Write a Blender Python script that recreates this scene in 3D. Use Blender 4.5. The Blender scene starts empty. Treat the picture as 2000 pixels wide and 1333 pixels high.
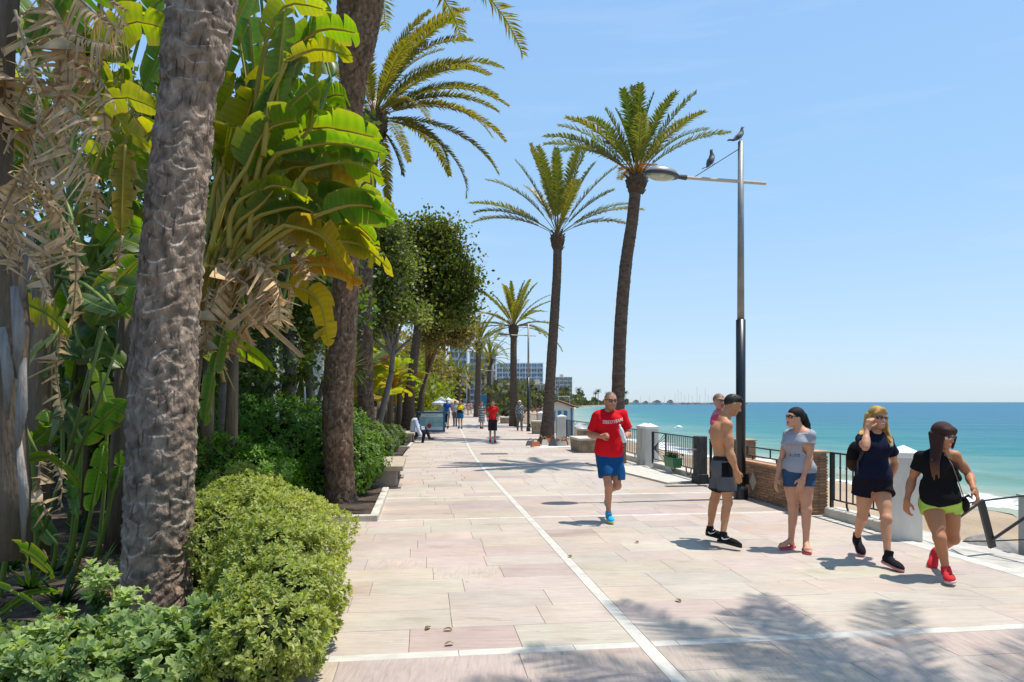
import bpy, math, random
import numpy as np
from mathutils import Vector, Matrix, Euler

# ------------------------------------------------------------------ camera
scene = bpy.context.scene
COL = scene.collection
CAM_Z = 1.62
cam_data = bpy.data.cameras.new("camera")
cam = bpy.data.objects.new("camera", cam_data)
COL.objects.link(cam)
cam.location = (0, 0, CAM_Z)
cam.rotation_euler = (math.radians(90), 0, 0)
cam_data.sensor_width = 36.0
cam_data.lens = 24.0
cam_data.shift_y = 0.0597
cam_data.clip_start = 0.05
cam_data.clip_end = 60000
scene.camera = cam

# ------------------------------------------------------------------ light
SUN = Vector((0.300, 0.055, 0.950)).normalized()
sun_el = math.asin(SUN.z)
sun_az = math.atan2(SUN.x, SUN.y)
world = bpy.data.worlds.new("World")
scene.world = world
world.use_nodes = True
wn, wl = world.node_tree.nodes, world.node_tree.links
for n in list(wn): wn.remove(n)
sky = wn.new('ShaderNodeTexSky')
sky.sky_type = 'NISHITA'
sky.sun_disc = False
sky.sun_elevation = sun_el
sky.sun_rotation = sun_az
sky.altitude = 0
sky.air_density = 1.0
sky.dust_density = 0.6
sky.ozone_density = 2.2
bg = wn.new('ShaderNodeBackground'); bg.inputs['Strength'].default_value = 0.15
wo = wn.new('ShaderNodeOutputWorld')
# the Nishita sky, evened out with the milky blue that a humid sea sky has at every azimuth
gtc = wn.new('ShaderNodeTexCoord'); gsp = wn.new('ShaderNodeSeparateXYZ'); wl.new(gtc.outputs['Generated'], gsp.inputs[0])
grp = wn.new('ShaderNodeValToRGB'); wl.new(gsp.outputs['Z'], grp.inputs[0])
ge = grp.color_ramp.elements
ge[0].position = 0.0; ge[0].color = (0.56, 0.70, 0.83, 1)
ge[1].position = 1.0; ge[1].color = (0.20, 0.42, 0.82, 1)
for p_, c_ in ((0.10, (0.465, 0.665, 0.89)), (0.26, (0.355, 0.60, 0.90)), (0.5, (0.30, 0.54, 0.89))):
    gk = ge.new(p_); gk.color = (*c_, 1)
gsc = wn.new('ShaderNodeVectorMath'); gsc.operation = 'SCALE'; gsc.inputs['Scale'].default_value = 6.0
wl.new(grp.outputs[0], gsc.inputs[0])
# a few faint wisps low over the sea
gmp = wn.new('ShaderNodeMapping'); gmp.inputs['Scale'].default_value = (3.0, 3.0, 26.0); wl.new(gtc.outputs['Generated'], gmp.inputs[0])
gnz = wn.new('ShaderNodeTexNoise'); gnz.inputs['Scale'].default_value = 1.4; gnz.inputs['Detail'].default_value = 7; wl.new(gmp.outputs[0], gnz.inputs['Vector'])
gmr = wn.new('ShaderNodeMapRange'); gmr.inputs[1].default_value = 0.56; gmr.inputs[2].default_value = 0.80; gmr.inputs[3].default_value = 0.0; gmr.inputs[4].default_value = 0.12; wl.new(gnz.outputs['Fac'], gmr.inputs[0])
gmx = wn.new('ShaderNodeMix'); gmx.data_type = 'RGBA'; gmx.inputs[0].default_value = 0.8
wl.new(sky.outputs[0], gmx.inputs[6]); wl.new(gsc.outputs[0], gmx.inputs[7])
gm2 = wn.new('ShaderNodeMix'); gm2.data_type = 'RGBA'; wl.new(gmr.outputs[0], gm2.inputs[0]); wl.new(gmx.outputs[2], gm2.inputs[6]); gm2.inputs[7].default_value = (4.6, 5.1, 5.7, 1)
wl.new(gm2.outputs[2], bg.inputs[0]); wl.new(bg.outputs[0], wo.inputs[0])
sun_data = bpy.data.lights.new("sun", 'SUN')
sun_data.energy = 4.7
sun_data.angle = math.radians(0.55)
sun_data.color = (1.0, 0.955, 0.89)
sun = bpy.data.objects.new("sun", sun_data); COL.objects.link(sun)
sun.rotation_euler = SUN.to_track_quat('Z', 'Y').to_euler()
sun.location = (10, 5, 40)
vs = scene.view_settings
vs.view_transform = 'Standard'; vs.look = 'None'; vs.gamma = 1.0; vs.use_curve_mapping = False
vs.exposure = 0.30
scene.cycles.max_bounces = 6
scene.cycles.transparent_max_bounces = 6

# ------------------------------------------------------------------ helpers
R = random.Random(7)
def rng(seed): return np.random.default_rng(seed)

def G(px, py, z=0.0):
    """ground point (x, y) seen at a pixel of the 2000x1333 photograph"""
    Y = 1333.0 * (CAM_Z - z) / (py - 786.0)
    return ((px - 1000.0) * Y / 1333.0, Y)

def P3(px, py, Y):
    """point at depth Y seen at a pixel"""
    return Vector(((px - 1000.0) * Y / 1333.0, Y, CAM_Z - (py - 786.0) * Y / 1333.0))

# promenade centre line: u along, v across (to the right), w up
_U = np.linspace(-20, 420, 4401)
_SL = np.where(_U < 15, -0.131, np.where(_U > 24, -0.094, -0.131 + 0.037 * (_U - 15) / 9.0))
_X = np.concatenate([[0], np.cumsum(_SL[:-1] * 0.1)])
_X = _X - np.interp(0, _U, _X) + 1.49
def W(u, v, z=0.0):
    x = float(np.interp(u, _U, _X)); s = float(np.interp(u, _U, _SL))
    n = math.hypot(1, s)
    return Vector((x + v / n, u - v * s / n, z))
def heading(u):
    return math.atan(-float(np.interp(u, _U, _SL)))      # rotation about z that turns +y onto the path

def thing(name, label, cat, loc=(0, 0, 0), rz=0.0, group=None):
    o = bpy.data.objects.new(name, None); COL.objects.link(o)
    o.location = loc; o.rotation_euler = (0, 0, rz)
    o.empty_display_size = 0.1
    o['label'] = label; o['category'] = cat
    if group: o['group'] = group
    return o
def tag(o, label=None, cat=None, group=None, kind=None):
    if label: o['label'] = label
    if cat: o['category'] = cat
    if group: o['group'] = group
    if kind: o['kind'] = kind
    return o

def np_mesh(name, V, faces, smooth=False, col=None):
    """V (n,3); faces: list of int arrays (m,3)/(m,4); col: per-vertex rgb"""
    me = bpy.data.meshes.new(name)
    V = np.asarray(V, dtype=np.float32)
    me.vertices.add(len(V)); me.vertices.foreach_set('co', V.ravel())
    fl = [np.asarray(f, dtype=np.int32) for f in faces if len(f)]
    nl = sum(f.size for f in fl); nf = sum(len(f) for f in fl)
    me.loops.add(nl); me.polygons.add(nf)
    me.loops.foreach_set('vertex_index', np.concatenate([f.ravel() for f in fl]))
    tot = np.concatenate([np.full(len(f), f.shape[1], dtype=np.int32) for f in fl])
    st = np.concatenate([[0], np.cumsum(tot)[:-1]]).astype(np.int32)
    me.polygons.foreach_set('loop_start', st)
    me.polygons.foreach_set('loop_total', tot)
    me.polygons.foreach_set('use_smooth', np.full(nf, bool(smooth)))
    me.update(calc_edges=True)
    if col is not None:
        a = me.color_attributes.new('Col', 'FLOAT_COLOR', 'POINT')
        c = np.ones((len(V), 4), dtype=np.float32); c[:, :3] = col
        a.data.foreach_set('color', c.ravel())
    return me

def link(name, me, mat, parent=None, loc=None, rot=None):
    o = bpy.data.objects.new(name, me); COL.objects.link(o)
    if mat is not None and len(me.materials) == 0: me.materials.append(mat)
    if parent is not None: o.parent = parent
    if loc is not None: o.location = loc
    if rot is not None: o.rotation_euler = rot
    return o

class MB:
    """collects shapes, builds one mesh"""
    def __init__(s): s.v = []; s.f = []; s.c = []; s.cur = (1, 1, 1)
    def add(s, vs, fs):
        n = len(s.v); s.v.extend([tuple(v) for v in vs]); s.c.extend([s.cur] * len(vs))
        s.f.extend([tuple(i + n for i in f) for f in fs]); return s
    def box(s, x0, x1, y0, y1, z0, z1, M=None, b=0.0, tx=1.0, ty=1.0):
        if b > 0:
            cx, cy = (x0+x1)/2, (y0+y1)/2
            def ring(z, i):
                return [(x0+i, y0+b+0*i, z), (x0+b, y0+i, z), (x1-b, y0+i, z), (x1-i, y0+b, z),
                        (x1-i, y1-b, z), (x1-b, y1-i, z), (x0+b, y1-i, z), (x0+i, y1-b, z)]
            vs = ring(z0, 0) + ring(z1-b, 0)
            top = [(x0+b, y0+b, z1), (x0+b, y0+b, z1), (x1-b, y0+b, z1), (x1-b, y0+b, z1),
                   (x1-b, y1-b, z1), (x1-b, y1-b, z1), (x0+b, y1-b, z1), (x0+b, y1-b, z1)]
            vs += [top[0], top[2], top[4], top[6]]
            fs = []
            for k in range(8):
                fs.append((k, (k+1) % 8, 8+(k+1) % 8, 8+k))
            fs += [(9, 10, 17, 16), (11, 12, 18, 17), (13, 14, 19, 18), (15, 8, 16, 19),
                   (8, 9, 16), (10, 11, 17), (12, 13, 18), (14, 15, 19), (16, 17, 18, 19), (7, 6, 5, 4, 3, 2, 1, 0)]
        else:
            cx, cy = (x0+x1)/2, (y0+y1)/2
            vs = [(x0, y0, z0), (x1, y0, z0), (x1, y1, z0), (x0, y1, z0)]
            vs += [(cx+(x-cx)*tx, cy+(y-cy)*ty, z1) for x, y, _ in vs]
            fs = [(3, 2, 1, 0), (4, 5, 6, 7), (0, 1, 5, 4), (1, 2, 6, 5), (2, 3, 7, 6), (3, 0, 4, 7)]
        if M is not None: vs = [M @ Vector(v) for v in vs]
        return s.add(vs, fs)
    def obox(s, a, b, wid, hei, up=(0, 0, 1)):
        """a bar from a to b"""
        a, b = Vector(a), Vector(b); d = (b-a); L = d.length; d.normalize()
        x = d.cross(Vector(up)); x = x.normalized() if x.length > 1e-5 else Vector((1, 0, 0))
        z = x.cross(d)
        vs = []
        for p in (a, b):
            for i, j in ((-1, -1), (1, -1), (1, 1), (-1, 1)):
                vs.append(p + x*(i*wid/2) + z*(j*hei/2))
        return s.add(vs, [(0, 1, 2, 3), (7, 6, 5, 4), (0, 4, 5, 1), (1, 5, 6, 2), (2, 6, 7, 3), (3, 7, 4, 0)])
    def tube(s, pts, rad, n=8, cap=True, flat=1.0):
        pts = [Vector(p) for p in pts]
        if not hasattr(rad, '__len__'): rad = [rad]*len(pts)
        ref = None; vs = []
        for i, p in enumerate(pts):
            d = (pts[min(i+1, len(pts)-1)] - pts[max(i-1, 0)])
            d = d.normalized() if d.length > 1e-9 else Vector((0, 0, 1))
            if ref is None:
                ref = Vector((1, 0, 0)) if abs(d.x) < 0.9 else Vector((0, 1, 0))
            x = (ref - d*ref.dot(d)).normalized(); y = d.cross(x); ref = x
            for k in range(n):
                a = 2*math.pi*k/n
                vs.append(p + x*(math.cos(a)*rad[i]) + y*(math.sin(a)*rad[i]*flat))
        fs = []
        for i in range(len(pts)-1):
            for k in range(n):
                fs.append((i*n+k, i*n+(k+1) % n, (i+1)*n+(k+1) % n, (i+1)*n+k))
        if cap:
            fs.append(tuple(range(n-1, -1, -1))); fs.append(tuple((len(pts)-1)*n+k for k in range(n)))
        return s.add(vs, fs)
    def lathe(s, prof, n=16, c=(0, 0, 0), sx=1.0, sy=1.0, M=None):
        vs = []
        for r, z in prof:
            for k in range(n):
                a = 2*math.pi*k/n
                p = Vector((c[0]+r*math.cos(a)*sx, c[1]+r*math.sin(a)*sy, c[2]+z))
                vs.append(M @ p if M is not None else p)
        fs = []
        for i in range(len(prof)-1):
            for k in range(n):
                fs.append((i*n+k, i*n+(k+1) % n, (i+1)*n+(k+1) % n, (i+1)*n+k))
        fs.append(tuple(range(n-1, -1, -1))); fs.append(tuple((len(prof)-1)*n+k for k in range(n)))
        return s.add(vs, fs)
    def ell(s, c, r, n=10, m=7, M=None):
        prof = [(max(1e-4, math.sin(math.pi*i/m)), -math.cos(math.pi*i/m)) for i in range(m+1)]
        vs = []
        for q, z in prof:
            for k in range(n):
                a = 2*math.pi*k/n
                p = Vector((q*math.cos(a)*r[0], q*math.sin(a)*r[1], z*r[2]))
                if M is not None: p = M @ p
                vs.append(p + Vector(c))
        fs = []
        for i in range(m):
            for k in range(n):
                fs.append((i*n+k, i*n+(k+1) % n, (i+1)*n+(k+1) % n, (i+1)*n+k))
        return s.add(vs, fs)
    def prism(s, poly, z0, z1, M=None):
        n = len(poly)
        vs = [Vector((x, y, z0)) for x, y in poly] + [Vector((x, y, z1)) for x, y in poly]
        if M is not None: vs = [M @ v for v in vs]
        fs = [tuple(range(n-1, -1, -1)), tuple(range(n, 2*n))]
        fs += [(k, (k+1) % n, n+(k+1) % n, n+k) for k in range(n)]
        return s.add(vs, fs)
    def mesh(s, name, smooth=False, color=False):
        me = bpy.data.meshes.new(name); me.from_pydata(s.v, [], s.f); me.update()
        if smooth: me.polygons.foreach_set('use_smooth', [True]*len(me.polygons))
        if color:
            a = me.color_attributes.new('Col', 'FLOAT_COLOR', 'POINT')
            a.data.foreach_set('color', [x for c in s.c for x in (c[0], c[1], c[2], 1.0)])
        return me
    def build(s, name, mat, parent=None, smooth=False, color=False, loc=None, rot=None):
        return link(name, s.mesh(name, smooth, color), mat, parent, loc, rot)

def copy_tree(o, parent=None):
    c = o.copy(); COL.objects.link(c); c.parent = parent
    for ch in list(o.children): copy_tree(ch, c)
    return c

# ------------------------------------------------------------------ materials
def mat(name, col=(0.5, 0.5, 0.5), rough=0.7, spec=0.4, metal=0.0, attr=False, noise=None, col2=None,
        bump=None, trans=0.0, tcol=None, stretch=None, objrand=0.0, coat=0.0, alpha=None, coords='Object'):
    m = bpy.data.materials.new(name); m.use_nodes = True
    nt = m.node_tree; N, L = nt.nodes, nt.links
    for n in list(N): N.remove(n)
    out = N.new('ShaderNodeOutputMaterial')
    b = N.new('ShaderNodeBsdfPrincipled')
    b.inputs['Roughness'].default_value = rough
    b.inputs['Specular IOR Level'].default_value = spec
    b.inputs['Metallic'].default_value = metal
    b.inputs['Coat Weight'].default_value = coat
    tc = N.new('ShaderNodeTexCoord')
    mp = N.new('ShaderNodeMapping'); L.new(tc.outputs[coords], mp.inputs[0])
    if stretch: mp.inputs['Scale'].default_value = stretch
    rgb = N.new('ShaderNodeRGB'); rgb.outputs[0].default_value = (*col, 1)
    cur = rgb.outputs[0]
    if noise:
        nz = N.new('ShaderNodeTexNoise'); nz.inputs['Scale'].default_value = noise[0]; nz.inputs['Detail'].default_value = 6
        L.new(mp.outputs[0], nz.inputs['Vector'])
        rp = N.new('ShaderNodeValToRGB'); rp.color_ramp.elements[0].position = 0.35; rp.color_ramp.elements[1].position = 0.68
        c2 = col2 if col2 else tuple(c*(1-noise[1]) for c in col)
        rp.color_ramp.elements[0].color = (*c2, 1); rp.color_ramp.elements[1].color = (*col, 1)
        L.new(nz.outputs['Fac'], rp.inputs[0]); cur = rp.outputs[0]
    if attr:
        at = N.new('ShaderNodeAttribute'); at.attribute_name = 'Col'
        mx = N.new('ShaderNodeMix'); mx.data_type = 'RGBA'; mx.blend_type = 'MULTIPLY'; mx.inputs[0].default_value = 1
        L.new(cur, mx.inputs[6]); L.new(at.outputs['Color'], mx.inputs[7]); cur = mx.outputs[2]
    if objrand:
        oi = N.new('ShaderNodeObjectInfo')
        mr = N.new('ShaderNodeMapRange'); mr.inputs[3].default_value = 1-objrand; mr.inputs[4].default_value = 1+objrand
        L.new(oi.outputs['Random'], mr.inputs[0])
        vm = N.new('ShaderNodeVectorMath'); vm.operation = 'SCALE'
        L.new(cur, vm.inputs[0]); L.new(mr.outputs[0], vm.inputs['Scale']); cur = vm.outputs[0]
    L.new(cur, b.inputs['Base Color'])
    if bump:
        bz = N.new('ShaderNodeTexNoise'); bz.inputs['Scale'].default_value = bump[0]; bz.inputs['Detail'].default_value = 5
        L.new(mp.outputs[0], bz.inputs['Vector'])
        bp = N.new('ShaderNodeBump'); bp.inputs['Strength'].default_value = bump[1]; bp.inputs['Distance'].default_value = bump[2] if len(bump) > 2 else 0.02
        L.new(bz.outputs['Fac'], bp.inputs['Height']); L.new(bp.outputs[0], b.inputs['Normal'])
    sh = b.outputs[0]
    if trans > 0:
        t = N.new('ShaderNodeBsdfTranslucent')
        tm = N.new('ShaderNodeMix'); tm.data_type = 'RGBA'; tm.blend_type = 'MULTIPLY'; tm.inputs[0].default_value = 1
        L.new(cur, tm.inputs[6]); tm.inputs[7].default_value = (*(tcol or (1.6, 1.5, 0.5)), 1)
        L.new(tm.outputs[2], t.inputs[0])
        ms = N.new('ShaderNodeMixShader'); ms.inputs[0].default_value = trans
        L.new(sh, ms.inputs[1]); L.new(t.outputs[0], ms.inputs[2]); sh = ms.outputs[0]
    L.new(sh, out.inputs[0])
    return m
# ================================================================== SETTING
# ---- stone paving material
def paving_mat(name, alongx=True):
    m = bpy.data.materials.new(name); m.use_nodes = True
    nt = m.node_tree; N, L = nt.nodes, nt.links
    b = N['Principled BSDF']; b.inputs['Roughness'].default_value = 0.62; b.inputs['Specular IOR Level'].default_value = 0.35
    geo = N.new('ShaderNodeNewGeometry')
    at = N.new('ShaderNodeAttribute'); at.attribute_name = 'Col'
    seed = N.new('ShaderNodeAttribute'); seed.attribute_name = 'Seed'
    add = N.new('ShaderNodeVectorMath'); add.operation = 'ADD'
    sc = N.new('ShaderNodeVectorMath'); sc.operation = 'SCALE'; sc.inputs['Scale'].default_value = 37.0
    L.new(seed.outputs['Color'], sc.inputs[0])
    L.new(geo.outputs['Position'], add.inputs[0]); L.new(sc.outputs[0], add.inputs[1])
    mp = N.new('ShaderNodeMapping'); L.new(add.outputs[0], mp.inputs[0])
    mp.inputs['Rotation'].default_value = (0, 0, -0.13)
    mp.inputs['Scale'].default_value = (1.1, 16.0, 1) if alongx else (14.0, 1.3, 1)
    n1 = N.new('ShaderNodeTexNoise'); n1.inputs['Scale'].default_value = 3.0; n1.inputs['Detail'].default_value = 8; n1.inputs['Roughness'].default_value = 0.76; n1.inputs['Distortion'].default_value = 0.6
    L.new(mp.outputs[0], n1.inputs['Vector'])
    r1 = N.new('ShaderNodeValToRGB')
    e = r1.color_ramp.elements
    e[0].position = 0.28; e[0].color = (0.64, 0.585, 0.54, 1)
    e[1].position = 0.74; e[1].color = (1.16, 1.12, 1.07, 1)
    k = e.new(0.44); k.color = (0.90, 0.87, 0.85, 1)
    k = e.new(0.58); k.color = (1.04, 0.99, 0.95, 1)
    L.new(n1.outputs['Fac'], r1.inputs[0])
    # broad blotches of pink and grey
    n2 = N.new('ShaderNodeTexNoise'); n2.inputs['Scale'].default_value = 1.1; n2.inputs['Detail'].default_value = 5; n2.inputs['Distortion'].default_value = 0.9
    L.new(add.outputs[0], n2.inputs['Vector'])
    r2 = N.new('ShaderNodeValToRGB'); e = r2.color_ramp.elements
    e[0].position = 0.30; e[0].color = (0.97, 0.945, 0.92, 1); e[1].position = 0.72; e[1].color = (1.05, 1.0, 0.95, 1)
    k = e.new(0.52); k.color = (1.0, 0.99, 0.98, 1)
    L.new(n2.outputs['Fac'], r2.inputs[0])
    # wear and dirt across slabs
    n3 = N.new('ShaderNodeTexNoise'); n3.inputs['Scale'].default_value = 0.55; n3.inputs['Detail'].default_value = 9; n3.inputs['Roughness'].default_value = 0.7
    L.new(geo.outputs['Position'], n3.inputs['Vector'])
    r3 = N.new('ShaderNodeValToRGB'); e = r3.color_ramp.elements
    e[0].position = 0.32; e[0].color = (0.82, 0.80, 0.775, 1); e[1].position = 0.60; e[1].color = (1.03, 1.02, 1.01, 1)
    L.new(n3.outputs['Fac'], r3.inputs[0])
    # small dark spots
    n4 = N.new('ShaderNodeTexNoise'); n4.inputs['Scale'].default_value = 9.0; n4.inputs['Detail'].default_value = 3
    L.new(geo.outputs['Position'], n4.inputs['Vector'])
    r4 = N.new('ShaderNodeValToRGB'); e = r4.color_ramp.elements
    e[0].position = 0.20; e[0].color = (0.55, 0.52, 0.52, 1); e[1].position = 0.29; e[1].color = (1, 1, 1, 1)
    L.new(n4.outputs['Fac'], r4.inputs[0])
    # rose and ochre veining that runs on across the slabs, seaward side
    n5 = N.new('ShaderNodeTexNoise'); n5.inputs['Scale'].default_value = 1.0; n5.inputs['Detail'].default_value = 8; n5.inputs['Roughness'].default_value = 0.6; n5.inputs['Distortion'].default_value = 1.6
    mp5 = N.new('ShaderNodeMapping'); mp5.inputs['Scale'].default_value = (0.8, 2.0, 1); mp5.inputs['Rotation'].default_value = (0, 0, 0.35); L.new(geo.outputs['Position'], mp5.inputs[0]); L.new(mp5.outputs[0], n5.inputs['Vector'])
    r5 = N.new('ShaderNodeValToRGB'); e = r5.color_ramp.elements
    e[0].position = 0.30; e[0].color = (0.84, 0.80, 0.76, 1); e[1].position = 0.72; e[1].color = (1.0, 0.76, 0.70, 1)
    for p_, c_ in ((0.40, (0.98, 0.97, 0.955)), (0.60, (1.02, 1.01, 1.0)), (0.66, (1.0, 0.94, 0.89))):
        k = e.new(p_); k.color = (*c_, 1)
    L.new(n5.outputs['Fac'], r5.inputs[0])
    cur = at.outputs['Color']
    for r in (r1, r2, r3, r4, r5):
        mx = N.new('ShaderNodeMix'); mx.data_type = 'RGBA'; mx.blend_type = 'MULTIPLY'; mx.inputs[0].default_value = 1
        L.new(cur, mx.inputs[6]); L.new(r.outputs[0], mx.inputs[7]); cur = mx.outputs[2]
    L.new(cur, b.inputs['Base Color'])
    bp = N.new('ShaderNodeBump'); bp.inputs['Strength'].default_value = 0.25; bp.inputs['Distance'].default_value = 0.01
    L.new(n1.outputs['Fac'], bp.inputs['Height']); L.new(bp.outputs[0], b.inputs['Normal'])
    return m
M_slab = paving_mat('travertine_slab', True)
M_slab2 = paving_mat('travertine_slab_cross', False)
M_marble = mat('white_marble_strip', (0.585, 0.545, 0.465), 0.6, noise=(5, 0.22), bump=(30, 0.1))
M_grout = mat('grout', (0.36, 0.305, 0.265), 0.95, noise=(20, 0.3))
M_soil = mat('garden_soil', (0.095, 0.062, 0.04), 0.98, noise=(6, 0.55), bump=(14, 0.9, 0.06))
M_sand = mat('beach_sand', (0.40, 0.295, 0.19), 0.95, noise=(0.35, 0.25), bump=(6, 0.8, 0.12))
M_conc = mat('pale_concrete', (0.50, 0.46, 0.40), 0.85, noise=(5, 0.25), bump=(25, 0.3))

# ---- ground sheet to the horizon, below everything
g = MB(); g.box(-6000, -9.0, -60, 9000, -2.6, -0.35)
g.box(-9.0, 8.0, -60, -3.0, -2.6, -0.35)
tag(g.build('inland_ground', M_soil), kind='structure')
prom = MB()
us = [-3, 0, 3, 6, 9, 12, 15, 18, 21, 24, 28, 32, 40, 60, 80, 120, 180, 260, 420]
L0 = [W(u, -2.95, -0.06) for u in us]; R0 = [W(u, 4.75, -0.06) for u in us]
LB = [W(u, -2.95, -2.5) for u in us]; RB = [W(u, 4.75, -2.5) for u in us]
n = len(us)
prom.add(L0 + R0 + LB + RB, [(i, n+i, n+i+1, i+1) for i in range(n-1)] + [(n+i, 3*n+i, 3*n+i+1, n+i+1) for i in range(n-1)] +
         [(2*n+i, i, i+1, 2*n+i+1) for i in range(n-1)])
promenade = tag(prom.build('promenade', M_grout), kind='structure')
# soil bed on the left
bed = MB(); A = []; B = []
bu = [-3, 0, 4, 8, 9.54, 9.56, 12, 16, 20, 24, 30, 40, 60, 90, 140, 260, 420]
for u in bu:
    A.append(W(u, -2.16 if u > 9.55 else -2.82, 0.045)); B.append(W(u, -2.16, 0) + Vector((-60, 0, 0.045)))
n = len(bu)
bed.add(A + B, [(i, i+1, n+i+1, n+i) for i in range(n-1)])
tag(bed.build('planting_bed', M_soil), kind='structure')

# ---- slabs
R.seed(11)
base_cols = [(0.490, 0.440, 0.382), (0.478, 0.430, 0.376), (0.500, 0.452, 0.394), (0.470, 0.426, 0.376), (0.488, 0.442, 0.388), (0.462, 0.418, 0.370)]
odd_cols = [(0.400, 0.335, 0.309), (0.487, 0.392, 0.322), (0.426, 0.370, 0.335), (0.496, 0.400, 0.318)]
pink_cols = [(0.455, 0.390, 0.345), (0.430, 0.372, 0.335), (0.470, 0.412, 0.362), (0.455, 0.400, 0.352), (0.415, 0.352, 0.325), (0.475, 0.418, 0.360)]
def slab_geom(u0, u1, v0, v1, z, gap=0.0014, b=0.002, thick=0.05):
    u0 += gap; u1 -= gap; v0 += gap; v1 -= gap
    t = R.uniform(-0.0012, 0.0012)
    vs = [W(u0, v0, z-thick), W(u0, v1, z-thick), W(u1, v1, z-thick), W(u1, v0, z-thick),
          W(u0, v0, z-b), W(u0, v1, z-b), W(u1, v1, z-b), W(u1, v0, z-b),
          W(u0+b, v0+b, z+t), W(u0+b, v1-b, z+t), W(u1-b, v1-b, z-t), W(u1-b, v0+b, z-t)]
    fs = [(0, 1, 5, 4), (1, 2, 6, 5), (2, 3, 7, 6), (3, 0, 4, 7), (4, 5, 9, 8), (5, 6, 10, 9), (6, 7, 11, 10), (7, 4, 8, 11), (8, 9, 10, 11)]
    return vs, fs
def put_attrs(me, cols, seeds):
    a = me.color_attributes.new('Col', 'FLOAT_COLOR', 'POINT'); a.data.foreach_set('color', [x for c in cols for x in (*c, 1.0)])
    a = me.color_attributes.new('Seed', 'FLOAT_COLOR', 'POINT'); a.data.foreach_set('color', [x for c in seeds for x in (*c, 1.0)])
class Slabs:
    def __init__(s): s.v = []; s.f = []; s.c = []; s.s = []
    def add(s, vs, fs, c, sd):
        n = len(s.v); s.v += [tuple(v) for v in vs]; s.f += [tuple(i+n for i in f) for f in fs]
        s.c += [c]*len(vs); s.s += [sd]*len(vs)
    def out(s, name, mt, parent):
        me = bpy.data.meshes.new(name); me.from_pydata(s.v, [], s.f); put_attrs(me, s.c, s.s); me.update()
        return link(name, me, mt, parent)
far1, far2, farw = Slabs(), Slabs(), Slabs()
PER = 7.2; B0 = 2.40; BW = 2.17     # pinkish cross bands between two white strips
NEAR_END = 13.0
SW = 0.10                          # width of the white strips
def row_lengths(v0, v1, a, b):
    xs = [v0]; 
    while v1 - xs[-1] > b: xs.append(xs[-1] + R.uniform(a, b))
    if v1 - xs[-1] < a*0.5 and len(xs) > 1: xs.pop()
    xs.append(v1); return xs
def lay_slab(u0, u1, v0, v1, c, near, kind):
    c = tuple(x*R.uniform(0.96, 1.04) for x in c)
    sd = (R.random(), R.random(), 0.0)
    vs, fs = slab_geom(u0, u1, v0, v1, 0.0, gap=0.0014 if near else 0.003)
    if near:
        s = Slabs(); s.add(vs, fs, c, sd); s.out('paving_slab', M_slab if kind == 0 else M_slab2, promenade)
    else:
        (far1 if kind == 0 else far2).add(vs, fs, c, sd)
def lay_white(u0, u1, v0, v1, near):
    vs, fs = slab_geom(u0, u1, v0, v1, 0.001)
    k = R.uniform(0.92, 1.05)
    if near:
        s = Slabs(); s.add(vs, fs, (k, k, k), (0, 0, 0)); s.out('white_strip', M_marble, promenade)
    else: farw.add(vs, fs, (k, k, k), (0, 0, 0))
VL, VR = -2.14, 4.02
u = 1.0
def lay_rows(ua, ub, band):
    nr = max(1, round((ub-ua)/(0.445 if ua < 40 else 0.9)))
    h = (ub-ua)/nr
    for i in range(nr):
        a, b = ua+i*h, ua+(i+1)*h
        near = b <= NEAR_END
        for side in (0, 1):
            v0, v1 = (VL if ua > 9 else -2.84, -SW/2) if side == 0 else (SW/2, VR)
            if band:
                xs = row_lengths(v0, v1, 0.75, 1.15)
            else:
                xs = row_lengths(v0, v1, 0.52, 0.92)
            for j in range(len(xs)-1):
                q = R.random()
                if band: c = R.choice(pink_cols)
                else: c = R.choice(odd_cols) if q < 0.07 else R.choice(base_cols)
                kind = 1 if (band and ua < 5) else (1 if q > 0.97 else 0)
                lay_slab(a, b, xs[j], xs[j+1], c, near, kind)
seg = []
k = 0
while B0 + k*PER < 200:
    s0 = B0 + k*PER; seg.append((s0, s0+BW, True)); seg.append((s0+BW, s0+PER, False)); k += 1
seg.insert(0, (0.4, B0, False))
for (a, b, band) in seg:
    lay_rows(a+SW/2, b-SW/2, band)
    # white strip across the start of the segment
    near = a < NEAR_END
    v = VL if a > 9 else -2.84
    while v < VR-0.01:
        w_ = min(R.uniform(0.7, 1.1), VR-v)
        if VR-v-w_ < 0.3: w_ = VR-v
        if v < -SW/2 < v+w_:            # stop at the long strip
            lay_white(a-SW/2, a+SW/2, v, -SW/2, near); 
            if v+w_ > SW/2: lay_white(a-SW/2, a+SW/2, SW/2, v+w_, near)
        elif v < SW/2 < v+w_:
            lay_white(a-SW/2, a+SW/2, SW/2, v+w_, near)
        elif not (-SW/2 <= v <= SW/2 and v+w_ <= SW/2): lay_white(a-SW/2, a+SW/2, v, v+w_, near)
        v += w_
u = 0.4
while u < 200:
    l = R.uniform(0.9, 1.4) if u < 40 else 4.0
    lay_white(u, u+l, -SW/2, SW/2, u < NEAR_END); 
    u += l
u = 0.4
while u < 60:                       # white edge strip along the sea side
    l = R.uniform(0.9, 1.4)
    lay_white(u, u+l, VR+0.003, VR+0.17, u < 9.5); u += l
for s_, nm, mt in ((far1, 'distant_slabs', M_slab), (far2, 'distant_cross_slabs', M_slab2), (farw, 'distant_white_strips', M_marble)):
    if s_.v: tag(s_.out(nm, mt, promenade), kind='stuff')
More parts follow.
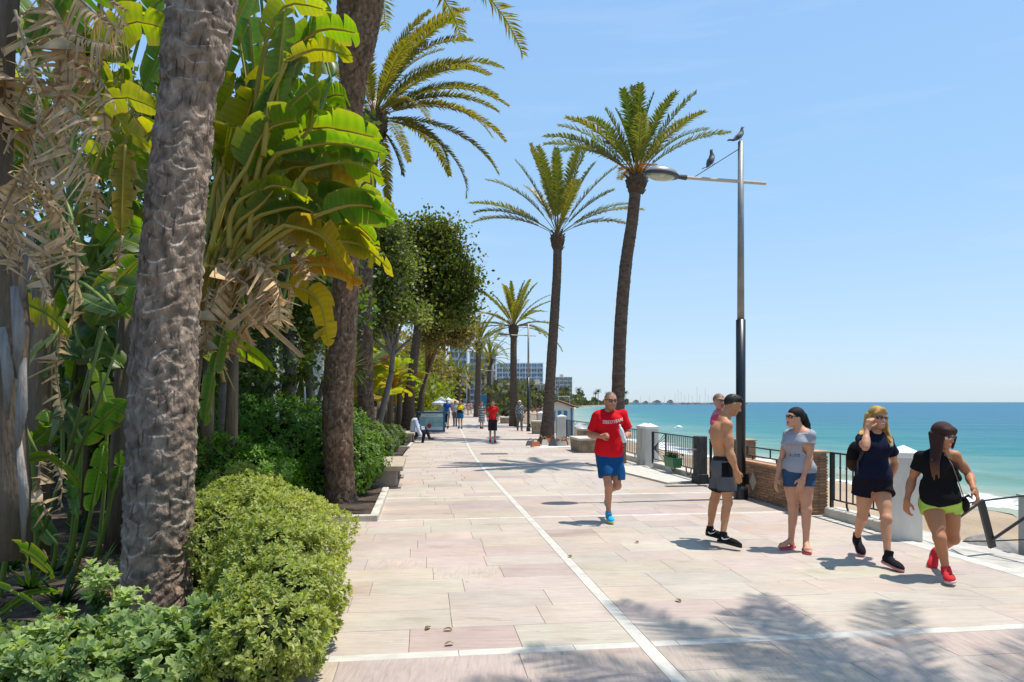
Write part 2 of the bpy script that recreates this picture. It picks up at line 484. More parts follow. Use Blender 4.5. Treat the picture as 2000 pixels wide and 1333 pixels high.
# concrete margin on the sea side (between paving and wall)
mg = MB(); n = len(us)
a_ = [W(u, VR+0.172, -0.012) for u in us]; b_ = [W(u, 4.85, -0.012) for u in us]
mg.add(a_+b_, [(i, n+i, n+i+1, i+1) for i in range(n-1)])
mg.build('concrete_margin', M_conc, promenade)

# metal drain grate, set in the paving
M_iron_drain = mat('drain_iron', (0.16, 0.13, 0.11), 0.6, metal=0.4, noise=(20, 0.3))
c = G(965, 887); hd = heading(c[1])
dg = MB(); dg.box(-0.42, 0.42, -0.25, 0.25, -0.02, 0.005)
for i in range(9): dg.box(-0.38+i*0.09, -0.335+i*0.09, -0.2, 0.2, 0.005, 0.009)
tag(dg.build('drain_grate', M_iron_drain, loc=(c[0], c[1], 0.0), rot=(0, 0, hd)), 'dark rusty drain grate set flush in the pale paving', 'drain')
c = G(985, 857)

# ---- kerbs round the planting bed
def kerb_run(pts, h=0.085, w=0.11, lab=None):
    root = thing('kerb', lab or 'pale stone kerb edging the planting bed', 'kerb', (pts[0][0], pts[0][1], 0))
    o = Vector((pts[0][0], pts[0][1], 0))
    for i in range(len(pts)-1):
        a, b = Vector((*pts[i][:2], 0)) - o, Vector((*pts[i+1][:2], 0)) - o
        L_ = (b-a).length; k = max(1, round(L_/0.62)); d = (b-a)/k
        for j in range(k):
            p, q = a+d*j, a+d*(j+1); e = d.normalized()*0.004
            m = MB(); ang = math.atan2(d.y, d.x)
            Mx = Matrix.Translation(p) @ Matrix.Rotation(ang, 4, 'Z')
            m.box(0.003, d.length-0.003, 0.0, w, -0.05, h+R.uniform(-0.003, 0.003), M=Mx, b=0.008)
            m.build('kerb_stone', M_marble_k, root)
    return root
M_marble_k = mat('kerb_stone', (0.60, 0.54, 0.44), 0.75, noise=(6, 0.3), bump=(30, 0.35))
kc = Vector((*G(735, 1018), 0)); 
u0, v0 = 9.62, -2.13
def Wp(u, v): p = W(u, v); return (p.x, p.y)
kerb_run([Wp(9.55, -3.4), Wp(9.55, -2.08)], lab='short cross kerb stones in front of the second palm trunk')
kerb_run([Wp(9.64, -2.08), Wp(12.6, -2.08)], lab='pale kerb stones running beside the second palm trunk towards the bench')
kerb_run([Wp(24.0, -3.4), Wp(24.0, -2.08)], lab='low kerb corner before the bench with the seated man')
kerb_run([Wp(24.1, -2.08), Wp(26.3, -2.08)], lab='far kerb stones leading to the bench with the seated man')
kerb_run([Wp(17.0, -2.6), Wp(23.6, -2.6)], lab='kerb stones along the grey green hedge')

# ---- beach, sea, far shore
SEA = -1.9
sh_Y = np.array([-40, 5, 15, 21, 32, 43, 60, 90, 150, 250, 430, 650, 900, 1150])
sh_X = np.array([26, 20.5, 16.6, 15.6, 14.3, 12.4, 10.6, 9.0, 11.0, 19.0, 39.0, 84.0, 135.0, 165.0])
def shore_x(Y): return np.interp(Y, sh_Y, sh_X)
ny, nx = 150, 40
Ys = np.concatenate([np.linspace(-8, 60, 100), np.geomspace(62, 1150, 50)])
V = []
r_ = rng(3)
for Y in Ys:
    x0 = W(min(Y, 410), 4.3).x if Y < 400 else W(400, 4.3).x + (Y-400)*0.05
    x1 = float(shore_x(Y)) + 3.0
    for j in range(nx):
        t = j/(nx-1); x = x0 + (x1-x0)*t
        zz = -0.55 - 0.95*min(1, t*1.4)**0.8
        dshore = (x1-3.0) - x
        z = max(SEA-0.5, SEA + 0.055*dshore) if dshore < 6 else SEA + 0.33 + (dshore-6)*0.02
        z = min(z, -0.75)
        z += 0.04*math.sin(x*1.3+Y*0.7)*math.sin(Y*1.1-x*0.4) * (1 if dshore > 1 else 0.2) + r_.normal()*0.012
        V.append((x, Y, z))
idx = np.arange(ny*nx).reshape(ny, nx)
F = np.stack([idx[:-1, :-1].ravel(), idx[:-1, 1:].ravel(), idx[1:, 1:].ravel(), idx[1:, :-1].ravel()], 1)
beach = link('beach', np_mesh('beach', V, [F], True), M_sand); tag(beach, kind='structure')

def sea_mat():
    m = bpy.data.materials.new('sea_water'); m.use_nodes = True
    nt = m.node_tree; N, L = nt.nodes, nt.links
    b = N['Principled BSDF']
    b.inputs['Roughness'].default_value = 0.16; b.inputs['IOR'].default_value = 1.33
    b.inputs['Specular IOR Level'].default_value = 0.12
    at = N.new('ShaderNodeAttribute'); at.attribute_name = 'Col'      # depth of water over sand
    geo = N.new('ShaderNodeNewGeometry')
    sep = N.new('ShaderNodeSeparateColor'); L.new(at.outputs['Color'], sep.inputs[0])
    # cloudiness patches
    mp = N.new('ShaderNodeMapping'); mp.inputs['Scale'].default_value = (0.012, 0.05, 1); L.new(geo.outputs['Position'], mp.inputs[0])
    n1 = N.new('ShaderNodeTexNoise'); n1.inputs['Scale'].default_value = 1.0; n1.inputs['Detail'].default_value = 6; L.new(mp.outputs[0], n1.inputs['Vector'])
    ad = N.new('ShaderNodeMath'); ad.operation = 'MULTIPLY_ADD'; L.new(n1.outputs['Fac'], ad.inputs[0]); ad.inputs[1].default_value = 0.30
    L.new(sep.outputs[0], ad.inputs[2])
    sb = N.new('ShaderNodeMath'); sb.operation = 'SUBTRACT'; sb.inputs[1].default_value = 0.15; L.new(ad.outputs[0], sb.inputs[0])
    rp = N.new('ShaderNodeValToRGB'); e = rp.color_ramp.elements
    e[0].position = 0.0; e[0].color = (0.30, 0.30, 0.21, 1)
    e[1].position = 1.0; e[1].color = (0.002, 0.090, 0.160, 1)
    for p, c in ((0.10, (0.15, 0.25, 0.19)), (0.30, (0.014, 0.150, 0.145)), (0.6, (0.003, 0.110, 0.145))):
        k = e.new(p); k.color = (*c, 1)
    L.new(sb.outputs[0], rp.inputs[0])
    # foam
    fn = N.new('ShaderNodeTexNoise'); fn.inputs['Scale'].default_value = 1.6; fn.inputs['Detail'].default_value = 9; fn.inputs['Roughness'].default_value = 0.72
    mp2 = N.new('ShaderNodeMapping'); mp2.inputs['Scale'].default_value = (1.0, 0.6, 1); L.new(geo.outputs['Position'], mp2.inputs[0]); L.new(mp2.outputs[0], fn.inputs['Vector'])
    fa = N.new('ShaderNodeMath'); fa.operation = 'ADD'; L.new(fn.outputs['Fac'], fa.inputs[0]); L.new(sep.outputs[1], fa.inputs[1])
    fr = N.new('ShaderNodeMapRange'); fr.inputs[1].default_value = 0.98; fr.inputs[2].default_value = 1.16; L.new(fa.outputs[0], fr.inputs[0])
    mx = N.new('ShaderNodeMix'); mx.data_type = 'RGBA'; L.new(fr.outputs[0], mx.inputs[0]); L.new(rp.outputs[0], mx.inputs[6]); mx.inputs[7].default_value = (0.80, 0.82, 0.82, 1)
    L.new(mx.outputs[2], b.inputs['Base Color'])
    rr = N.new('ShaderNodeMapRange'); rr.inputs[3].default_value = 0.3; rr.inputs[4].default_value = 0.8; L.new(fr.outputs[0], rr.inputs[0]); L.new(rr.outputs[0], b.inputs['Roughness'])
    # waves
    w1 = N.new('ShaderNodeTexNoise'); w1.inputs['Scale'].default_value = 1.0; w1.inputs['Detail'].default_value = 7; w1.inputs['Roughness'].default_value = 0.6
    mp3 = N.new('ShaderNodeMapping'); mp3.inputs['Scale'].default_value = (0.25, 0.9, 1); mp3.inputs['Rotation'].default_value = (0, 0, 0.25); L.new(geo.outputs['Position'], mp3.inputs[0]); L.new(mp3.outputs[0], w1.inputs['Vector'])
    w2 = N.new('ShaderNodeTexNoise'); w2.inputs['Scale'].default_value = 1.0; w2.inputs['Detail'].default_value = 4
    mp4 = N.new('ShaderNodeMapping'); mp4.inputs['Scale'].default_value = (0.03, 0.12, 1); mp4.inputs['Rotation'].default_value = (0, 0, 0.1); L.new(geo.outputs['Position'], mp4.inputs[0]); L.new(mp4.outputs[0], w2.inputs['Vector'])
    bp = N.new('ShaderNodeBump'); bp.inputs['Strength'].default_value = 0.9; bp.inputs['Distance'].default_value = 0.22; L.new(w1.outputs['Fac'], bp.inputs['Height'])
    bp2 = N.new('ShaderNodeBump'); bp2.inputs['Strength'].default_value = 0.8; bp2.inputs['Distance'].default_value = 1.6; L.new(w2.outputs['Fac'], bp2.inputs['Height']); L.new(bp.outputs[0], bp2.inputs['Normal'])
    L.new(bp2.outputs[0], b.inputs['Normal'])
    return m
M_sea = sea_mat()
# near sea: a grid that starts at the shore line and carries low waves
nd = 110; ds = np.concatenate([[-1.2, -0.6, 0.0], np.geomspace(0.35, 900, nd-3)])
Ys2 = np.concatenate([np.linspace(-30, 60, 150), np.geomspace(61, 1150, 60)])
r_ = rng(5)
DD, YY = np.meshgrid(ds, Ys2)
wob = 0.7*np.sin(YY*0.35)+0.45*np.sin(YY*0.9+1.3)+0.25*np.sin(YY*2.1)
XX = shore_x(YY) + wob*np.clip(YY/10, 0, 1) + DD
near_f = np.exp(-np.maximum(DD, 0)/60.0)
ph = DD*0.95 + 0.6*np.sin(YY*0.16) + 0.35*np.sin(YY*0.05+2)
crest = np.maximum(0, np.sin(ph))**3
ZZ = SEA + 0.02 + np.where(DD > 1.0, 0.26*crest*np.exp(-np.abs(DD-5)/9.0), 0.0) + 0.05*np.sin(XX*0.6+YY*0.8)*np.clip(DD/6, 0, 1)*np.exp(-DD/200)
depth = 1-np.exp(-np.maximum(DD, 0)/55.0)
line1 = np.exp(-((DD-0.5)/1.1)**2)*0.66
crest2 = np.clip(np.sin(ph+0.5), 0, 1)**4 * np.exp(-((DD-4.5)/3.4)**2)*0.74*(0.65+0.35*np.sin(YY*0.5+DD))
line3 = crest**3*np.exp(-((DD-11)/4)**2)*0.50*np.clip(np.sin(YY*0.23), 0, 1)
far_l = np.exp(-((DD-22)/9)**2)*0.10
foam = line1 + crest2 + line3 + far_l
col = np.stack([depth.ravel(), foam.ravel(), np.zeros(depth.size)], 1)
V = np.stack([XX.ravel(), YY.ravel(), ZZ.ravel()], 1)
ny2, nx2 = XX.shape
idx = np.arange(ny2*nx2).reshape(ny2, nx2)
F = np.stack([idx[:-1, :-1].ravel(), idx[:-1, 1:].ravel(), idx[1:, 1:].ravel(), idx[1:, :-1].ravel()], 1)
# far sea sheet, 4 cm lower
Vf = np.array([(-400, -3000, SEA-0.06), (40000, -3000, SEA-0.06), (40000, 40000, SEA-0.06), (-8000, 40000, SEA-0.06), (-8000, 1140, SEA-0.06), (-400, 1140, SEA-0.06)])
allV = np.concatenate([V, [(30, -3000, SEA-0.10), (40000, -3000, SEA-0.10), (40000, 40000, SEA-0.10), (-2000, 40000, SEA-0.10), (120, 1100, SEA-0.10), (60, 560, SEA-0.10), (22, 200, SEA-0.10), (20, 40, SEA-0.10)]])
allC = np.concatenate([col, np.tile([[0.95, 0.0, 0.0]], (8, 1))])
nb = len(V)
me = np_mesh('sea', allV, [F, np.array([[nb, nb+1, nb+7], [nb+1, nb+2, nb+7], [nb+7, nb+2, nb+6], [nb+6, nb+2, nb+5], [nb+5, nb+2, nb+4], [nb+4, nb+2, nb+3]])], True, allC)
tag(link('sea', me, M_sea), kind='structure')
# low far land round the bay
M_land = mat('far_shore', (0.30, 0.24, 0.17), 0.95, noise=(0.02, 0.4))
fl = MB()
fp = [(-900, 380), (34, 380), (39, 430), (84, 650), (135, 900), (168, 1150), (200, 1300), (200, 2600), (-2500, 2600)]
fl.prism(fp, -2.6, -1.35)
tag(fl.build('far_shore_land', M_land), kind='structure')
M_hill = mat('hazy_hill', (0.20, 0.26, 0.30), 0.95)
W_base = W
def W(u, v, z=0.0): return W_base(u-0.12*v, v, z)      # u here is the depth read off the photograph
# ================================================================== SEA SIDE: walls, fences, lamps
M_iron = mat('black_iron', (0.022, 0.024, 0.026), 0.45, spec=0.5)
M_pillar = mat('white_marble', (0.72, 0.68, 0.60), 0.55, noise=(3.2, 0.26), col2=(0.55, 0.52, 0.46), bump=(20, 0.15), stretch=(1, 1, 0.4))
M_cap = mat('white_cap', (0.80, 0.78, 0.74), 0.6, noise=(8, 0.12))
M_brick = mat('narrow_brick', (0.42, 0.235, 0.13), 0.9, noise=(14, 0.38), bump=(40, 0.5), objrand=0.32)
M_brickcap = mat('terracotta_cap', (0.58, 0.31, 0.17), 0.85, noise=(8, 0.25), bump=(30, 0.3))
M_mortar = mat('sandy_mortar', (0.36, 0.27, 0.18), 0.95, noise=(25, 0.3), bump=(40, 0.4))
M_wood = mat('weathered_dark_wood', (0.075, 0.072, 0.068), 0.8, noise=(9, 0.5), bump=(16, 0.5), stretch=(4, 4, 0.6))
M_diamond = mat('diamond_tile', (0.55, 0.47, 0.37), 0.6, noise=(20, 0.2))
M_planter = mat('green_plastic', (0.03, 0.15, 0.06), 0.5)
M_tan = mat('tan_stone', (0.34, 0.255, 0.165), 0.9, noise=(7, 0.4), bump=(18, 0.6))
M_slabtop = mat('cream_slab_top', (0.58, 0.53, 0.44), 0.7, noise=(6, 0.2))
M_seawall = mat('sea_wall', (0.40, 0.35, 0.28), 0.9, noise=(4, 0.3), bump=(12, 0.5))

def to_local(p, o): return Vector(p) - Vector(o)

# plinth kerb under the fence (a sea wall top)
def plinth(u0, u1, lab):
    p0 = W(u0, 4.30); root = thing('fence_plinth', lab, 'plinth', p0, 0)
    k = max(1, round((u1-u0)/1.6))
    for i in range(k):
        a, b = W(u0+(u1-u0)*i/k, 4.30)-p0, W(u0+(u1-u0)*(i+1)/k, 4.30)-p0
        d = b-a; ang = math.atan2(d.y, d.x)
        m = MB(); m.box(0.004, d.length-0.004, -0.12, 0.12, -0.3, 0.13, M=Matrix.Translation(a) @ Matrix.Rotation(ang, 4, 'Z'), b=0.012)
        m.build('plinth_stone', M_slabtop, root)
plinth(8.42, 9.68, 'cream stone plinth under the iron fence beside the near white pillar')
plinth(12.75, 16.95, 'cream stone plinth under the fan pattern fence')
plinth(17.95, 29.0, 'cream stone plinth under the fence behind the jogger')

def pillar(u, v, h, w, lab, group=None, rot=0.0):
    p = W(u, v, -0.012); t = thing('marble_pillar', lab, 'pillar', p, heading(u)+rot, group)
    m = MB(); m.box(-w/2*1.06, w/2*1.06, -w/2*1.06, w/2*1.06, 0, h*0.87, tx=0.93, ty=0.93); m.build('shaft', M_pillar, t)
    c = MB(); cw = w*0.53
    c.box(-cw, cw, -cw, cw, h*0.87, h*0.925)
    c.add([(-cw*0.98, -cw*0.98, h*0.925), (cw*0.98, -cw*0.98, h*0.925), (cw*0.98, cw*0.98, h*0.925), (-cw*0.98, cw*0.98, h*0.925), (0, 0, h)],
          [(0, 1, 4), (1, 2, 4), (2, 3, 4), (3, 0, 4)])
    c.build('cap', M_cap, t)
    return t
pillar(8.12, 4.22, 1.12, 0.31, 'nearest white marble pillar with a pyramid cap between the two women in black', rot=-0.42)
pillar(17.25, 4.22, 1.10, 0.33, 'nearer white pillar of the touching pair left of the fan pattern fence', 'white pillars along the sea fence')
pillar(17.66, 4.22, 1.10, 0.33, 'farther white pillar of the touching pair behind the jogger', 'white pillars along the sea fence')
pillar(29.2, 4.05, 1.12, 0.40, 'white pillar between the leaning palm base and the blue and white beach hut', 'white pillars along the sea fence')
pillar(38.4, 4.45, 1.12, 0.40, 'white pillar beside the second lamp post', 'white pillars along the sea fence')
pillar(52.0, 4.3, 1.12, 0.40, 'small far white pillar left of the man in the plaid shirt', 'white pillars along the sea fence')

def bar_fence(u0, u1, v, ztop, zbot, lab, fan=False, scroll=(), thick=0.016, spacing=0.115, knob=False, ends=True):
    p0 = W(u0, v); t = thing('iron_fence', lab, 'fence', p0, 0)
    q = lambda u, z: W(u, v, z) - p0
    m = MB(); m.obox(q(u0, ztop), q(u1, ztop), 0.045, 0.022); m.build('top_rail', M_iron, t)
    m = MB(); m.obox(q(u0, zbot), q(u1, zbot), 0.03, 0.018); m.build('bottom_rail', M_iron, t)
    if ends:
        for u in (u0+0.02, u1-0.02):
            m = MB(); m.obox(q(u, 0.10), q(u, ztop-0.012), 0.042, 0.042, up=(0, 1, 0)); m.build('fence_post', M_iron, t)
    us_ = []
    u = u0+spacing
    fan_end = u0
    if fan:
        fan_end = u1 - 0.95 if fan == 'far' else u0
    while u < u1-0.05:
        if not (fan and u > u1-0.95): us_.append(u)
        u += spacing
    for u in us_:
        m = MB(); m.obox(q(u, zbot+0.009), q(u, ztop-0.011), thick, thick, up=(0, 1, 0))
        if knob:
            for zz in (zbot+0.42*(ztop-zbot), zbot+0.70*(ztop-zbot)):
                m.ell(q(u, zz), (0.018, 0.018, 0.022), 6, 4)
        m.build('baluster', M_iron, t)
    if fan:
        c = q(u1-0.10, zbot+0.40*(ztop-zbot))
        m = MB(); m.obox(q(u1-0.95, zbot), q(u1-0.95, ztop), 0.03, 0.03, up=(0, 1, 0)); m.build('fan_post', M_iron, t)
        for k in range(9):
            zz = zbot + (ztop-zbot)*k/8
            m = MB(); m.tube([c, q(u1-0.93, zz)], 0.008, 5); m.build('fan_ray', M_iron, t)
        m = MB(); m.tube([q(u1-0.10, zbot), q(u1-0.10, ztop)], 0.02, 6); m.build('fan_post', M_iron, t)
    for su in scroll:
        m = MB(); pts = []
        for k in range(9):
            a = math.pi*(k/8)
            pts.append(q(su+0.14*math.cos(a), zbot-0.012-0.15*math.sin(a)))
        m.tube(pts, 0.016, 6); m.build('bottom_scroll', M_iron, t)
    return t
bar_fence(8.36, 9.70, 4.30, 0.90, 0.24, 'black iron fence panel with knobbed bars behind the blonde woman', scroll=(8.75, 9.2), knob=True, spacing=0.14)
bar_fence(13.72, 16.95, 4.18, 0.88, 0.22, 'black iron fence panel with a sunburst fan beside the dark wooden post', fan=True, scroll=(14.6, 15.5))
bar_fence(12.62, 13.50, 4.18, 0.88, 0.22, 'short black fence panel behind the shirtless man', scroll=(13.1,))
bar_fence(17.95, 28.9, 4.22, 0.88, 0.22, 'long black iron fence running behind the jogger to the beach hut', scroll=(18.4, 20.2, 22.0, 23.8, 25.6, 27.4), spacing=0.16)
bar_fence(39.0, 51.0, 4.3, 0.9, 0.22, 'distant thin iron fence beyond the second lamp post', spacing=0.4)

# dark wooden post
p = W(13.6, 4.02, -0.012); t = thing('wooden_post', 'weathered dark timber post standing beside the shirtless man', 'post', p, heading(13.6)+0.15)
m = MB(); m.box(-0.105, 0.105, -0.105, 0.105, 0, 0.955, b=0.012); m.build('post', M_wood, t)
m = MB(); m.box(-0.125, 0.125, -0.125, 0.125, 0, 0.20, b=0.01); m.build('foot_collar', M_wood, t)
m = MB(); m.box(-0.24, -0.106, -0.06, 0.03, 0.68, 0.71); m.build('metal_latch', mat('dull_steel', (0.5, 0.5, 0.5), 0.4, metal=0.8), t)
# planter box hanging on the fence
p = W(15.25, 4.08, 0); t = thing('planter_box', 'green plastic planter box hanging low on the sunburst fence', 'planter', p, heading(15.2))
m = MB(); m.box(-0.09, 0.09, -0.27, 0.27, 0.17, 0.36, tx=1.2, ty=1.06); m.build('box', M_planter, t)
m = MB(); m.box(-0.12, 0.12, -0.30, 0.30, 0.36, 0.385); m.build('rim', M_planter, t)
PLANTERS = [t]

# paved landing in front of the fence and a flat dark strip painting the shade of a gutter slot
lp = MB(); 
qs = [W(13.4, 3.30, 0.003), W(13.75, 4.04, 0.003), W(17.3, 4.04, 0.003), W(17.9, 2.75, 0.003)]
lp.add([*qs, *[q+Vector((0, 0, 0.035)) for q in qs]], [(4, 5, 6, 7), (0, 1, 5, 4), (3, 0, 4, 7), (2, 3, 7, 6), (1, 2, 6, 5)])
tag(lp.build('landing_slab', M_slabtop), 'raised cream landing slab in front of the fan pattern fence', 'slab')
gs = MB(); a = W(12.55, 3.05, 0.004)
gs.box(0, 0.85, 0, 0.16, 0.0, 0.004); o = gs.build('gutter_shade_strip', mat('gap_shade', (0.03, 0.027, 0.024), 0.9), loc=W(13.0, 3.15, 0.0012), rot=(0, 0, heading(13)))
tag(o, 'flat dark strip painting the shade of a gutter slot in front of the wooden post', 'gutter')

# brick wall with a diamond tile, one pier at each end
wall_u0, wall_u1, wv = 9.85, 12.45, 4.02
p0 = W(wall_u0, wv, -0.012); wt = thing('brick_wall', 'low wall of narrow orange bricks with a pale diamond tile behind the woman in grey', 'wall', p0, heading(11))
Lw = (W(wall_u1, wv)-W(wall_u0, wv)).length; TH = 0.24; HW = 0.60
m = MB(); m.box(0.012, TH-0.012, 0.0, Lw, 0, HW-0.002); m.build('mortar_core', M_mortar, wt)
def brick_mesh(l, t_, h):
    b = MB(); b.box(0, t_, 0, l, 0, h, b=0.004); return b.mesh('brick')
R.seed(5)
rowh = 0.043; nrow = int(HW/rowh)
variants = {}
nb_ = 0
for r in range(nrow):
    y = -0.02 - (0.13 if r % 2 else 0)
    while y < Lw-0.03:
        l = R.choice((0.24, 0.27, 0.30)); y0 = max(0.0, y); l2 = min(l, Lw-y0) if y >= 0 else l + y
        if l2 > 0.05:
            key = round(l2, 2)
            if key not in variants: variants[key] = brick_mesh(key-0.009, 0.016, rowh-0.011)
            link('brick', variants[key], M_brick, wt, loc=(R.uniform(-0.007, 0.004), y0+0.005, r*rowh+0.006), rot=(R.uniform(-0.006, 0.006), 0, R.uniform(-0.012, 0.012)))
        y += l
for k in range(int(Lw/0.30)):
    m = MB(); m.box(-0.02, TH+0.02, k*0.30+0.003, min(Lw, (k+1)*0.30)-0.003, HW, HW+0.035, b=0.006); m.build('coping_brick', M_brickcap, wt)
m = MB(); d = [(-0.0, 0), (0.105, 0.15), (0, 0.30), (-0.105, 0.15)]
m.add([(-0.022, 1.55+x, 0.15+z) for x, z in d] + [(0.0, 1.55+x, 0.15+z) for x, z in d], [(3, 2, 1, 0), (0, 1, 5, 4), (1, 2, 6, 5), (2, 3, 7, 6), (3, 0, 4, 7)])
m.build('diamond_tile', M_diamond, wt)
pv_side = {}
def pier(u, v, h, w, lab):
    t = thing('brick_pier', lab, 'pier', W(u, v, -0.012), heading(u))
    m = MB(); m.box(0.012, w-0.012, 0.012, w-0.012, 0, h-0.002); m.build('mortar_core', M_mortar, t)
    n_ = int(h/rowh)
    for r in range(n_):
        for side in range(4):
            for half in range(2):
                key = ('p', round(w/2, 3))
                if key not in variants: variants[key] = brick_mesh(w/2-0.008, 0.016, rowh-0.012)
                off = half*w/2+0.004; j = R.uniform(-0.006, 0.006)
                if side == 0: loc, rz = (j-0.002, off, r*rowh+0.006), 0
                elif side == 1: loc, rz = (w+j+0.002, off+w/2-0.008, r*rowh+0.006), math.pi
                elif side == 2: loc, rz = (off+w/2-0.008, j-0.002, r*rowh+0.006), math.pi/2
                else: loc, rz = (off, w+j+0.002, r*rowh+0.006), -math.pi/2
                link('brick', variants[key], M_brick, t, loc=loc, rot=(0, 0, rz))
    m = MB(); m.box(-0.015, w+0.015, -0.015, w+0.015, h, h+0.03, b=0.006); m.build('cap', M_brickcap, t)
pier(9.74, 4.04, 0.90, 0.26, 'near brick pier behind the woman in the grey shirt')
pier(12.40, 4.27, 0.92, 0.30, 'far brick pier right behind the lamp post')
# light rail on the low wall between the piers
p0 = W(10.0, 4.2); t = thing('wall_rail', 'thin black rail above the low brick wall between its two piers', 'railing', p0)
for zz in (0.84, 0.69):
    m = MB(); m.obox(W(10.0, 4.2, zz)-p0, W(12.45, 4.2, zz)-p0, 0.028, 0.02); m.build('rail', M_iron, t)
for u in (10.4, 11.2, 12.0):
    m = MB(); m.obox(W(u, 4.2, 0.70)-p0, W(u, 4.2, 0.83)-p0, 0.02, 0.02, up=(0, 1, 0)); m.build('short_upright', M_iron, t)
    m = MB(); m.obox(W(u-0.2, 4.2, 0.62)-p0, W(u-0.2, 4.2, 0.68)-p0, 0.02, 0.02, up=(0, 1, 0)); m.build('short_upright', M_iron, t)

# retaining wall below the promenade edge
p0 = W(0, 4.5); t = thing('retaining_wall', 'stone retaining wall holding the promenade above the beach', 'wall', p0)
m = MB(); k = 0
for i in range(len(us)-1):
    a, b = W_base(us[i], 4.80, -0.02)-p0, W_base(us[i+1], 4.80, -0.02)-p0
    a2, b2 = W_base(us[i], 4.90, -2.4)-p0, W_base(us[i+1], 4.90, -2.4)-p0
    m.add([a, b, b2, a2, a+Vector((-.2, 0, 0)), b+Vector((-.2, 0, 0))], [(0, 1, 2, 3), (4, 5, 1, 0)])
m.build('wall_face', M_seawall, t)

# slanted railing of the beach steps, right edge
p0 = Vector((4.98, 7.35, -0.02)); t = thing('step_railing', 'dark steel railing with a leaning post at the beach steps', 'railing', p0)
def Q(px, py, Y): return P3(px, py, Y) - p0
m = MB(); m.obox(Q(1915, 978, 7.25), Q(1938, 1069, 7.35), 0.07, 0.035, up=(0, 1, 0)); m.build('leaning_post', M_iron, t)
m = MB(); m.tube([Q(1800, 1000, 8.3), Q(1915, 979, 7.25), Q(2070, 960, 6.9)], 0.010, 6); m.build('handrail', M_iron, t)
m = MB(); m.tube([Q(1875, 1010, 7.6), Q(1915, 981, 7.25)], 0.014, 6); m.build('brace', M_iron, t)
m = MB(); m.tube([Q(1936, 1056, 7.33), Q(2040, 985, 6.9)], 0.016, 6); m.build('brace', M_iron, t)
m = MB(); m.tube([Q(1880, 1058, 7.6), Q(1938, 1057, 7.35), Q(2060, 1052, 6.9)], 0.008, 6); m.build('lower_wire', M_iron, t)
M_greypost = mat('grey_paint', (0.34, 0.36, 0.34), 0.6)
p = Vector((5.62, 7.47, -0.03)); t = thing('step_post', 'pale grey post at the right edge beside the beach steps', 'post', p)
m = MB(); m.box(-0.05, 0.05, -0.05, 0.05, -1.2, 0.62, b=0.01); m.build('post', M_greypost, t)
m = MB(); m.box(-0.06, 0.06, -0.06, 0.06, 0.62, 0.64); m.build('cap', M_greypost, t)
# boulders below the railing
M_rock = mat('grey_boulder', (0.33, 0.31, 0.28), 0.9, noise=(5, 0.5), bump=(7, 0.9, 0.05))
def rock(loc, r, lab, seed, grp=None):
    rr = rng(seed); nu, nv = 16, 10
    V = []; k = rr.normal(size=(5, 3))
    for i in range(nv+1):
        for j in range(nu):
            th = math.pi*i/nv; p_ = 2*math.pi*j/nu
            d = np.array([math.sin(th)*math.cos(p_), math.sin(th)*math.sin(p_), math.cos(th)])
            f = 1+sum(0.10*math.sin(float(np.dot(q, d))*2.6+q[0]) for q in k) * 0.9
            d = np.sign(d)*np.abs(d)**0.85
            V.append(tuple(d*f*np.array(r)))
    F = [(i*nu+j, (i+1)*nu+j, (i+1)*nu+(j+1) % nu, i*nu+(j+1) % nu) for i in range(nv) for j in range(nu)]
    o = link('boulder', np_mesh('boulder', V, [np.array(F)], True), M_rock, loc=loc); tag(o, lab, 'rock', grp)
rock((5.62, 7.85, -0.42), (0.42, 0.36, 0.42), 'rounded grey striped boulder just behind the leaning rail post', 1)
rock((6.15, 7.35, -0.62), (0.40, 0.32, 0.42), 'wide tan boulder between the leaning post and the grey post', 2)
rock((5.2, 8.25, -0.5), (0.32, 0.3, 0.36), 'grey boulder at the foot of the nearest white pillar', 3)
rock((6.7, 8.3, -0.95), (0.5, 0.4, 0.4), 'low flat boulder farthest out on the sand by the steps', 4)
rock((6.9, 6.8, -0.75), (0.5, 0.4, 0.4), 'boulder beside the grey post at the right edge', 5)

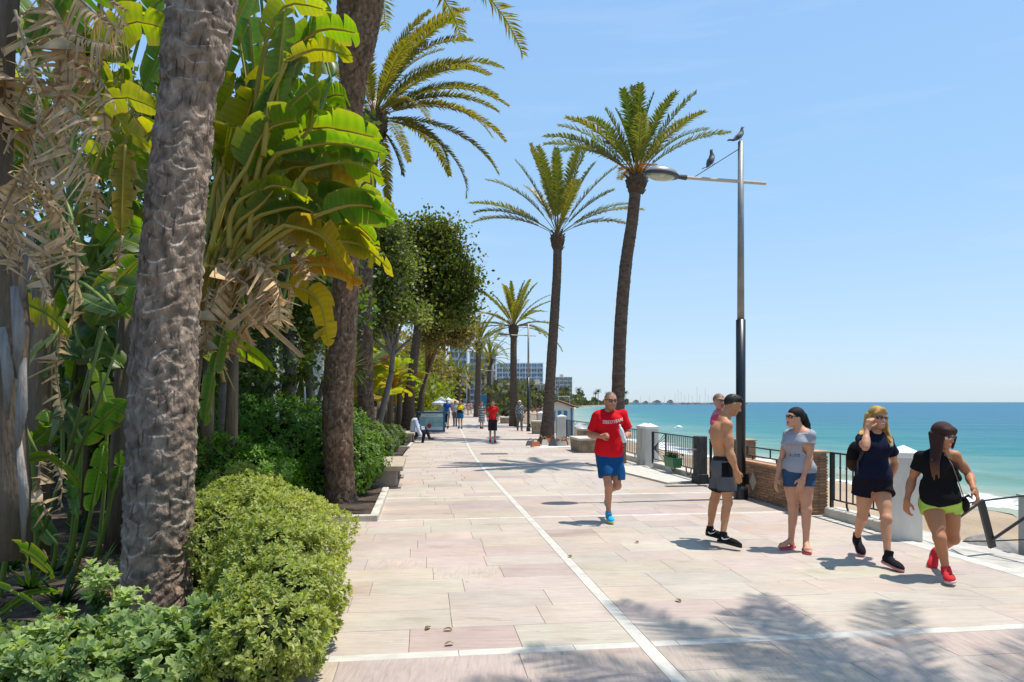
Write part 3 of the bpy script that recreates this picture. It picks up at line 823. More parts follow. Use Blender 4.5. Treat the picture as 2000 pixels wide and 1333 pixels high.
# ---- street lamps
M_pole = mat('grey_lamp_pole', (0.30, 0.29, 0.27), 0.5, spec=0.5, metal=0.2, noise=(5, 0.25))
M_black = mat('black_paint', (0.008, 0.010, 0.013), 0.35, spec=0.5)
M_arm = mat('cream_arm', (0.52, 0.45, 0.37), 0.5)
M_lens = mat('lamp_glass', (0.50, 0.55, 0.46), 0.15, noise=(12, 0.3), coat=0.6)
M_head = mat('lamp_housing', (0.055, 0.058, 0.055), 0.45)
M_headtop = mat('lamp_housing_top', (0.20, 0.21, 0.20), 0.4)
def lamp(u, v, lab, full=True, loc=None, rz=None):
    p = Vector(loc) if loc is not None else W(u, v, 0.0)
    t = thing('street_lamp', lab, 'street lamp', p, rz if rz is not None else heading(u), 'street lamps along the promenade')
    m = MB(); m.tube([(0, 0, 0), (0, 0, 3.0)], 0.078, 16); m.build('black_sleeve', M_black, t, smooth=True)
    m = MB(); m.lathe([(0.115, 0.0), (0.115, 0.16), (0.10, 0.19), (0.08, 0.22)], 16); m.box(0.07, 0.12, -0.05, 0.05, 0.25, 0.42); m.build('foot', M_black, t)
    m = MB(); m.tube([(0, 0, 3.0), (0, 0, 5.98)], [0.058, 0.046], 14); m.build('pole', M_pole, t, smooth=True)
    m = MB(); m.tube([(0.44, 0, 5.30), (-0.98, 0, 5.34)], [0.030, 0.030], 8); m.build('cross_arm', M_arm, t)
    m = MB(); m.tube([(-0.95, 0, 5.34), (-1.12, 0, 5.35)], [0.045, 0.035], 10); m.build('arm_socket', M_head, t)
    m = MB(); m.tube([(-0.82, 0, 5.35), (-0.03, 0, 5.86)], 0.007, 5); m.build('stay_wire', M_head, t)
    m = MB(); m.ell((0, 0, 0), (0.10, 0.10, 0.04), 8, 4, Matrix.Identity(4)); 
    # luminaire: shallow dome over an oval glass
    ca = (-1.38, 0, 5.37); Mh = Matrix.Translation(ca) @ Matrix.Rotation(math.radians(5), 4, 'Y')
    m = MB(); m.lathe([(0.02, 0.125), (0.15, 0.115), (0.245, 0.075), (0.29, 0.018), (0.292, 0.0)], 24, sx=1.0, sy=0.62, M=Mh); m.build('housing', M_headtop, t, smooth=True)
    m = MB(); m.lathe([(0.296, -0.028), (0.302, -0.01), (0.298, 0.012)], 24, sx=1.0, sy=0.64, M=Mh); m.build('rim', M_head, t)
    m = MB(); m.lathe([(0.02, -0.10), (0.12, -0.09), (0.20, -0.062), (0.258, -0.029)], 24, c=(-0.01, 0, 0), sx=1.0, sy=0.62, M=Mh); m.build('glass_bowl', M_lens, t, smooth=True)
    return t
LAMP = lamp(0, 0, 'nearest street lamp, two pigeons sitting on it, beside the shirtless man', loc=(3.83, 11.43, 0), rz=0.13)
g2 = G(1032, 843); lamp(0, 0, 'second street lamp, smaller, in front of the leaning palm and the pale hotel', loc=(g2[0], g2[1], 0), rz=0.1)
g3 = G(963, 813); lamp(0, 0, 'third small street lamp among the far palm crowns', loc=(g3[0], g3[1], 0), rz=0.1)

# ---- pigeons
M_pgd = mat('pigeon_feathers', (1, 1, 1), 0.7, attr=True)
def pigeon(loc, rz, lab, tilt=0.0, flip=1):
    t = thing('pigeon', lab, 'pigeon', loc, rz, 'pigeons on the street lamp')
    m = MB(); m.cur = (0.10, 0.105, 0.12)
    Mt = Matrix.Rotation(tilt, 4, 'Y')
    body = [(-0.17, 0.035, 0.006), (-0.12, 0.045, 0.022), (-0.06, 0.07, 0.045), (0.0, 0.10, 0.056), (0.045, 0.135, 0.05), (0.065, 0.175, 0.032), (0.075, 0.205, 0.026), (0.09, 0.225, 0.024), (0.105, 0.232, 0.012)]
    m.tube([Mt @ Vector((x, 0, z)) for x, z, r in body], [r for x, z, r in body], 10, flat=0.85)
    for i, v in enumerate(m.v):
        if i // 10 in (4, 5): m.c[i] = (0.05, 0.075, 0.07)
        if i // 10 >= 6: m.c[i] = (0.07, 0.08, 0.10)
    m.build('body', M_pgd, t, smooth=True, color=True)
    for s in (-1, 1):
        w = MB(); w.cur = (0.17, 0.175, 0.19)
        pts = [Mt @ Vector(q) for q in ((0.035, s*0.042, 0.13), (-0.02, s*0.052, 0.105), (-0.08, s*0.046, 0.068), (-0.15, s*0.018, 0.035))]
        w.tube(pts, [0.018, 0.034, 0.026, 0.004], 8, flat=0.35)
        for i, v in enumerate(w.v):
            if i // 8 == 2: w.c[i] = (0.035, 0.035, 0.04)
        w.build('wing', M_pgd, t, smooth=True, color=True)
        l = MB(); l.cur = (0.4, 0.12, 0.10); l.tube([Mt @ Vector((0.0, s*0.02, 0.05)), Vector((0.005, s*0.02, 0.0))], 0.005, 5)
        l.build('leg', M_pgd, t, color=True)
    b = MB(); b.cur = (0.08, 0.07, 0.06); b.tube([Mt @ Vector((0.112, 0, 0.226)), Mt @ Vector((0.135, 0, 0.215))], [0.007, 0.001], 6); b.build('beak', M_pgd, t, color=True)
    tl = MB(); tl.cur = (0.05, 0.05, 0.06); tl.box(-0.25, -0.13, -0.028, 0.028, 0.018, 0.03, M=Mt @ Matrix.Rotation(0.15, 4, 'Y')); tl.build('tail', M_pgd, t, color=True)
hr = LAMP.rotation_euler.z
def on_lamp(x, z): return Vector((3.83+x*math.cos(hr), 11.43+x*math.sin(hr), z))
pigeon(on_lamp(0.0, 5.98), hr+0.2, 'small grey pigeon perched on top of the lamp pole', tilt=-0.25)
tp = pigeon(on_lamp(-0.47, 5.57), hr+0.3, 'larger dark pigeon perched on the stay wire of the lamp', tilt=-0.62)

# ---- stone block seats near the palms
def block(u, v, w, l, h, lab, top=True, rz=0, cat='bench'):
    t = thing('stone_block_seat', lab, cat, W(u, v, 0), heading(u)+rz)
    m = MB(); m.box(-w/2, w/2, -l/2, l/2, 0, h, tx=1.08, ty=1.05, b=0)
    m.build('base', M_tan, t)
    if top:
        m = MB(); m.box(-w/2-0.06, w/2+0.06, -l/2-0.05, l/2+0.05, h, h+0.07, b=0.01); m.build('top_slab', M_slabtop, t)
    return t
block(22.6, 3.72, 0.62, 1.5, 0.40, 'low tan stone block with a cream slab top right of the vendor goods')
block(35.2, 3.95, 0.75, 0.7, 0.60, 'square brown plinth seat right of the second lamp post', cat='plinth')
block(24.6, 4.25, 0.6, 1.0, 0.62, 'rusty brown plinth against the fence behind the jogger', cat='plinth')
block(52.5, 3.6, 0.6, 1.6, 0.42, 'far pale stone bench beside the fifth palm')

# ---- beach hut
M_hutw = mat('white_planks', (0.70, 0.70, 0.66), 0.7, noise=(3, 0.08))
M_hutb = mat('blue_shutter', (0.03, 0.22, 0.42), 0.6)
M_roof = mat('brown_roof', (0.20, 0.09, 0.05), 0.8, noise=(9, 0.3))
hp = P3(1094, 846, 44); HX = Vector((2.95, 44.5, -0.55))
t = thing('beach_hut', 'small white beach hut with blue shutters and a brown gabled roof', 'hut', HX, -0.12)
m = MB(); m.box(-0.95, 1.05, -0.75, 1.9, 0, 1.85); 
m.add([(-0.95, -0.75, 1.85), (1.05, -0.75, 1.85), (0.05, -0.75, 2.22), (-0.95, 1.9, 1.85), (1.05, 1.9, 1.85), (0.05, 1.9, 2.22)], [(0, 1, 2), (5, 4, 3)])
m.build('wall', M_hutw, t)
for s, (xa, xb) in enumerate(((-1.2, 0.05), (0.05, 1.35))):
    za, zb = (1.80, 2.24) if s == 0 else (2.24, 1.78)
    m = MB(); m.add([(xa, -1.0, za), (xb, -1.0, zb), (xb, 2.1, zb), (xa, 2.1, za), (xa, -1.0, za+0.08), (xb, -1.0, zb+0.08), (xb, 2.1, zb+0.08), (xa, 2.1, za+0.08)],
                    [(3, 2, 1, 0), (4, 5, 6, 7), (0, 1, 5, 4), (1, 2, 6, 5), (2, 3, 7, 6), (3, 0, 4, 7)]); m.build('roof', M_roof, t)
m = MB(); m.box(-2.5, -0.96, -0.9, 1.4, 1.62, 1.70); m.build('side_awning', M_roof, t)
for xx in (-2.35, -1.2):
    m = MB(); m.box(xx, xx+0.1, -0.8, -0.7, 0, 1.62); m.build('awning_post', M_hutw, t)
for xx in (-0.30, 0.08, 0.46):
    m = MB(); m.box(xx, xx+0.22, -0.79, -0.75, 0.95, 1.62); m.build('shutter', M_hutb, t)
m = MB(); m.box(0.46, 0.68, -0.80, -0.751, 0.0, 0.94); m.build('door', M_hutb, t)
m = MB(); m.box(0.90, 1.02, -0.80, -0.751, 0.0, 1.78); m.build('corner_post', M_hutb, t)
m = MB(); m.box(-1.0, 1.1, -0.80, 1.95, -0.6, 0.0); m.build('plinth', M_tan, t)

# ---- vendor goods at the palm base
M_cloth = mat('white_ground_cloth', (0.70, 0.68, 0.64), 0.9, bump=(6, 0.5))
cl = MB(); n_ = 14
c0 = Vector((*G(1125, 873), 0.008))
for (cx, cy, sx, sy) in ((0, 0, 1.15, 0.5),):
    vs = [(cx+sx*math.cos(a)*(1+0.12*math.sin(3*a)), cy+sy*math.sin(a)*(1+0.1*math.sin(5*a)), 0.006*math.sin(4*a)+0.004) for a in [2*math.pi*k/24 for k in range(24)]]
    vs.append((0, 0, 0.012)); cl.add(vs, [(k, (k+1) % 24, 24) for k in range(24)])
o = cl.build('ground_cloth', M_cloth, loc=c0-Vector((0.75, 0, 0.003))); tag(o, 'white cloth spread on the paving under the vendor goods', 'cloth')
M_hb = [mat('orange_leather', (0.42, 0.12, 0.04), 0.6), mat('brown_leather', (0.14, 0.06, 0.035), 0.6), mat('cream_leather', (0.55, 0.50, 0.42), 0.6), mat('ochre_leather', (0.45, 0.24, 0.06), 0.6), mat('grey_leather', (0.10, 0.11, 0.11), 0.6)]
R.seed(21)
bags = [(1036, 871, 4, 'grey'), (1046, 873, 0, 'orange'), (1056, 868, 1, 'dark brown'), (1064, 871, 2, 'cream'), (1070, 866, 0, 'orange'), (1080, 872, 4, 'grey'), (1088, 869, 1, 'brown'), (1097, 872, 2, 'cream'), (1102, 870, 0, 'bright orange'), (1112, 868, 2, 'small cream'), (1122, 872, 4, 'dark grey'), (1128, 868, 1, 'brown'), (1134, 872, 3, 'ochre'), (1142, 868, 3, 'pale ochre')]
whr = ['leftmost in the row', 'second from the left', 'behind the second bag', 'fourth from the left', 'against the palm base', 'at the middle of the cloth', 'right of the middle', 'next to the brightest bag', 'tallest of the row', 'in the gap between the two groups', 'at the left of the right group', 'at the back of the right group', 'largest of the right group', 'nearest the stone block seat']
for (bx, by, k, cn), wh in zip(bags, whr):
    p = G(bx, by, 0.01); h = R.uniform(0.16, 0.27); w = R.uniform(0.13, 0.2)
    t = thing('handbag', cn+' handbag of the vendor on the paving, '+wh, 'handbag', (p[0], p[1], 0.012), R.uniform(-0.5, 0.5), 'handbags laid out at the palm base')
    m = MB(); m.box(-w, w, -0.05, 0.06, 0, h, tx=R.uniform(0.55, 0.85), ty=0.35, b=0); m.build('body', M_hb[k], t)
    m = MB(); m.tube([(-w*0.45, 0, h*0.95), (-w*0.35, 0, h*1.35), (0, 0, h*1.55), (w*0.35, 0, h*1.35), (w*0.45, 0, h*0.95)], 0.012, 5); m.build('handle', M_hb[(k+1) % 5], t)
W = W_base
# ================================================================== FAR SHORE: hotels, harbour, boats
M_hot = mat('hotel_white', (0.66, 0.70, 0.73), 0.8)
M_hot2 = mat('hotel_cream', (0.55, 0.50, 0.42), 0.8)
M_glassf = mat('far_window_glass', (0.22, 0.29, 0.36), 0.4)
M_rail = mat('far_balcony', (0.42, 0.52, 0.60), 0.7)
def hotel(px0, px1, pyt, Y, nfl, nbay, lab, mw=M_hot, dep=18, pyb=775, rz=0.0, merged=False):
    a = P3(px0, pyb, Y); b = P3(px1, pyt, Y)
    w = b.x-a.x; z0 = -1.3; H = b.z - z0
    t = thing('hotel', lab, 'building', (a.x, Y, z0), rz)
    m = MB(); m.box(0, w, 0.9, dep, 0, H); m.build('wall', mw, t)
    m = MB(); m.box(-0.5, w+0.5, 0.3, dep+0.4, H, H+0.6); m.build('roof_slab', mw, t)
    m = MB(); m.box(w*0.3, w*0.5, dep*0.3, dep*0.7, H+0.6, H+3.2); m.build('roof_house', mw, t)
    fh = H/nfl; bw = w/nbay
    wme = MB(); wme.box(0.12*bw, 0.88*bw, 0.78, 0.92, 0.30*fh, 0.90*fh); wme = wme.mesh('window')
    sme = MB(); sme.box(0, w, -0.5, 0.9, -0.1, 0.12); sme = sme.mesh('balcony_slab')
    rme = MB(); rme.box(0.05*bw, 0.95*bw, -0.45, -0.36, 0.12, 0.36*fh); rme = rme.mesh('balcony_front')
    for f in range(nfl):
        link('balcony_slab', sme, mw, t, loc=(0, 0, f*fh+0.12))
        for c in range(nbay):
            link('window', wme, M_glassf, t, loc=(c*bw, 0, f*fh))
            if (f+c) % 3 != 0: link('balcony_front', rme, M_rail, t, loc=(c*bw, 0, f*fh+0.02))
    dme = MB(); dme.box(-0.25, 0.25, -0.5, 0.9, 0, H); dme = dme.mesh('party_wall')
    for c in range(0, nbay+1, 2): link('party_wall', dme, mw, t, loc=(c*bw, -0.02, 0))
    return t
hotel(970, 1060, 711, 430, 9, 16, 'large pale blue and white hotel block with rows of balconies', M_hot)
hotel(1085, 1117, 738, 640, 7, 8, 'smaller grey apartment block right of the large hotel', M_hot2)
hotel(918, 968, 690, 330, 9, 7, 'tall cream stepped apartment block behind the far palms', M_hot2, dep=14)
hotel(880, 912, 640, 260, 10, 4, 'white apartment tower mostly hidden by the tree crowns', M_hot, dep=12)
hotel(1030, 1080, 752, 380, 3, 8, 'low cream terrace building in front of the large hotel', M_hot2, dep=10)
# harbour village
M_vill = mat('village_white', (0.66, 0.64, 0.60), 0.8); M_vroof = mat('village_roof', (0.30, 0.17, 0.11), 0.8)
R.seed(9)
vn = ['behind the left end of the breakwater', 'beside the first far palm', 'left of the masts', 'with the widest roof', 'at the harbour centre', 'just before the masts', 'among the masts', 'near the breakwater tip']
for i, px in enumerate((1150, 1172, 1196, 1222, 1243, 1262, 1284, 1310)):
    Y = 1010+R.uniform(-20, 40); p = P3(px, 780, Y); w = R.uniform(5, 11); h = R.uniform(2.2, 5)
    t = thing('harbour_house', 'tiny white harbour house '+vn[i], 'house', (p.x, Y, -1.36), 0, 'white houses round the harbour')
    m = MB(); m.box(-w/2, w/2, 0, 10, 0, h); m.build('wall', M_vill, t)
    m = MB(); m.prism([(-w/2-0.5, h), (w/2+0.5, h), (0, h+2.5)], 0, 10, M=Matrix(((1, 0, 0, 0), (0, 0, 1, 0), (0, 1, 0, 0), (0, 0, 0, 1)))); m.build('roof', M_vroof, t)
    wn_ = MB(); wn_.box(-w*0.3, w*0.3, -0.2, 0, h*0.4, h*0.7); wn_.build('window', M_glassf, t)
# breakwater
M_bw = mat('breakwater_rock', (0.25, 0.22, 0.18), 0.95, noise=(0.3, 0.4))
m = MB(); R.seed(4)
x0 = P3(1170, 790, 1060).x; x1 = P3(1457, 790, 1060).x
for k in range(150):
    x = x0+(x1-x0)*k/149; r = R.uniform(2.2, 4.0)
    m.ell((x-x0, R.uniform(-4, 4), 0), (r*1.2, r, r*R.uniform(0.6, 1.0)), 6, 4)
tag(m.build('breakwater', M_bw, loc=(x0, 1060, SEA)), 'long low rock breakwater of the harbour on the horizon', 'breakwater')
# sailing boats in the harbour: each hull and mast
M_mast = mat('boat_mast', (0.42, 0.44, 0.47), 0.5); M_hull = mat('boat_hull', (0.62, 0.64, 0.66), 0.5)
R.seed(14)
mx = [1180, 1216, 1251, 1268, 1297, 1318, 1324, 1330, 1337, 1345, 1352, 1361, 1366, 1377, 1383, 1390, 1402, 1411]
mwhr = ['alone at the left end of the breakwater', 'between the two left groups of harbour houses', 'short one before the central houses', 'next after the central short one', 'standing alone left of the dense masts', 'first of the dense masts', 'second of the dense masts, rather tall', 'third of the dense masts', 'in the middle of the dense left masts', 'just left of the shortest dense mast', 'short one left of the tallest mast', 'the tallest mast of all', 'short one right of the tallest mast', 'second tallest, behind the head of the child', 'right beside the second tallest', 'left of the lamp post, third last', 'left of the lamp post, second last', 'last one before the breakwater tip']
mh = [10, 9, 11, 10, 12, 16, 22, 18, 13, 15, 11, 26, 14, 25, 12, 10, 12, 9]
for i, px in enumerate(mx):
    Y = 1085; p = P3(px, 785, Y)
    t = thing('sailing_boat', 'moored sailing boat in the distant harbour, '+mwhr[i], 'boat', (p.x, Y, SEA+0.5), 0, 'masts in the distant harbour')
    m = MB(); m.add([(-5, 0, 2.5), (6, 0, 2.9), (4, -1.6, 2.5), (-5, -1.6, 2.3), (-4.5, 0, 0), (4, 0, 0), (3.5, -1.3, 0), (-4.5, -1.3, 0)], [(0, 3, 2, 1), (4, 5, 6, 7), (3, 7, 6, 2), (2, 6, 5, 1), (0, 4, 7, 3), (1, 5, 4, 0)]); m.build('hull', M_hull, t)
    m = MB(); h = mh[i]*0.95; m.tube([(0, -0.8, 2.5), (0, -0.8, 2.5+h)], 0.16, 5); m.build('mast', M_mast, t)
# white parasols / beach bar roofs
M_white = mat('white_canvas', (0.72, 0.72, 0.70), 0.8, trans=0.2, tcol=(1, 1, 1))
for px, py, Y, w, lab in ((1102, 774, 330, 6, 'flat white beach bar canopy below the second hotel'), (1140, 783, 700, 18, 'long white beach bar canopy near the bay corner'), (1200, 785, 900, 22, 'far white canopy beside the harbour houses')):
    p = P3(px, py, Y); t = thing('beach_canopy', lab, 'canopy', (p.x, Y, -1.36))
    m = MB(); m.box(-w/2, w/2, 0, 4, p.z+1.36-0.4, p.z+1.36); m.build('roof', M_white, t)
    for s in (-0.45, 0.45):
        m = MB(); m.box(s*w-0.15, s*w+0.15, 0, 0.3, 0, p.z+1.36-0.4); m.build('post', M_mast, t)
# foam patch / buoy out on the water
m = MB(); R.seed(2)
m.ell((0, 0, 0.06), (0.42, 0.3, 0.26), 14, 6); m.ell((0.4, 0.1, 0.0), (0.4, 0.2, 0.12), 10, 5); m.ell((-0.4, 0.1, 0.0), (0.35, 0.2, 0.10), 10, 5)
p = G(1326, 836, SEA); tag(m.build('foam_buoy', mat('white_foam', (0.75, 0.77, 0.77), 0.8), loc=(p[0], p[1], SEA), smooth=True), 'white foaming hump on the water left of the shirtless man', 'foam')
for px, py in ((1430, 790),):
    pass
# ================================================================== PALMS
def nz3(seed, n=10, fr=(0.6, 2.5)):
    """cheap smooth noise: sum of random sines"""
    r = rng(seed); K = r.normal(size=(n, 3)); K /= np.linalg.norm(K, axis=1)[:, None]; K *= r.uniform(fr[0], fr[1], n)[:, None]
    P = r.uniform(0, 6.28, n); A = 1/np.sqrt(np.arange(1, n+1))
    A /= np.linalg.norm(A)
    return lambda X: (np.sin(X @ K.T + P) * A).sum(-1)

M_bark = mat('palm_bark', (1, 1, 1), 0.92, spec=0.2, attr=True, noise=(16, 0.5), bump=(38, 0.9, 0.03), stretch=(1, 1, 0.45))
M_barkfar = mat('palm_bark_far', (0.175, 0.120, 0.088), 0.95, spec=0.15, noise=(5, 0.45), bump=(9, 0.9, 0.05), stretch=(1, 1, 3.0))
M_frond = mat('palm_frond', (1, 1, 1), 0.45, spec=0.4, attr=True, trans=0.38, tcol=(1.5, 1.6, 0.45))
M_rachis = mat('palm_rachis', (0.26, 0.22, 0.07), 0.6)
M_boot = mat('palm_boots', (0.13, 0.085, 0.055), 0.95, noise=(12, 0.5), bump=(20, 0.8, 0.03))
M_date = mat('orange_date_stalk', (0.62, 0.26, 0.03), 0.6)

def spline(pts, n):
    pts = np.array([tuple(p) for p in pts], float); k = len(pts)
    t = np.linspace(0, k-1, n); out = np.zeros((n, pts.shape[1]))
    for i, tt in enumerate(t):
        j = min(int(tt), k-2); f = tt-j
        p0 = pts[max(j-1, 0)]; p1 = pts[j]; p2 = pts[j+1]; p3 = pts[min(j+2, k-1)]
        out[i] = 0.5*((2*p1)+(-p0+p2)*f+(2*p0-5*p1+4*p2-p3)*f*f+(-p0+3*p1-3*p2+p3)*f**3)
    return out

def scar_trunk(pts, rads, nth, nz, seed, rowh=0.095, ncell=7, amp=0.016, tone=1.0, wear=1.0, tint=(1, 1, 1)):
    """trunk surface with eye-shaped leaf scars as relief"""
    C = spline([(*p, r) for p, r in zip(pts, rads)], nz)
    L_ = np.concatenate([[0], np.cumsum(np.linalg.norm(np.diff(C[:, :3], axis=0), axis=1))])
    th = np.linspace(0, 2*math.pi, nth, endpoint=False)
    S, T = np.meshgrid(L_, th, indexing='ij')
    Rr = np.repeat(C[:, 3:4], nth, 1)
    ring = np.stack([np.cos(T), np.sin(T), S/0.30], -1)
    n1, n2, n3 = nz3(seed, 12, (1.0, 3.0)), nz3(seed+1, 12, (1.0, 3.0)), nz3(seed+2, 26, (4, 16))
    n4 = nz3(seed+3, 16, (2, 6)); n5 = nz3(seed+4, 30, (10, 34))
    s_w = S + 0.05*n1(ring*np.array([1.2, 1.2, 0.8])) + 0.024*n4(ring*1.6)+0.007*n3(ring)
    t_w = T/(2*math.pi)*ncell + 0.28*n2(ring) + 0.06*n3(ring)
    row = np.floor(s_w/rowh); y = s_w/rowh-row
    rr_ = rng(seed+9).uniform(0, 1, 4000)
    off = np.where(row % 2 == 0, 0.0, 0.5) + 0.25*rr_[(row.astype(int) % 997)]
    xc = t_w+off; cell = np.floor(xc); x = xc-cell-0.5
    hid = (row.astype(int)*31+cell.astype(int)*17) % 3989
    wv = 0.45+0.50*rr_[hid]; hv = 0.16+0.36*rr_[(hid*7) % 3989]; yo = 0.5+0.36*(rr_[(hid*13) % 3989]-0.5)
    px = np.clip(1-(2*x/wv)**2*0.9, 0, None)
    low = yo-hv*np.sqrt(px); up = yo+hv*0.8*px
    g = lambda d, w: np.exp(-(d/w)**2)
    on = (np.abs(x) < wv*0.52)
    lip = g(y-low, 0.055)*on*(0.6+0.6*rr_[(hid*5) % 3989]); ulip = g(y-up, 0.04)*on*0.5
    inside = ((y > low) & (y < up) & on).astype(float)
    cont = g(y-0.5+0.5*np.abs(x), 0.05)*(~on)*0.35           # loose ridge joining the scars
    d = amp*(1.25*lip+0.7*ulip-0.75*inside+0.8*cont) + 0.0035*n3(ring)*1.6 + 0.0030*n5(ring)*1.5 + 0.005*n4(ring)
    Rn = Rr*(1+0.02*n2(ring*0.4)) + d
    # frames
    tg = np.gradient(C[:, :3], axis=0); tg /= np.linalg.norm(tg, axis=1)[:, None]
    X0 = np.cross(np.array([0, 1, 0]), tg); X0 /= np.linalg.norm(X0, axis=1)[:, None]; Y0 = np.cross(tg, X0)
    V = C[:, None, :3] + X0[:, None, :]*(np.cos(T)*Rn)[..., None] + Y0[:, None, :]*(np.sin(T)*Rn)[..., None]
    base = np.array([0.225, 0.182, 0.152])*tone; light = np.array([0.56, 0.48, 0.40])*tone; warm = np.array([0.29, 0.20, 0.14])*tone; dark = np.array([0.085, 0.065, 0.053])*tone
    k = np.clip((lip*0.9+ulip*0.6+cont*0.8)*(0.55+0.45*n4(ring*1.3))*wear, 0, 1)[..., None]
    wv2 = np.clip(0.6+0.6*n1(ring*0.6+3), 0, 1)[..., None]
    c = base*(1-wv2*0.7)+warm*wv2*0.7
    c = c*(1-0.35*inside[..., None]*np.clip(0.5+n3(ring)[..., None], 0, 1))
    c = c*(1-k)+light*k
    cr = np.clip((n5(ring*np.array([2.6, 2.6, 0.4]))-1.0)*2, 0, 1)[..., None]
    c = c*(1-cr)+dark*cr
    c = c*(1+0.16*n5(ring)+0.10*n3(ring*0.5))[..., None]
    c = c*np.array(tint); idx = np.arange(nz*nth).reshape(nz, nth); nx_ = np.roll(idx, -1, 1)
    F = np.stack([idx[:-1].ravel(), nx_[:-1].ravel(), nx_[1:].ravel(), idx[1:].ravel()], 1)
    return np_mesh('trunk', V.reshape(-1, 3), [F], True, np.clip(c, 0.01, 1).reshape(-1, 3))

def far_trunk(pts, rads, nth, nz, seed, ringh=0.12, amp=0.018):
    C = spline([(*p, r) for p, r in zip(pts, rads)], nz)
    L_ = np.concatenate([[0], np.cumsum(np.linalg.norm(np.diff(C[:, :3], axis=0), axis=1))])
    th = np.linspace(0, 2*math.pi, nth, endpoint=False); S, T = np.meshgrid(L_, th, indexing='ij')
    q = (S/ringh + T/(2*math.pi)*5*0.5) % 1.0
    q2 = (S/ringh - T/(2*math.pi)*5*0.5) % 1.0
    d = amp*(np.minimum(q, 1-q)+np.minimum(q2, 1-q2))*1.2 + rng(seed).normal(size=S.shape)*amp*0.18
    Rn = np.repeat(C[:, 3:4], nth, 1)+d-amp*0.5
    tg = np.gradient(C[:, :3], axis=0); tg /= np.linalg.norm(tg, axis=1)[:, None]
    X0 = np.cross(np.array([0, 1, 0]), tg); X0 /= np.linalg.norm(X0, axis=1)[:, None]; Y0 = np.cross(tg, X0)
    V = C[:, None, :3] + X0[:, None, :]*(np.cos(T)*Rn)[..., None] + Y0[:, None, :]*(np.sin(T)*Rn)[..., None]
    idx = np.arange(nz*nth).reshape(nz, nth); nx_ = np.roll(idx, -1, 1)
    F = np.stack([idx[:-1].ravel(), nx_[:-1].ravel(), nx_[1:].ravel(), idx[1:].ravel()], 1)
    return np_mesh('trunk', V.reshape(-1, 3), [F], True)

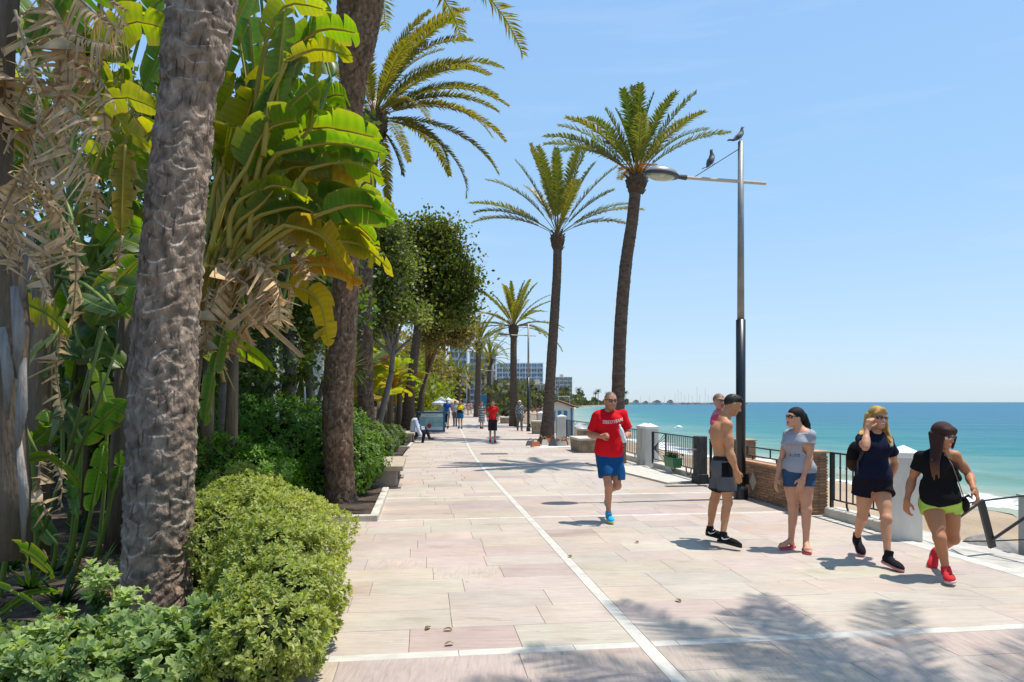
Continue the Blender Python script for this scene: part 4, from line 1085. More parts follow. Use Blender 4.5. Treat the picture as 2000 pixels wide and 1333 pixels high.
def frond_mesh(az, el, L_, sag, nl=60, lw=0.42, seed=0, gold=0.3, thick=0.018, twist=0.0, leafw=0.022, bare=0.16, dead=0.0):
    """feather frond from the origin; az/el start direction, sag = total drop of elevation (radians)"""
    r = rng(seed); n = 22
    t = np.linspace(0, 1, n); e = el - sag*t**1.45; a = az + twist*t
    d = np.stack([np.cos(e)*np.cos(a), np.cos(e)*np.sin(a), np.sin(e)], 1)
    P = np.concatenate([[[0, 0, 0]], np.cumsum((d[:-1]+d[1:])/2*L_/(n-1), 0)])
    ti = np.linspace(bare, 0.995, nl)
    Pt = np.stack([np.interp(ti, t, P[:, k]) for k in range(3)], 1); Dt = np.stack([np.interp(ti, t, d[:, k]) for k in range(3)], 1)
    Dt /= np.linalg.norm(Dt, axis=1)[:, None]
    side = np.cross(Dt, [0, 0, 1]); sn = np.linalg.norm(side, axis=1); 
    alt = np.array([-math.sin(az), math.cos(az), 0])
    side = np.where(sn[:, None] > 0.15, side/np.maximum(sn, 1e-3)[:, None], alt)
    up = np.cross(side, Dt)
    Vs, Cs, F = [], [], []
    prof = np.interp(ti, [0, bare, bare+0.12, 0.5, 0.85, 1.0], [0.2, 0.35, 0.8, 1.0, 0.72, 0.34])
    green = np.array([0.070, 0.120, 0.018]); gld = np.array([0.30, 0.215, 0.025]); tip = np.array([0.26, 0.17, 0.06]); ded = np.array([0.28, 0.18, 0.09])
    g0 = np.clip(gold+r.normal()*0.12, 0, 1)
    base_n = 0
    for sgn in (-1, 1):
        lv = r.uniform(0.25, 0.75, nl)                       # angle above the frond plane (V shape)
        fw = r.uniform(0.45, 0.95, nl)
        dirv = side*sgn*np.cos(lv)[:, None] + up*np.sin(lv)[:, None]*0.8 + Dt*fw[:, None]
        dirv /= np.linalg.norm(dirv, axis=1)[:, None]
        LL = lw*prof*r.uniform(0.85, 1.1, nl)
        wv = np.cross(dirv, up); wv /= np.maximum(np.linalg.norm(wv, axis=1), 1e-3)[:, None]
        w = leafw*1.45
        drop = np.array([0, 0, -1.0])*LL[:, None]*r.uniform(0.10, 0.30, nl)[:, None]*(1+dead*2)
        a0 = Pt - wv*w*0.35; a1 = Pt + wv*w*0.35
        m_ = Pt + dirv*LL[:, None]*0.5 + drop*0.15
        b0 = m_ - wv*w*0.5; b1 = m_ + wv*w*0.5
        tp = Pt + dirv*LL[:, None] + drop
        q = np.stack([a0, a1, b1, b0, tp], 1).reshape(-1, 3)
        k = base_n + np.arange(nl)*5
        F.append(np.stack([k, k+1, k+2, k+3], 1)); F.append(np.stack([k+3, k+2, k+4], 1)) if False else None
        Vs.append(q)
        gg = np.clip(g0+r.normal(size=nl)*0.10, 0, 1)[:, None]
        c0 = green*(1-gg)+gld*gg
        c0 = c0*(1-dead)+ded*dead
        tt = (0.25+0.5*gg)
        ct = c0*(1-tt)+tip*tt
        Cs.append(np.stack([c0, c0, c0, c0, ct], 1).reshape(-1, 3))
        base_n += nl*5
    quads = np.concatenate([f for f in F if f is not None])
    ks = np.concatenate([np.arange(nl)*5, nl*5+np.arange(nl)*5])
    tris = np.stack([ks+3, ks+2, ks+4], 1)
    V = np.concatenate(Vs); C = np.concatenate(Cs)
    # rachis: a tapered three-sided bar
    ns = 12; ii = np.linspace(0, n-1, ns).astype(int); rv = []; rc = []
    for q_, i in enumerate(ii):
        dd = d[i]; sd = np.cross(dd, [0, 0, 1]); s_ = np.linalg.norm(sd); sd = sd/s_ if s_ > 0.15 else alt
        uu = np.cross(sd, dd); rad = thick*(1.5 if q_ == 0 else 1)*(1-0.8*q_/(ns-1))
        rv += [P[i]+sd*rad, P[i]-sd*rad, P[i]-uu*rad*0.9]
        cc = np.array([0.25, 0.20, 0.06])*(1-dead)+ded*dead
        rc += [cc]*3
    b = len(V); k = b+np.arange(ns-1)*3
    rq = np.concatenate([np.stack([k, k+1, k+4, k+3], 1), np.stack([k+1, k+2, k+5, k+4], 1), np.stack([k+2, k, k+3, k+5], 1)])
    V = np.concatenate([V, rv]); C = np.concatenate([C, rc])
    return np_mesh('frond', V, [quads, rq, tris], False, C)

def crown(parent, at, specs, L_, lw, nl, seed, gold=0.3, thick=0.02, leafw=0.022, bare=0.16):
    r = rng(seed)
    for i, s in enumerate(specs):
        az, el, sag, k = s[:4]; dead = s[4] if len(s) > 4 else 0.0
        me = frond_mesh(az, el, L_*k, sag, nl, lw*(0.8+0.2*k), seed*100+i, gold, thick, r.normal()*0.15, leafw, bare, dead)
        link('frond', me, M_frond, parent, loc=tuple(at))
def rand_specs(seed, n, low=-0.25, high=1.45, sagr=(0.5, 1.1), drape=0, kr=(0.82, 1.05)):
    r = rng(seed); out = []
    for i in range(n):
        t = (i+0.5)/n; az = i*2.39996+r.normal()*0.15
        el = high-(high-low)*t**0.8 + r.normal()*0.06
        sag = sagr[0]+(sagr[1]-sagr[0])*t + r.normal()*0.08
        out.append((az, el, sag, r.uniform(*kr)*(0.8 if t < 0.15 else 1)))
    return out
def boots(parent, at, r0, h, seed, n=34):
    """cut leaf bases under the crown, one joined part"""
    rr = rng(seed); m = MB()
    prof = [(r0*0.72, -h), (r0*0.92, -h*0.7), (r0*1.15, -h*0.3), (r0*1.1, 0), (r0*0.7, h*0.25)]
    m.lathe(prof, 12, c=tuple(at))
    for i in range(n):
        a = i*2.4; z = -h*0.95+h*1.25*(i/n); rad = r0*(0.78+0.3*(i/n))
        c = Vector(at)+Vector((math.cos(a)*rad, math.sin(a)*rad, z))
        o = Vector((math.cos(a), math.sin(a), 1.5)).normalized()
        l = rr.uniform(0.10, 0.2)*(r0/0.2)
        s = r0*0.22
        m.obox(c-o*l*0.4, c+o*l*0.6, s, s*0.5, up=(math.cos(a), math.sin(a), 0))
    return m.build('leaf_bases', M_boot, parent)

def palm(label, base, pts, rads, specs, L_, lw, nl, seed, gold=0.3, near=False, group=None, boot=(0.3, 0.5), leafw=0.022, thick=0.02, nth=26, nz=110, bare=0.16, dates=False):
    t = thing('palm_tree', label, 'palm tree', base, 0, group)
    lp = [Vector(p)-Vector(base) for p in pts]
    if near: link('trunk', near(lp), M_bark, t)
    else: link('trunk', far_trunk(lp, rads, nth, nz, seed), M_barkfar, t)
    top = lp[-1]
    boots(t, top, boot[0], boot[1], seed)
    crown(t, top+Vector((0, 0, 0.05)), specs, L_, lw, nl, seed, gold, thick, leafw, bare)
    if dates:
        for k in range(5):
            m = MB(); a = k*1.3-0.5; p = top+Vector((0, 0, 0.1))
            d = Vector((math.cos(a), math.sin(a), 0))
            for j in range(9):
                q = d+Vector((R.uniform(-.4, .4), R.uniform(-.4, .4), R.uniform(-0.2, 0.5)))
                m.tube([p+d*0.05, p+q*0.22+Vector((0, 0, 0.18)), p+q*0.40+Vector((0, 0, 0.10))], [0.014, 0.010, 0.016], 4)
            m.build('date_stalk', M_date, t)
    return t

rad = math.radians
# --- palm 1: the huge near trunk. Crown above the frame.
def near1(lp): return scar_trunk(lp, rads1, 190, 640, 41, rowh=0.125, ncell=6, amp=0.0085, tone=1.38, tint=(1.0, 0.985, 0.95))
b1 = Vector((-2.77, 5.35, 0.0))
pts1 = [P3(306, 1200, 5.35), P3(308, 1080, 5.35), P3(315, 900, 5.35), P3(322, 700, 5.36), P3(335, 500, 5.37), P3(352, 330, 5.38), P3(368, 185, 5.40), P3(378, 120, 5.40), P3(395, 0, 5.42), P3(425, -250, 5.45), P3(440, -1150, 5.45)]
rads1 = [0.275, 0.252, 0.252, 0.240, 0.226, 0.212, 0.198, 0.228, 0.245, 0.25, 0.28]
palm('thick grey scarred palm trunk filling the left foreground, its crown above the picture', pts1[0], pts1, rads1,
     rand_specs(31, 20, 0.2, 1.4, (0.5, 1.1)), 2.9, 0.45, 60, 31, near=near1, boot=(0.42, 0.6), thick=0.03)
# --- palm 2
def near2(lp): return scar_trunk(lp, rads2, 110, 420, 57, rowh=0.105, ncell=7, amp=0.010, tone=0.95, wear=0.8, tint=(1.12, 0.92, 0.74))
pts2 = [P3(668, 992, 10.85), P3(664, 950, 10.85), P3(660, 860, 10.85), P3(661, 760, 10.85), P3(670, 640, 10.85), P3(678, 500, 10.85), P3(683, 380, 10.85), P3(685, 260, 10.85), P3(690, 160, 10.85), P3(697, 80, 10.85), P3(703, 0, 10.85), P3(706, -120, 10.85)]
rads2 = [0.29, 0.232, 0.236, 0.24, 0.215, 0.185, 0.17, 0.175, 0.21, 0.31, 0.37, 0.39]
sp2 = [q for q in rand_specs(33, 30, 0.15, 1.4, (0.5, 1.15)) if math.cos(q[0]) > -0.5 or q[1] > 0.6] + [(-0.25, 0.62, 1.55, 1.0), (0.25, 0.5, 1.45, 0.96)]
palm('second brown palm trunk standing in the soil corner before the near bench', pts2[0], pts2, rads2,
     sp2, 3.5, 0.42, 64, 33, near=near2, boot=(0.45, 0.7), thick=0.028, gold=0.4)
# --- palm 2b: leaning fronds over the path behind the banana plants
pb = G(716, 893)
pts = [Vector((pb[0], pb[1], 0)), P3(714, 760, pb[1]), P3(712, 600, pb[1]), P3(716, 430, pb[1]), P3(722, 330, pb[1]), P3(730, 235, pb[1])]
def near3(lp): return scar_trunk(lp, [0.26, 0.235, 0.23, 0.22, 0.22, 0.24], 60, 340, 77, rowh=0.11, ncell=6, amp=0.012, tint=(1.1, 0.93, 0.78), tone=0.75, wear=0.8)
sp = [(0.05, 1.25, 1.5, 0.95), (0.2, 1.0, 1.35, 1.0), (-0.15, 0.85, 1.25, 1.02), (0.0, 0.62, 1.25, 1.0), (0.12, 0.42, 1.25, 1.0), (-0.25, 0.30, 1.35, 0.95), (0.3, 0.15, 1.25, 1.0), (-0.1, 1.42, 1.6, 1.0), (-0.1, 0.0, 1.5, 0.7), (0.5, 1.1, 1.2, 1.0),
      (-0.5, 0.55, 1.2, 1.0), (0.0, -0.9, 0.5, 0.45), (-0.6, 1.15, 1.2, 1.0)] + rand_specs(35, 22, -0.1, 1.4, (0.7, 1.3))
palm('palm behind the banana leaves whose long arching fronds reach over the path against the sky', pts[0], pts, None, sp, 4.3, 0.38, 100, 35, near=near3, boot=(0.36, 0.6), gold=0.6, leafw=0.03, dates=True)
# --- palm 4 (nearest on the sea side in view)
Y4 = 18.15
pts = [Vector((*G(1207, 905), 0)), P3(1207, 780, Y4), P3(1212, 640, Y4), P3(1222, 520, Y4), P3(1235, 430, Y4), P3(1243, 350, Y4)]
rd = rad
sp = [(rd(100), rd(88), 0.25, 1.02), (rd(80), rd(78), 0.35, 0.95), (rd(10), rd(74), 0.35, 0.98), (rd(-20), rd(62), 0.42, 1.0), (rd(5), rd(52), 0.75, 1.0), (rd(-12), rd(40), 0.75, 1.04),
      (rd(25), rd(60), 0.5, 1.0), (rd(180), rd(70), 0.2, 0.78), (rd(170), rd(52), 0.65, 1.05), (rd(195), rd(55), 0.9, 0.98), (rd(180), rd(38), 0.85, 1.05), (rd(160), rd(45), 1.0, 1.0), (rd(200), rd(35), 0.8, 1.1),
      (rd(-90), rd(70), 0.5, 0.9), (rd(-70), rd(60), 0.6, 0.9), (rd(-110), rd(64), 0.6, 0.9), (rd(60), rd(50), 0.7, 0.95), (rd(120), rd(55), 0.6, 0.95), (rd(90), rd(35), 0.8, 1.0), (rd(-50), rd(45), 0.8, 0.95), (rd(-130), rd(42), 0.8, 0.95), (rd(0), rd(85), 0.3, 0.9), (rd(150), rd(80), 0.3, 0.8), (rd(-95), rd(40), 0.8, 0.9)]
palm('tall slim palm with a bulging neck whose crown stands behind the lamp head', pts[0], pts, [0.22, 0.175, 0.165, 0.16, 0.15, 0.15], sp, 2.55, 0.36, 74, 36, boot=(0.25, 0.38), gold=0.22, leafw=0.024, thick=0.022, dates=True, bare=0.2)
# --- palm 3
Y3 = 30.0
pts = [Vector((*G(1068, 858), 0)), P3(1072, 790, Y3), P3(1078, 690, Y3), P3(1084, 600, Y3), P3(1088, 530, Y3), P3(1089, 462, Y3)]
sp = [(rd(90), rd(89), 0.2, 1.0), (rd(10), rd(80), 0.25, 1.0), (rd(175), rd(78), 0.25, 1.0), (rd(20), rd(68), 0.3, 1.0), (rd(165), rd(68), 0.3, 0.98), (rd(-5), rd(58), 0.4, 1.0), (rd(185), rd(56), 0.75, 1.05),
      (rd(5), rd(50), 0.5, 0.8), (rd(10), rd(38), 0.55, 0.95), (rd(-10), rd(33), 0.75, 1.0), (rd(15), rd(30), 0.85, 0.85), (rd(170), rd(36), 0.85, 1.0), (rd(190), rd(33), 0.75, 1.05), (rd(180), rd(28), 0.85, 0.98),
      (rd(-90), rd(65), 0.4, 0.9), (rd(-60), rd(72), 0.4, 0.95), (rd(-120), rd(72), 0.4, 0.95), (rd(60), rd(60), 0.5, 0.95), (rd(120), rd(60), 0.5, 0.95), (rd(-75), rd(40), 0.7, 0.9), (rd(80), rd(40), 0.7, 0.9), (rd(110), rd(75), 0.3, 0.95), (rd(-30), rd(75), 0.3, 1.0), (rd(-150), rd(75), 0.3, 1.0)]
palm('tall straight palm whose base has handbags spread round it', pts[0], pts, [0.34, 0.235, 0.215, 0.20, 0.19, 0.18], sp, 4.0, 0.50, 80, 37, boot=(0.28, 0.6), gold=0.42, leafw=0.034, thick=0.03, bare=0.24)
# --- palms further along the sea side
def mid_palm(bx, by, Y, cx, cy, L_, seed, label, r=0.24, n=34, gold=0.4, low=-0.1, nl=44):
    b = Vector((*G(bx, by), 0)); Y = b.y
    pts = [b, P3((bx*2+cx)/3, by+(cy-by)/3, Y), P3((bx+2*cx)/3, by+2*(cy-by)/3, Y), P3(cx, cy, Y)]
    return palm(label, b, pts, [r*1.35, r, r*0.92, r*0.85], rand_specs(seed, n, low, 1.5, (0.35, 1.15)), L_, 0.36, nl, seed, boot=(r*1.25, 0.7), gold=gold, leafw=0.05, thick=0.045, nth=12, nz=60, bare=0.2)
mid_palm(1003, 833, 46, 1003, 640, 3.9, 41, 'fifth palm, straight and full crowned, left of the second lamp post', n=36)
mid_palm(932, 815, 75, 935, 672, 4.2, 42, 'shorter far palm left of the cream stepped block', r=0.32, n=36)
mid_palm(952, 809, 95, 957, 703, 3.8, 43, 'small far palm directly right of the shorter far palm', r=0.32, n=30)
mid_palm(898, 806, 110, 897, 740, 4.5, 44, 'tiny far palm beside the yellow green planting', r=0.3, n=28)
mid_palm(915, 802, 130, 916, 745, 4.6, 46, 'tiny far palm over the walkers in the distance', r=0.3, n=26)
mid_palm(945, 800, 160, 944, 735, 5.0, 47, 'palm at the very end of the walk', r=0.3, n=26)
# --- the palm beside the camera on the sea side: only its shadow is seen
pq = Vector((4.55, 3.75, 0))
palm('palm beside the viewpoint on the sea side whose feathery shadow falls across the near paving', pq,
     [pq, pq+Vector((0.03, 0, 2.5)), pq+Vector((0.05, 0.0, 5)), pq+Vector((0.0, 0.0, 7.2))], [0.30, 0.22, 0.2, 0.2],
     rand_specs(48, 30, -0.1, 1.4, (0.5, 1.25)), 2.75, 0.46, 70, 48, boot=(0.32, 0.6), leafw=0.013)
# far promenade palms on the shore by the hotels
R.seed(6)
for i, (px, Y, h) in enumerate(((1068, 300, 9), (1012, 240, 9), (1046, 270, 8), (1130, 520, 12), (1168, 700, 14), (1205, 850, 16), (1222, 880, 15), (1163, 640, 11), (1186, 820, 13))):
    p = P3(px, 786, Y); z0 = -1.36
    wh = ['left of the leaning palm', 'just right of the second lamp post', 'below the hotel', 'right of the grey block', 'above the bay corner', 'tall pair at the harbour, left one', 'tall pair at the harbour, right one', 'over the long white canopy', 'before the first harbour house'][i]
    t = thing('far_palm', 'tiny silhouetted palm on the far shore, '+wh, 'palm tree', (p.x, Y, z0))
    m = MB(); m.tube([(0, 0, 0), (0.1, 0, h)], [0.35, 0.25], 6); m.build('trunk', M_barkfar, t)
    V = []; F = []; C = []
    r_ = rng(60+i)
    for k in range(26):
        az = k*2.4; el = 1.3-1.7*(k/26); q = Vector((0.1, 0, h)); L_ = h*0.30
        prev = None
        for s in range(5):
            e2 = el-1.2*(s/4)**1.4
            d = Vector((math.cos(az)*math.cos(e2), math.sin(az)*math.cos(e2), math.sin(e2)))
            sd = Vector((-math.sin(az), math.cos(az), 0))*L_*0.12*(1.2-s*0.28)
            V += [q+sd+Vector((0, 0, -0.1*L_*0.6)), q, q-sd+Vector((0, 0, -0.1*L_*0.6))]
            C += [(0.045, 0.06, 0.022)]*3
            if s: b = len(V)-6; F += [(b, b+1, b+4, b+3), (b+1, b+2, b+5, b+4)]
            q = q+d*L_/4
    link('crown', np_mesh('crown', V, [np.array(F)], False, C), M_frond, t)
# ================================================================== LEFT SIDE FURNITURE
M_bench = mat('pink_granite', (0.33, 0.27, 0.22), 0.8, noise=(60, 0.3), bump=(60, 0.2)); M_benchtop = mat('bench_top_stone', (0.46, 0.38, 0.27), 0.75, noise=(8, 0.25))
def bench(u, v, L_, lab, w=0.5):
    t = thing('stone_bench', lab, 'bench', W(u, v, 0), heading(u), 'stone benches beside the planting')
    for y in (-L_/2+0.30, L_/2-0.30):
        m = MB(); m.box(-w/2+0.02, w/2-0.10, y-0.24, y+0.24, 0.03, 0.33, b=0.01); m.build('pedestal', M_bench, t)
        m = MB(); m.box(-w/2, w/2-0.02, y-0.28, y+0.28, 0.0, 0.03); m.build('foot', M_bench, t)
    m = MB(); m.box(-w/2-0.02, w/2+0.02, -L_/2, L_/2, 0.33, 0.43, b=0.012); m.build('seat', M_benchtop, t)
    return t
bench(14.15, -2.17, 2.3, 'near stone bench on block pedestals beside the bright green shrub', 0.62)
bench(27.6, -2.32, 2.2, 'far stone bench on which the man in the pale blue shirt sits')
bench(31.5, -2.9, 1.8, 'low stone bench in front of the advertising board')

# advertising board
M_blue = mat('blue_frame', (0.015, 0.13, 0.27), 0.5)
g_ = G(843, 829); Yb = 36.5
c = P3(843, 786, Yb); t = thing('advertising_board', 'blue framed advertising board beside the planting, showing a pale poster', 'sign', (c.x, Yb, 0), 0.05)
S_ = Yb/1333.0
m = MB(); bw, z0, z1 = 0.72, 0.02, 1.12
m.box(-bw, -bw+0.08, -0.05, 0.05, z0, z1); m.box(bw-0.10, bw, -0.05, 0.05, z0, z1+0.18); m.box(-bw+0.08, bw-0.10, -0.05, 0.05, z0, z0+0.10); m.box(-bw+0.08, bw-0.10, -0.05, 0.05, z1-0.08, z1); m.build('frame', M_blue, t)
M_poster = mat('poster', (0.42, 0.58, 0.60), 0.5, noise=(3, 0.3), col2=(0.20, 0.42, 0.42)); M_pw = mat('poster_white', (0.72, 0.74, 0.72), 0.5); M_pr = mat('poster_red', (0.42, 0.07, 0.05), 0.5); M_po = mat('poster_ochre', (0.6, 0.5, 0.25), 0.5)
m = MB(); m.box(-bw+0.08, bw-0.10, -0.035, 0.03, z0+0.10, z1-0.08); m.build('poster', M_poster, t)
m = MB(); m.box(-bw+0.10, bw-0.12, -0.042, -0.036, 0.84, 0.97); m.box(-bw+0.10, bw-0.12, -0.042, -0.036, 0.13, 0.30); m.build('poster_band', M_pw, t)
m = MB(); m.box(-0.36, 0.30, -0.047, -0.043, 0.885, 0.925); m.build('poster_title', M_po, t)
m = MB(); m.lathe([(0.11, -0.004), (0.11, 0.004)], 14, c=(0, 0, 0), sx=1, sy=1.2, M=Matrix.Translation((-0.12, -0.05, 0.36)) @ Matrix.Rotation(math.pi/2, 4, 'X')); m.build('poster_emblem', M_pr, t)
# counter / tables and parasols beyond
def parasol(px_, py_, Y, w, lab, mt=None, h=None):
    p = P3(px_, py_, Y); t = thing('parasol', lab, 'parasol', (p.x, Y, 0))
    m = MB(); m.tube([(0, 0, 0), (0, 0, p.z+0.1)], 0.03, 6); m.build('pole', M_mast, t)
    m = MB(); n = 8; vs = [(w*math.cos(2*math.pi*k/n), w*math.sin(2*math.pi*k/n), p.z-0.28) for k in range(n)]+[(0, 0, p.z+0.12)]+[(w*math.cos(2*math.pi*k/n), w*math.sin(2*math.pi*k/n), p.z-0.42) for k in range(n)]
    m.add(vs, [(k, (k+1) % n, n) for k in range(n)]+[(n+1+k, n+1+(k+1) % n, (k+1) % n, k) for k in range(n)]); m.build('canopy', mt or M_white, t)
parasol(862, 779, 46, 0.62, 'white parasol over the snack stall beyond the advertising board')
parasol(868, 775, 60, 0.7, 'second white parasol just behind the first one')
parasol(885, 781, 66, 0.8, 'tan parasol right of the white one', mat('tan_canvas', (0.42, 0.31, 0.18), 0.8))
t = thing('snack_stall', 'small blue counter of the snack stall under the white parasol', 'stall', (P3(848, 786, 47).x, 47, 0))
m = MB(); m.box(-0.6, 0.6, -0.3, 0.3, 0, 0.95); m.build('counter', M_blue, t)
m = MB(); m.box(-0.7, 0.7, -0.4, 0.4, 0.95, 1.0); m.build('counter_top', M_slabtop, t)
# blue kiosk far up the walk
p = P3(942, 786, 92); t = thing('blue_banner', 'tall blue banner standing between the far palms', 'banner', (p.x, 92, 0))
m = MB(); m.box(-0.5, 0.5, -0.03, 0.03, 0.6, 2.6); m.build('cloth', M_hutb, t); m = MB(); m.tube([(0.55, 0, 0), (0.55, 0, 2.9)], 0.03, 6); m.build('pole', M_pole, t)
# ================================================================== BROAD LEAVES, SHRUBS, TREES
def leaf_mat(name, trans, tcol, rough=0.42):
    m = mat(name, (1, 1, 1), rough, spec=0.45, attr=True, trans=trans, tcol=tcol, noise=(3, 0.18), col2=(0.80, 0.86, 0.8))
    return m
M_big = leaf_mat('banana_leaf', 0.50, (2.9, 2.5, 0.55), 0.38)
M_dry = mat('dry_leaf', (1, 1, 1), 0.85, spec=0.1, attr=True, trans=0.22, tcol=(1.3, 1.05, 0.7), noise=(6, 0.3))
M_pet = mat('petiole', (1, 1, 1), 0.5, spec=0.4, attr=True)
M_fol = leaf_mat('small_leaf', 0.40, (1.7, 1.7, 0.45), 0.5)
M_wooden = mat('grey_bark', (0.21, 0.18, 0.15), 0.92, noise=(7, 0.4), bump=(16, 0.7, 0.03))
M_stem = mat('banana_stem', (0.20, 0.145, 0.095), 0.9, noise=(5, 0.45), bump=(18, 0.7, 0.03), stretch=(3, 3, 0.4))
M_core = mat('shrub_inner_shade', (0.022, 0.030, 0.012), 1.0, spec=0.0)

GREENS = {
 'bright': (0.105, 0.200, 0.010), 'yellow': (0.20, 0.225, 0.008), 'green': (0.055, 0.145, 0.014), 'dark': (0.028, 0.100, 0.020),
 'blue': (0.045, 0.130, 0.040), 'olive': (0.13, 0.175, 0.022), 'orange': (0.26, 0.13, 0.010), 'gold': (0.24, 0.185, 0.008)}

def blade_mesh(P, wid, roll=0.0, seed=0, col=(0.05, 0.13, 0.02), tears=0.25, gap=0.05, fold=0.45, droop=0.25, margin=0.4, dry=False, one=0, n=34, K=4, lift=0.0):
    """P: three or four points of the midrib. A banana-like blade with torn strips."""
    r = rng(seed); C = spline(P, n); t = np.linspace(0, 1, n)
    D = np.gradient(C, axis=0); D /= np.linalg.norm(D, axis=1)[:, None]
    Lm = np.linalg.norm(np.diff(C, axis=0), axis=1).sum()
    up = np.array([0, 0, 1.0]); side0 = np.cross(D, up); sn = np.linalg.norm(side0, axis=1)
    side0 = np.where(sn[:, None] > 0.12, side0/np.maximum(sn, 1e-3)[:, None], np.array([1.0, 0, 0]))
    nrm0 = np.cross(side0, D)
    side = side0*math.cos(roll)+nrm0*math.sin(roll); nrm = np.cross(side, D)
    prof = np.interp(t, [0, 0.06, 0.18, 0.5, 0.8, 0.93, 1.0], [0.10, 0.55, 0.86, 1.0, 0.80, 0.48, 0.03])*wid
    V, F4, Cc = [], [], []; nb = 0
    sgs = (-1, 1) if one == 0 else (one,)
    col = np.array(col); brown = np.array([0.30, 0.19, 0.09]) if not dry else np.array([0.16, 0.10, 0.06]); yel = np.array([0.26, 0.22, 0.02])
    ya = r.uniform(0.1, 0.55)
    for s in sgs:
        i = 0
        while i < n-1:
            if r.random() < tears or dry: ln = int(r.integers(1, 4)) if not dry else int(r.integers(1, 3))
            else: ln = int(r.integers(5, 12))
            j = min(n-1, i+ln)
            g_dr = droop*(1+r.normal()*(0.9 if dry else 0.35))*(1.6 if j-i < 4 else 1); g_f = fold+r.normal()*0.06
            shf = r.normal()*(0.05 if dry else 0.03)*Lm; leng = r.uniform(0.9, 1.05) if j-i > 3 else (r.uniform(0.72, 1.06) if not dry else r.uniform(0.4, 1.45))
            mid = (i+j)/2; dead = (r.random() < 0.20) and tears > 0.2
            tone = 1+r.normal()*0.06
            for a in range(i, j+1):
                for k in range(K+1):
                    q = k/K
                    w = prof[a]*q*leng
                    sh = (mid-a)/(n-1)*Lm*gap*q*3.0
                    p = C[a] + side[a]*s*w*math.cos(g_f) + nrm[a]*(w*math.sin(g_f)*0.9 - g_dr*w*q*1.1) + D[a]*(0.10*w*q + sh + shf*q*q)
                    p = p + np.array([0, 0, -1.0])*g_dr*w*q*0.35
                    if dry: p = p + np.array([0, 0, -1.0])*w*q*0.25 + nrm[a]*(math.sin(a*1.7+seed)*0.10*w*q)
                    V.append(p)
                    c = col*tone*(1+0.10*(1 if a % 2 else -1)) * (1 if s > 0 else 0.95)
                    if k == 0: c = c*0.45+yel*0.55 if not dry else c*0.8
                    m_ = margin*q**4*(1.6 if dead else 0.7)
                    y_ = min(1, ya*q*q*margin)
                    c = c*(1-y_)+yel*y_ if not dry else c
                    c = c*(1-min(1, m_))+brown*min(1, m_)
                    if dry: c = c*(1+0.16*math.sin(a*2.3+k))
                    Cc.append(c)
            for a in range(j-i):
                for k in range(K):
                    b0 = nb+a*(K+1)+k; F4.append((b0, b0+1, b0+K+2, b0+K+1))
            nb += (j-i+1)*(K+1); i = j
    return np_mesh('leaf', V, [np.array(F4)], True, np.clip(Cc, 0.004, 1)), C

def add_leaf(parent, base_world, P, wid, kind, seed, pet=None, petr=0.018, **kw):
    """one leaf (part) with its petiole / midrib (sub-part); P in world coordinates"""
    o = Vector(base_world)
    Pl = [Vector(p)-o for p in P]
    dry = kind == 'dry'
    r = random.Random(seed)
    if dry:
        k = r.uniform(0, 1); col = tuple(a*(1-k)+b*k for a, b in zip((0.88, 0.62, 0.33), (0.62, 0.48, 0.31)))
    else: col = tuple(x*r.uniform(0.88, 1.12) for x in GREENS[kind])
    me, C = blade_mesh([tuple(p) for p in Pl], wid, col=col, seed=seed, dry=dry, **kw)
    lf = link('leaf', me, M_dry if dry else M_big, parent)
    m = MB(); pc = (0.30, 0.21, 0.13) if dry else ((0.36, 0.27, 0.035) if parent is bp1 or kind in ('yellow', 'gold', 'orange') else (0.14, 0.20, 0.03))
    m.cur = pc
    pts = []; rads = []
    if pet is not None:
        pw = spline([tuple(Vector(p)-o) for p in pet]+[tuple(Pl[0])], 10)
        pts += [Vector(q) for q in pw[:-1]]; rads += [petr*1.5-(petr*0.5)*i/9 for i in range(9)]
    for i in range(0, len(C), 5): pts.append(Vector(C[i])-Vector((0, 0, 0.004))); rads.append(petr*(1-0.85*i/len(C)))
    m.tube(pts, rads, 6)
    m.build('petiole', M_pet, lf, smooth=True, color=True)
    return lf

def px3(l, Y): return [P3(x, y, Y+(d[0] if d else 0)) for x, y, *d in l]

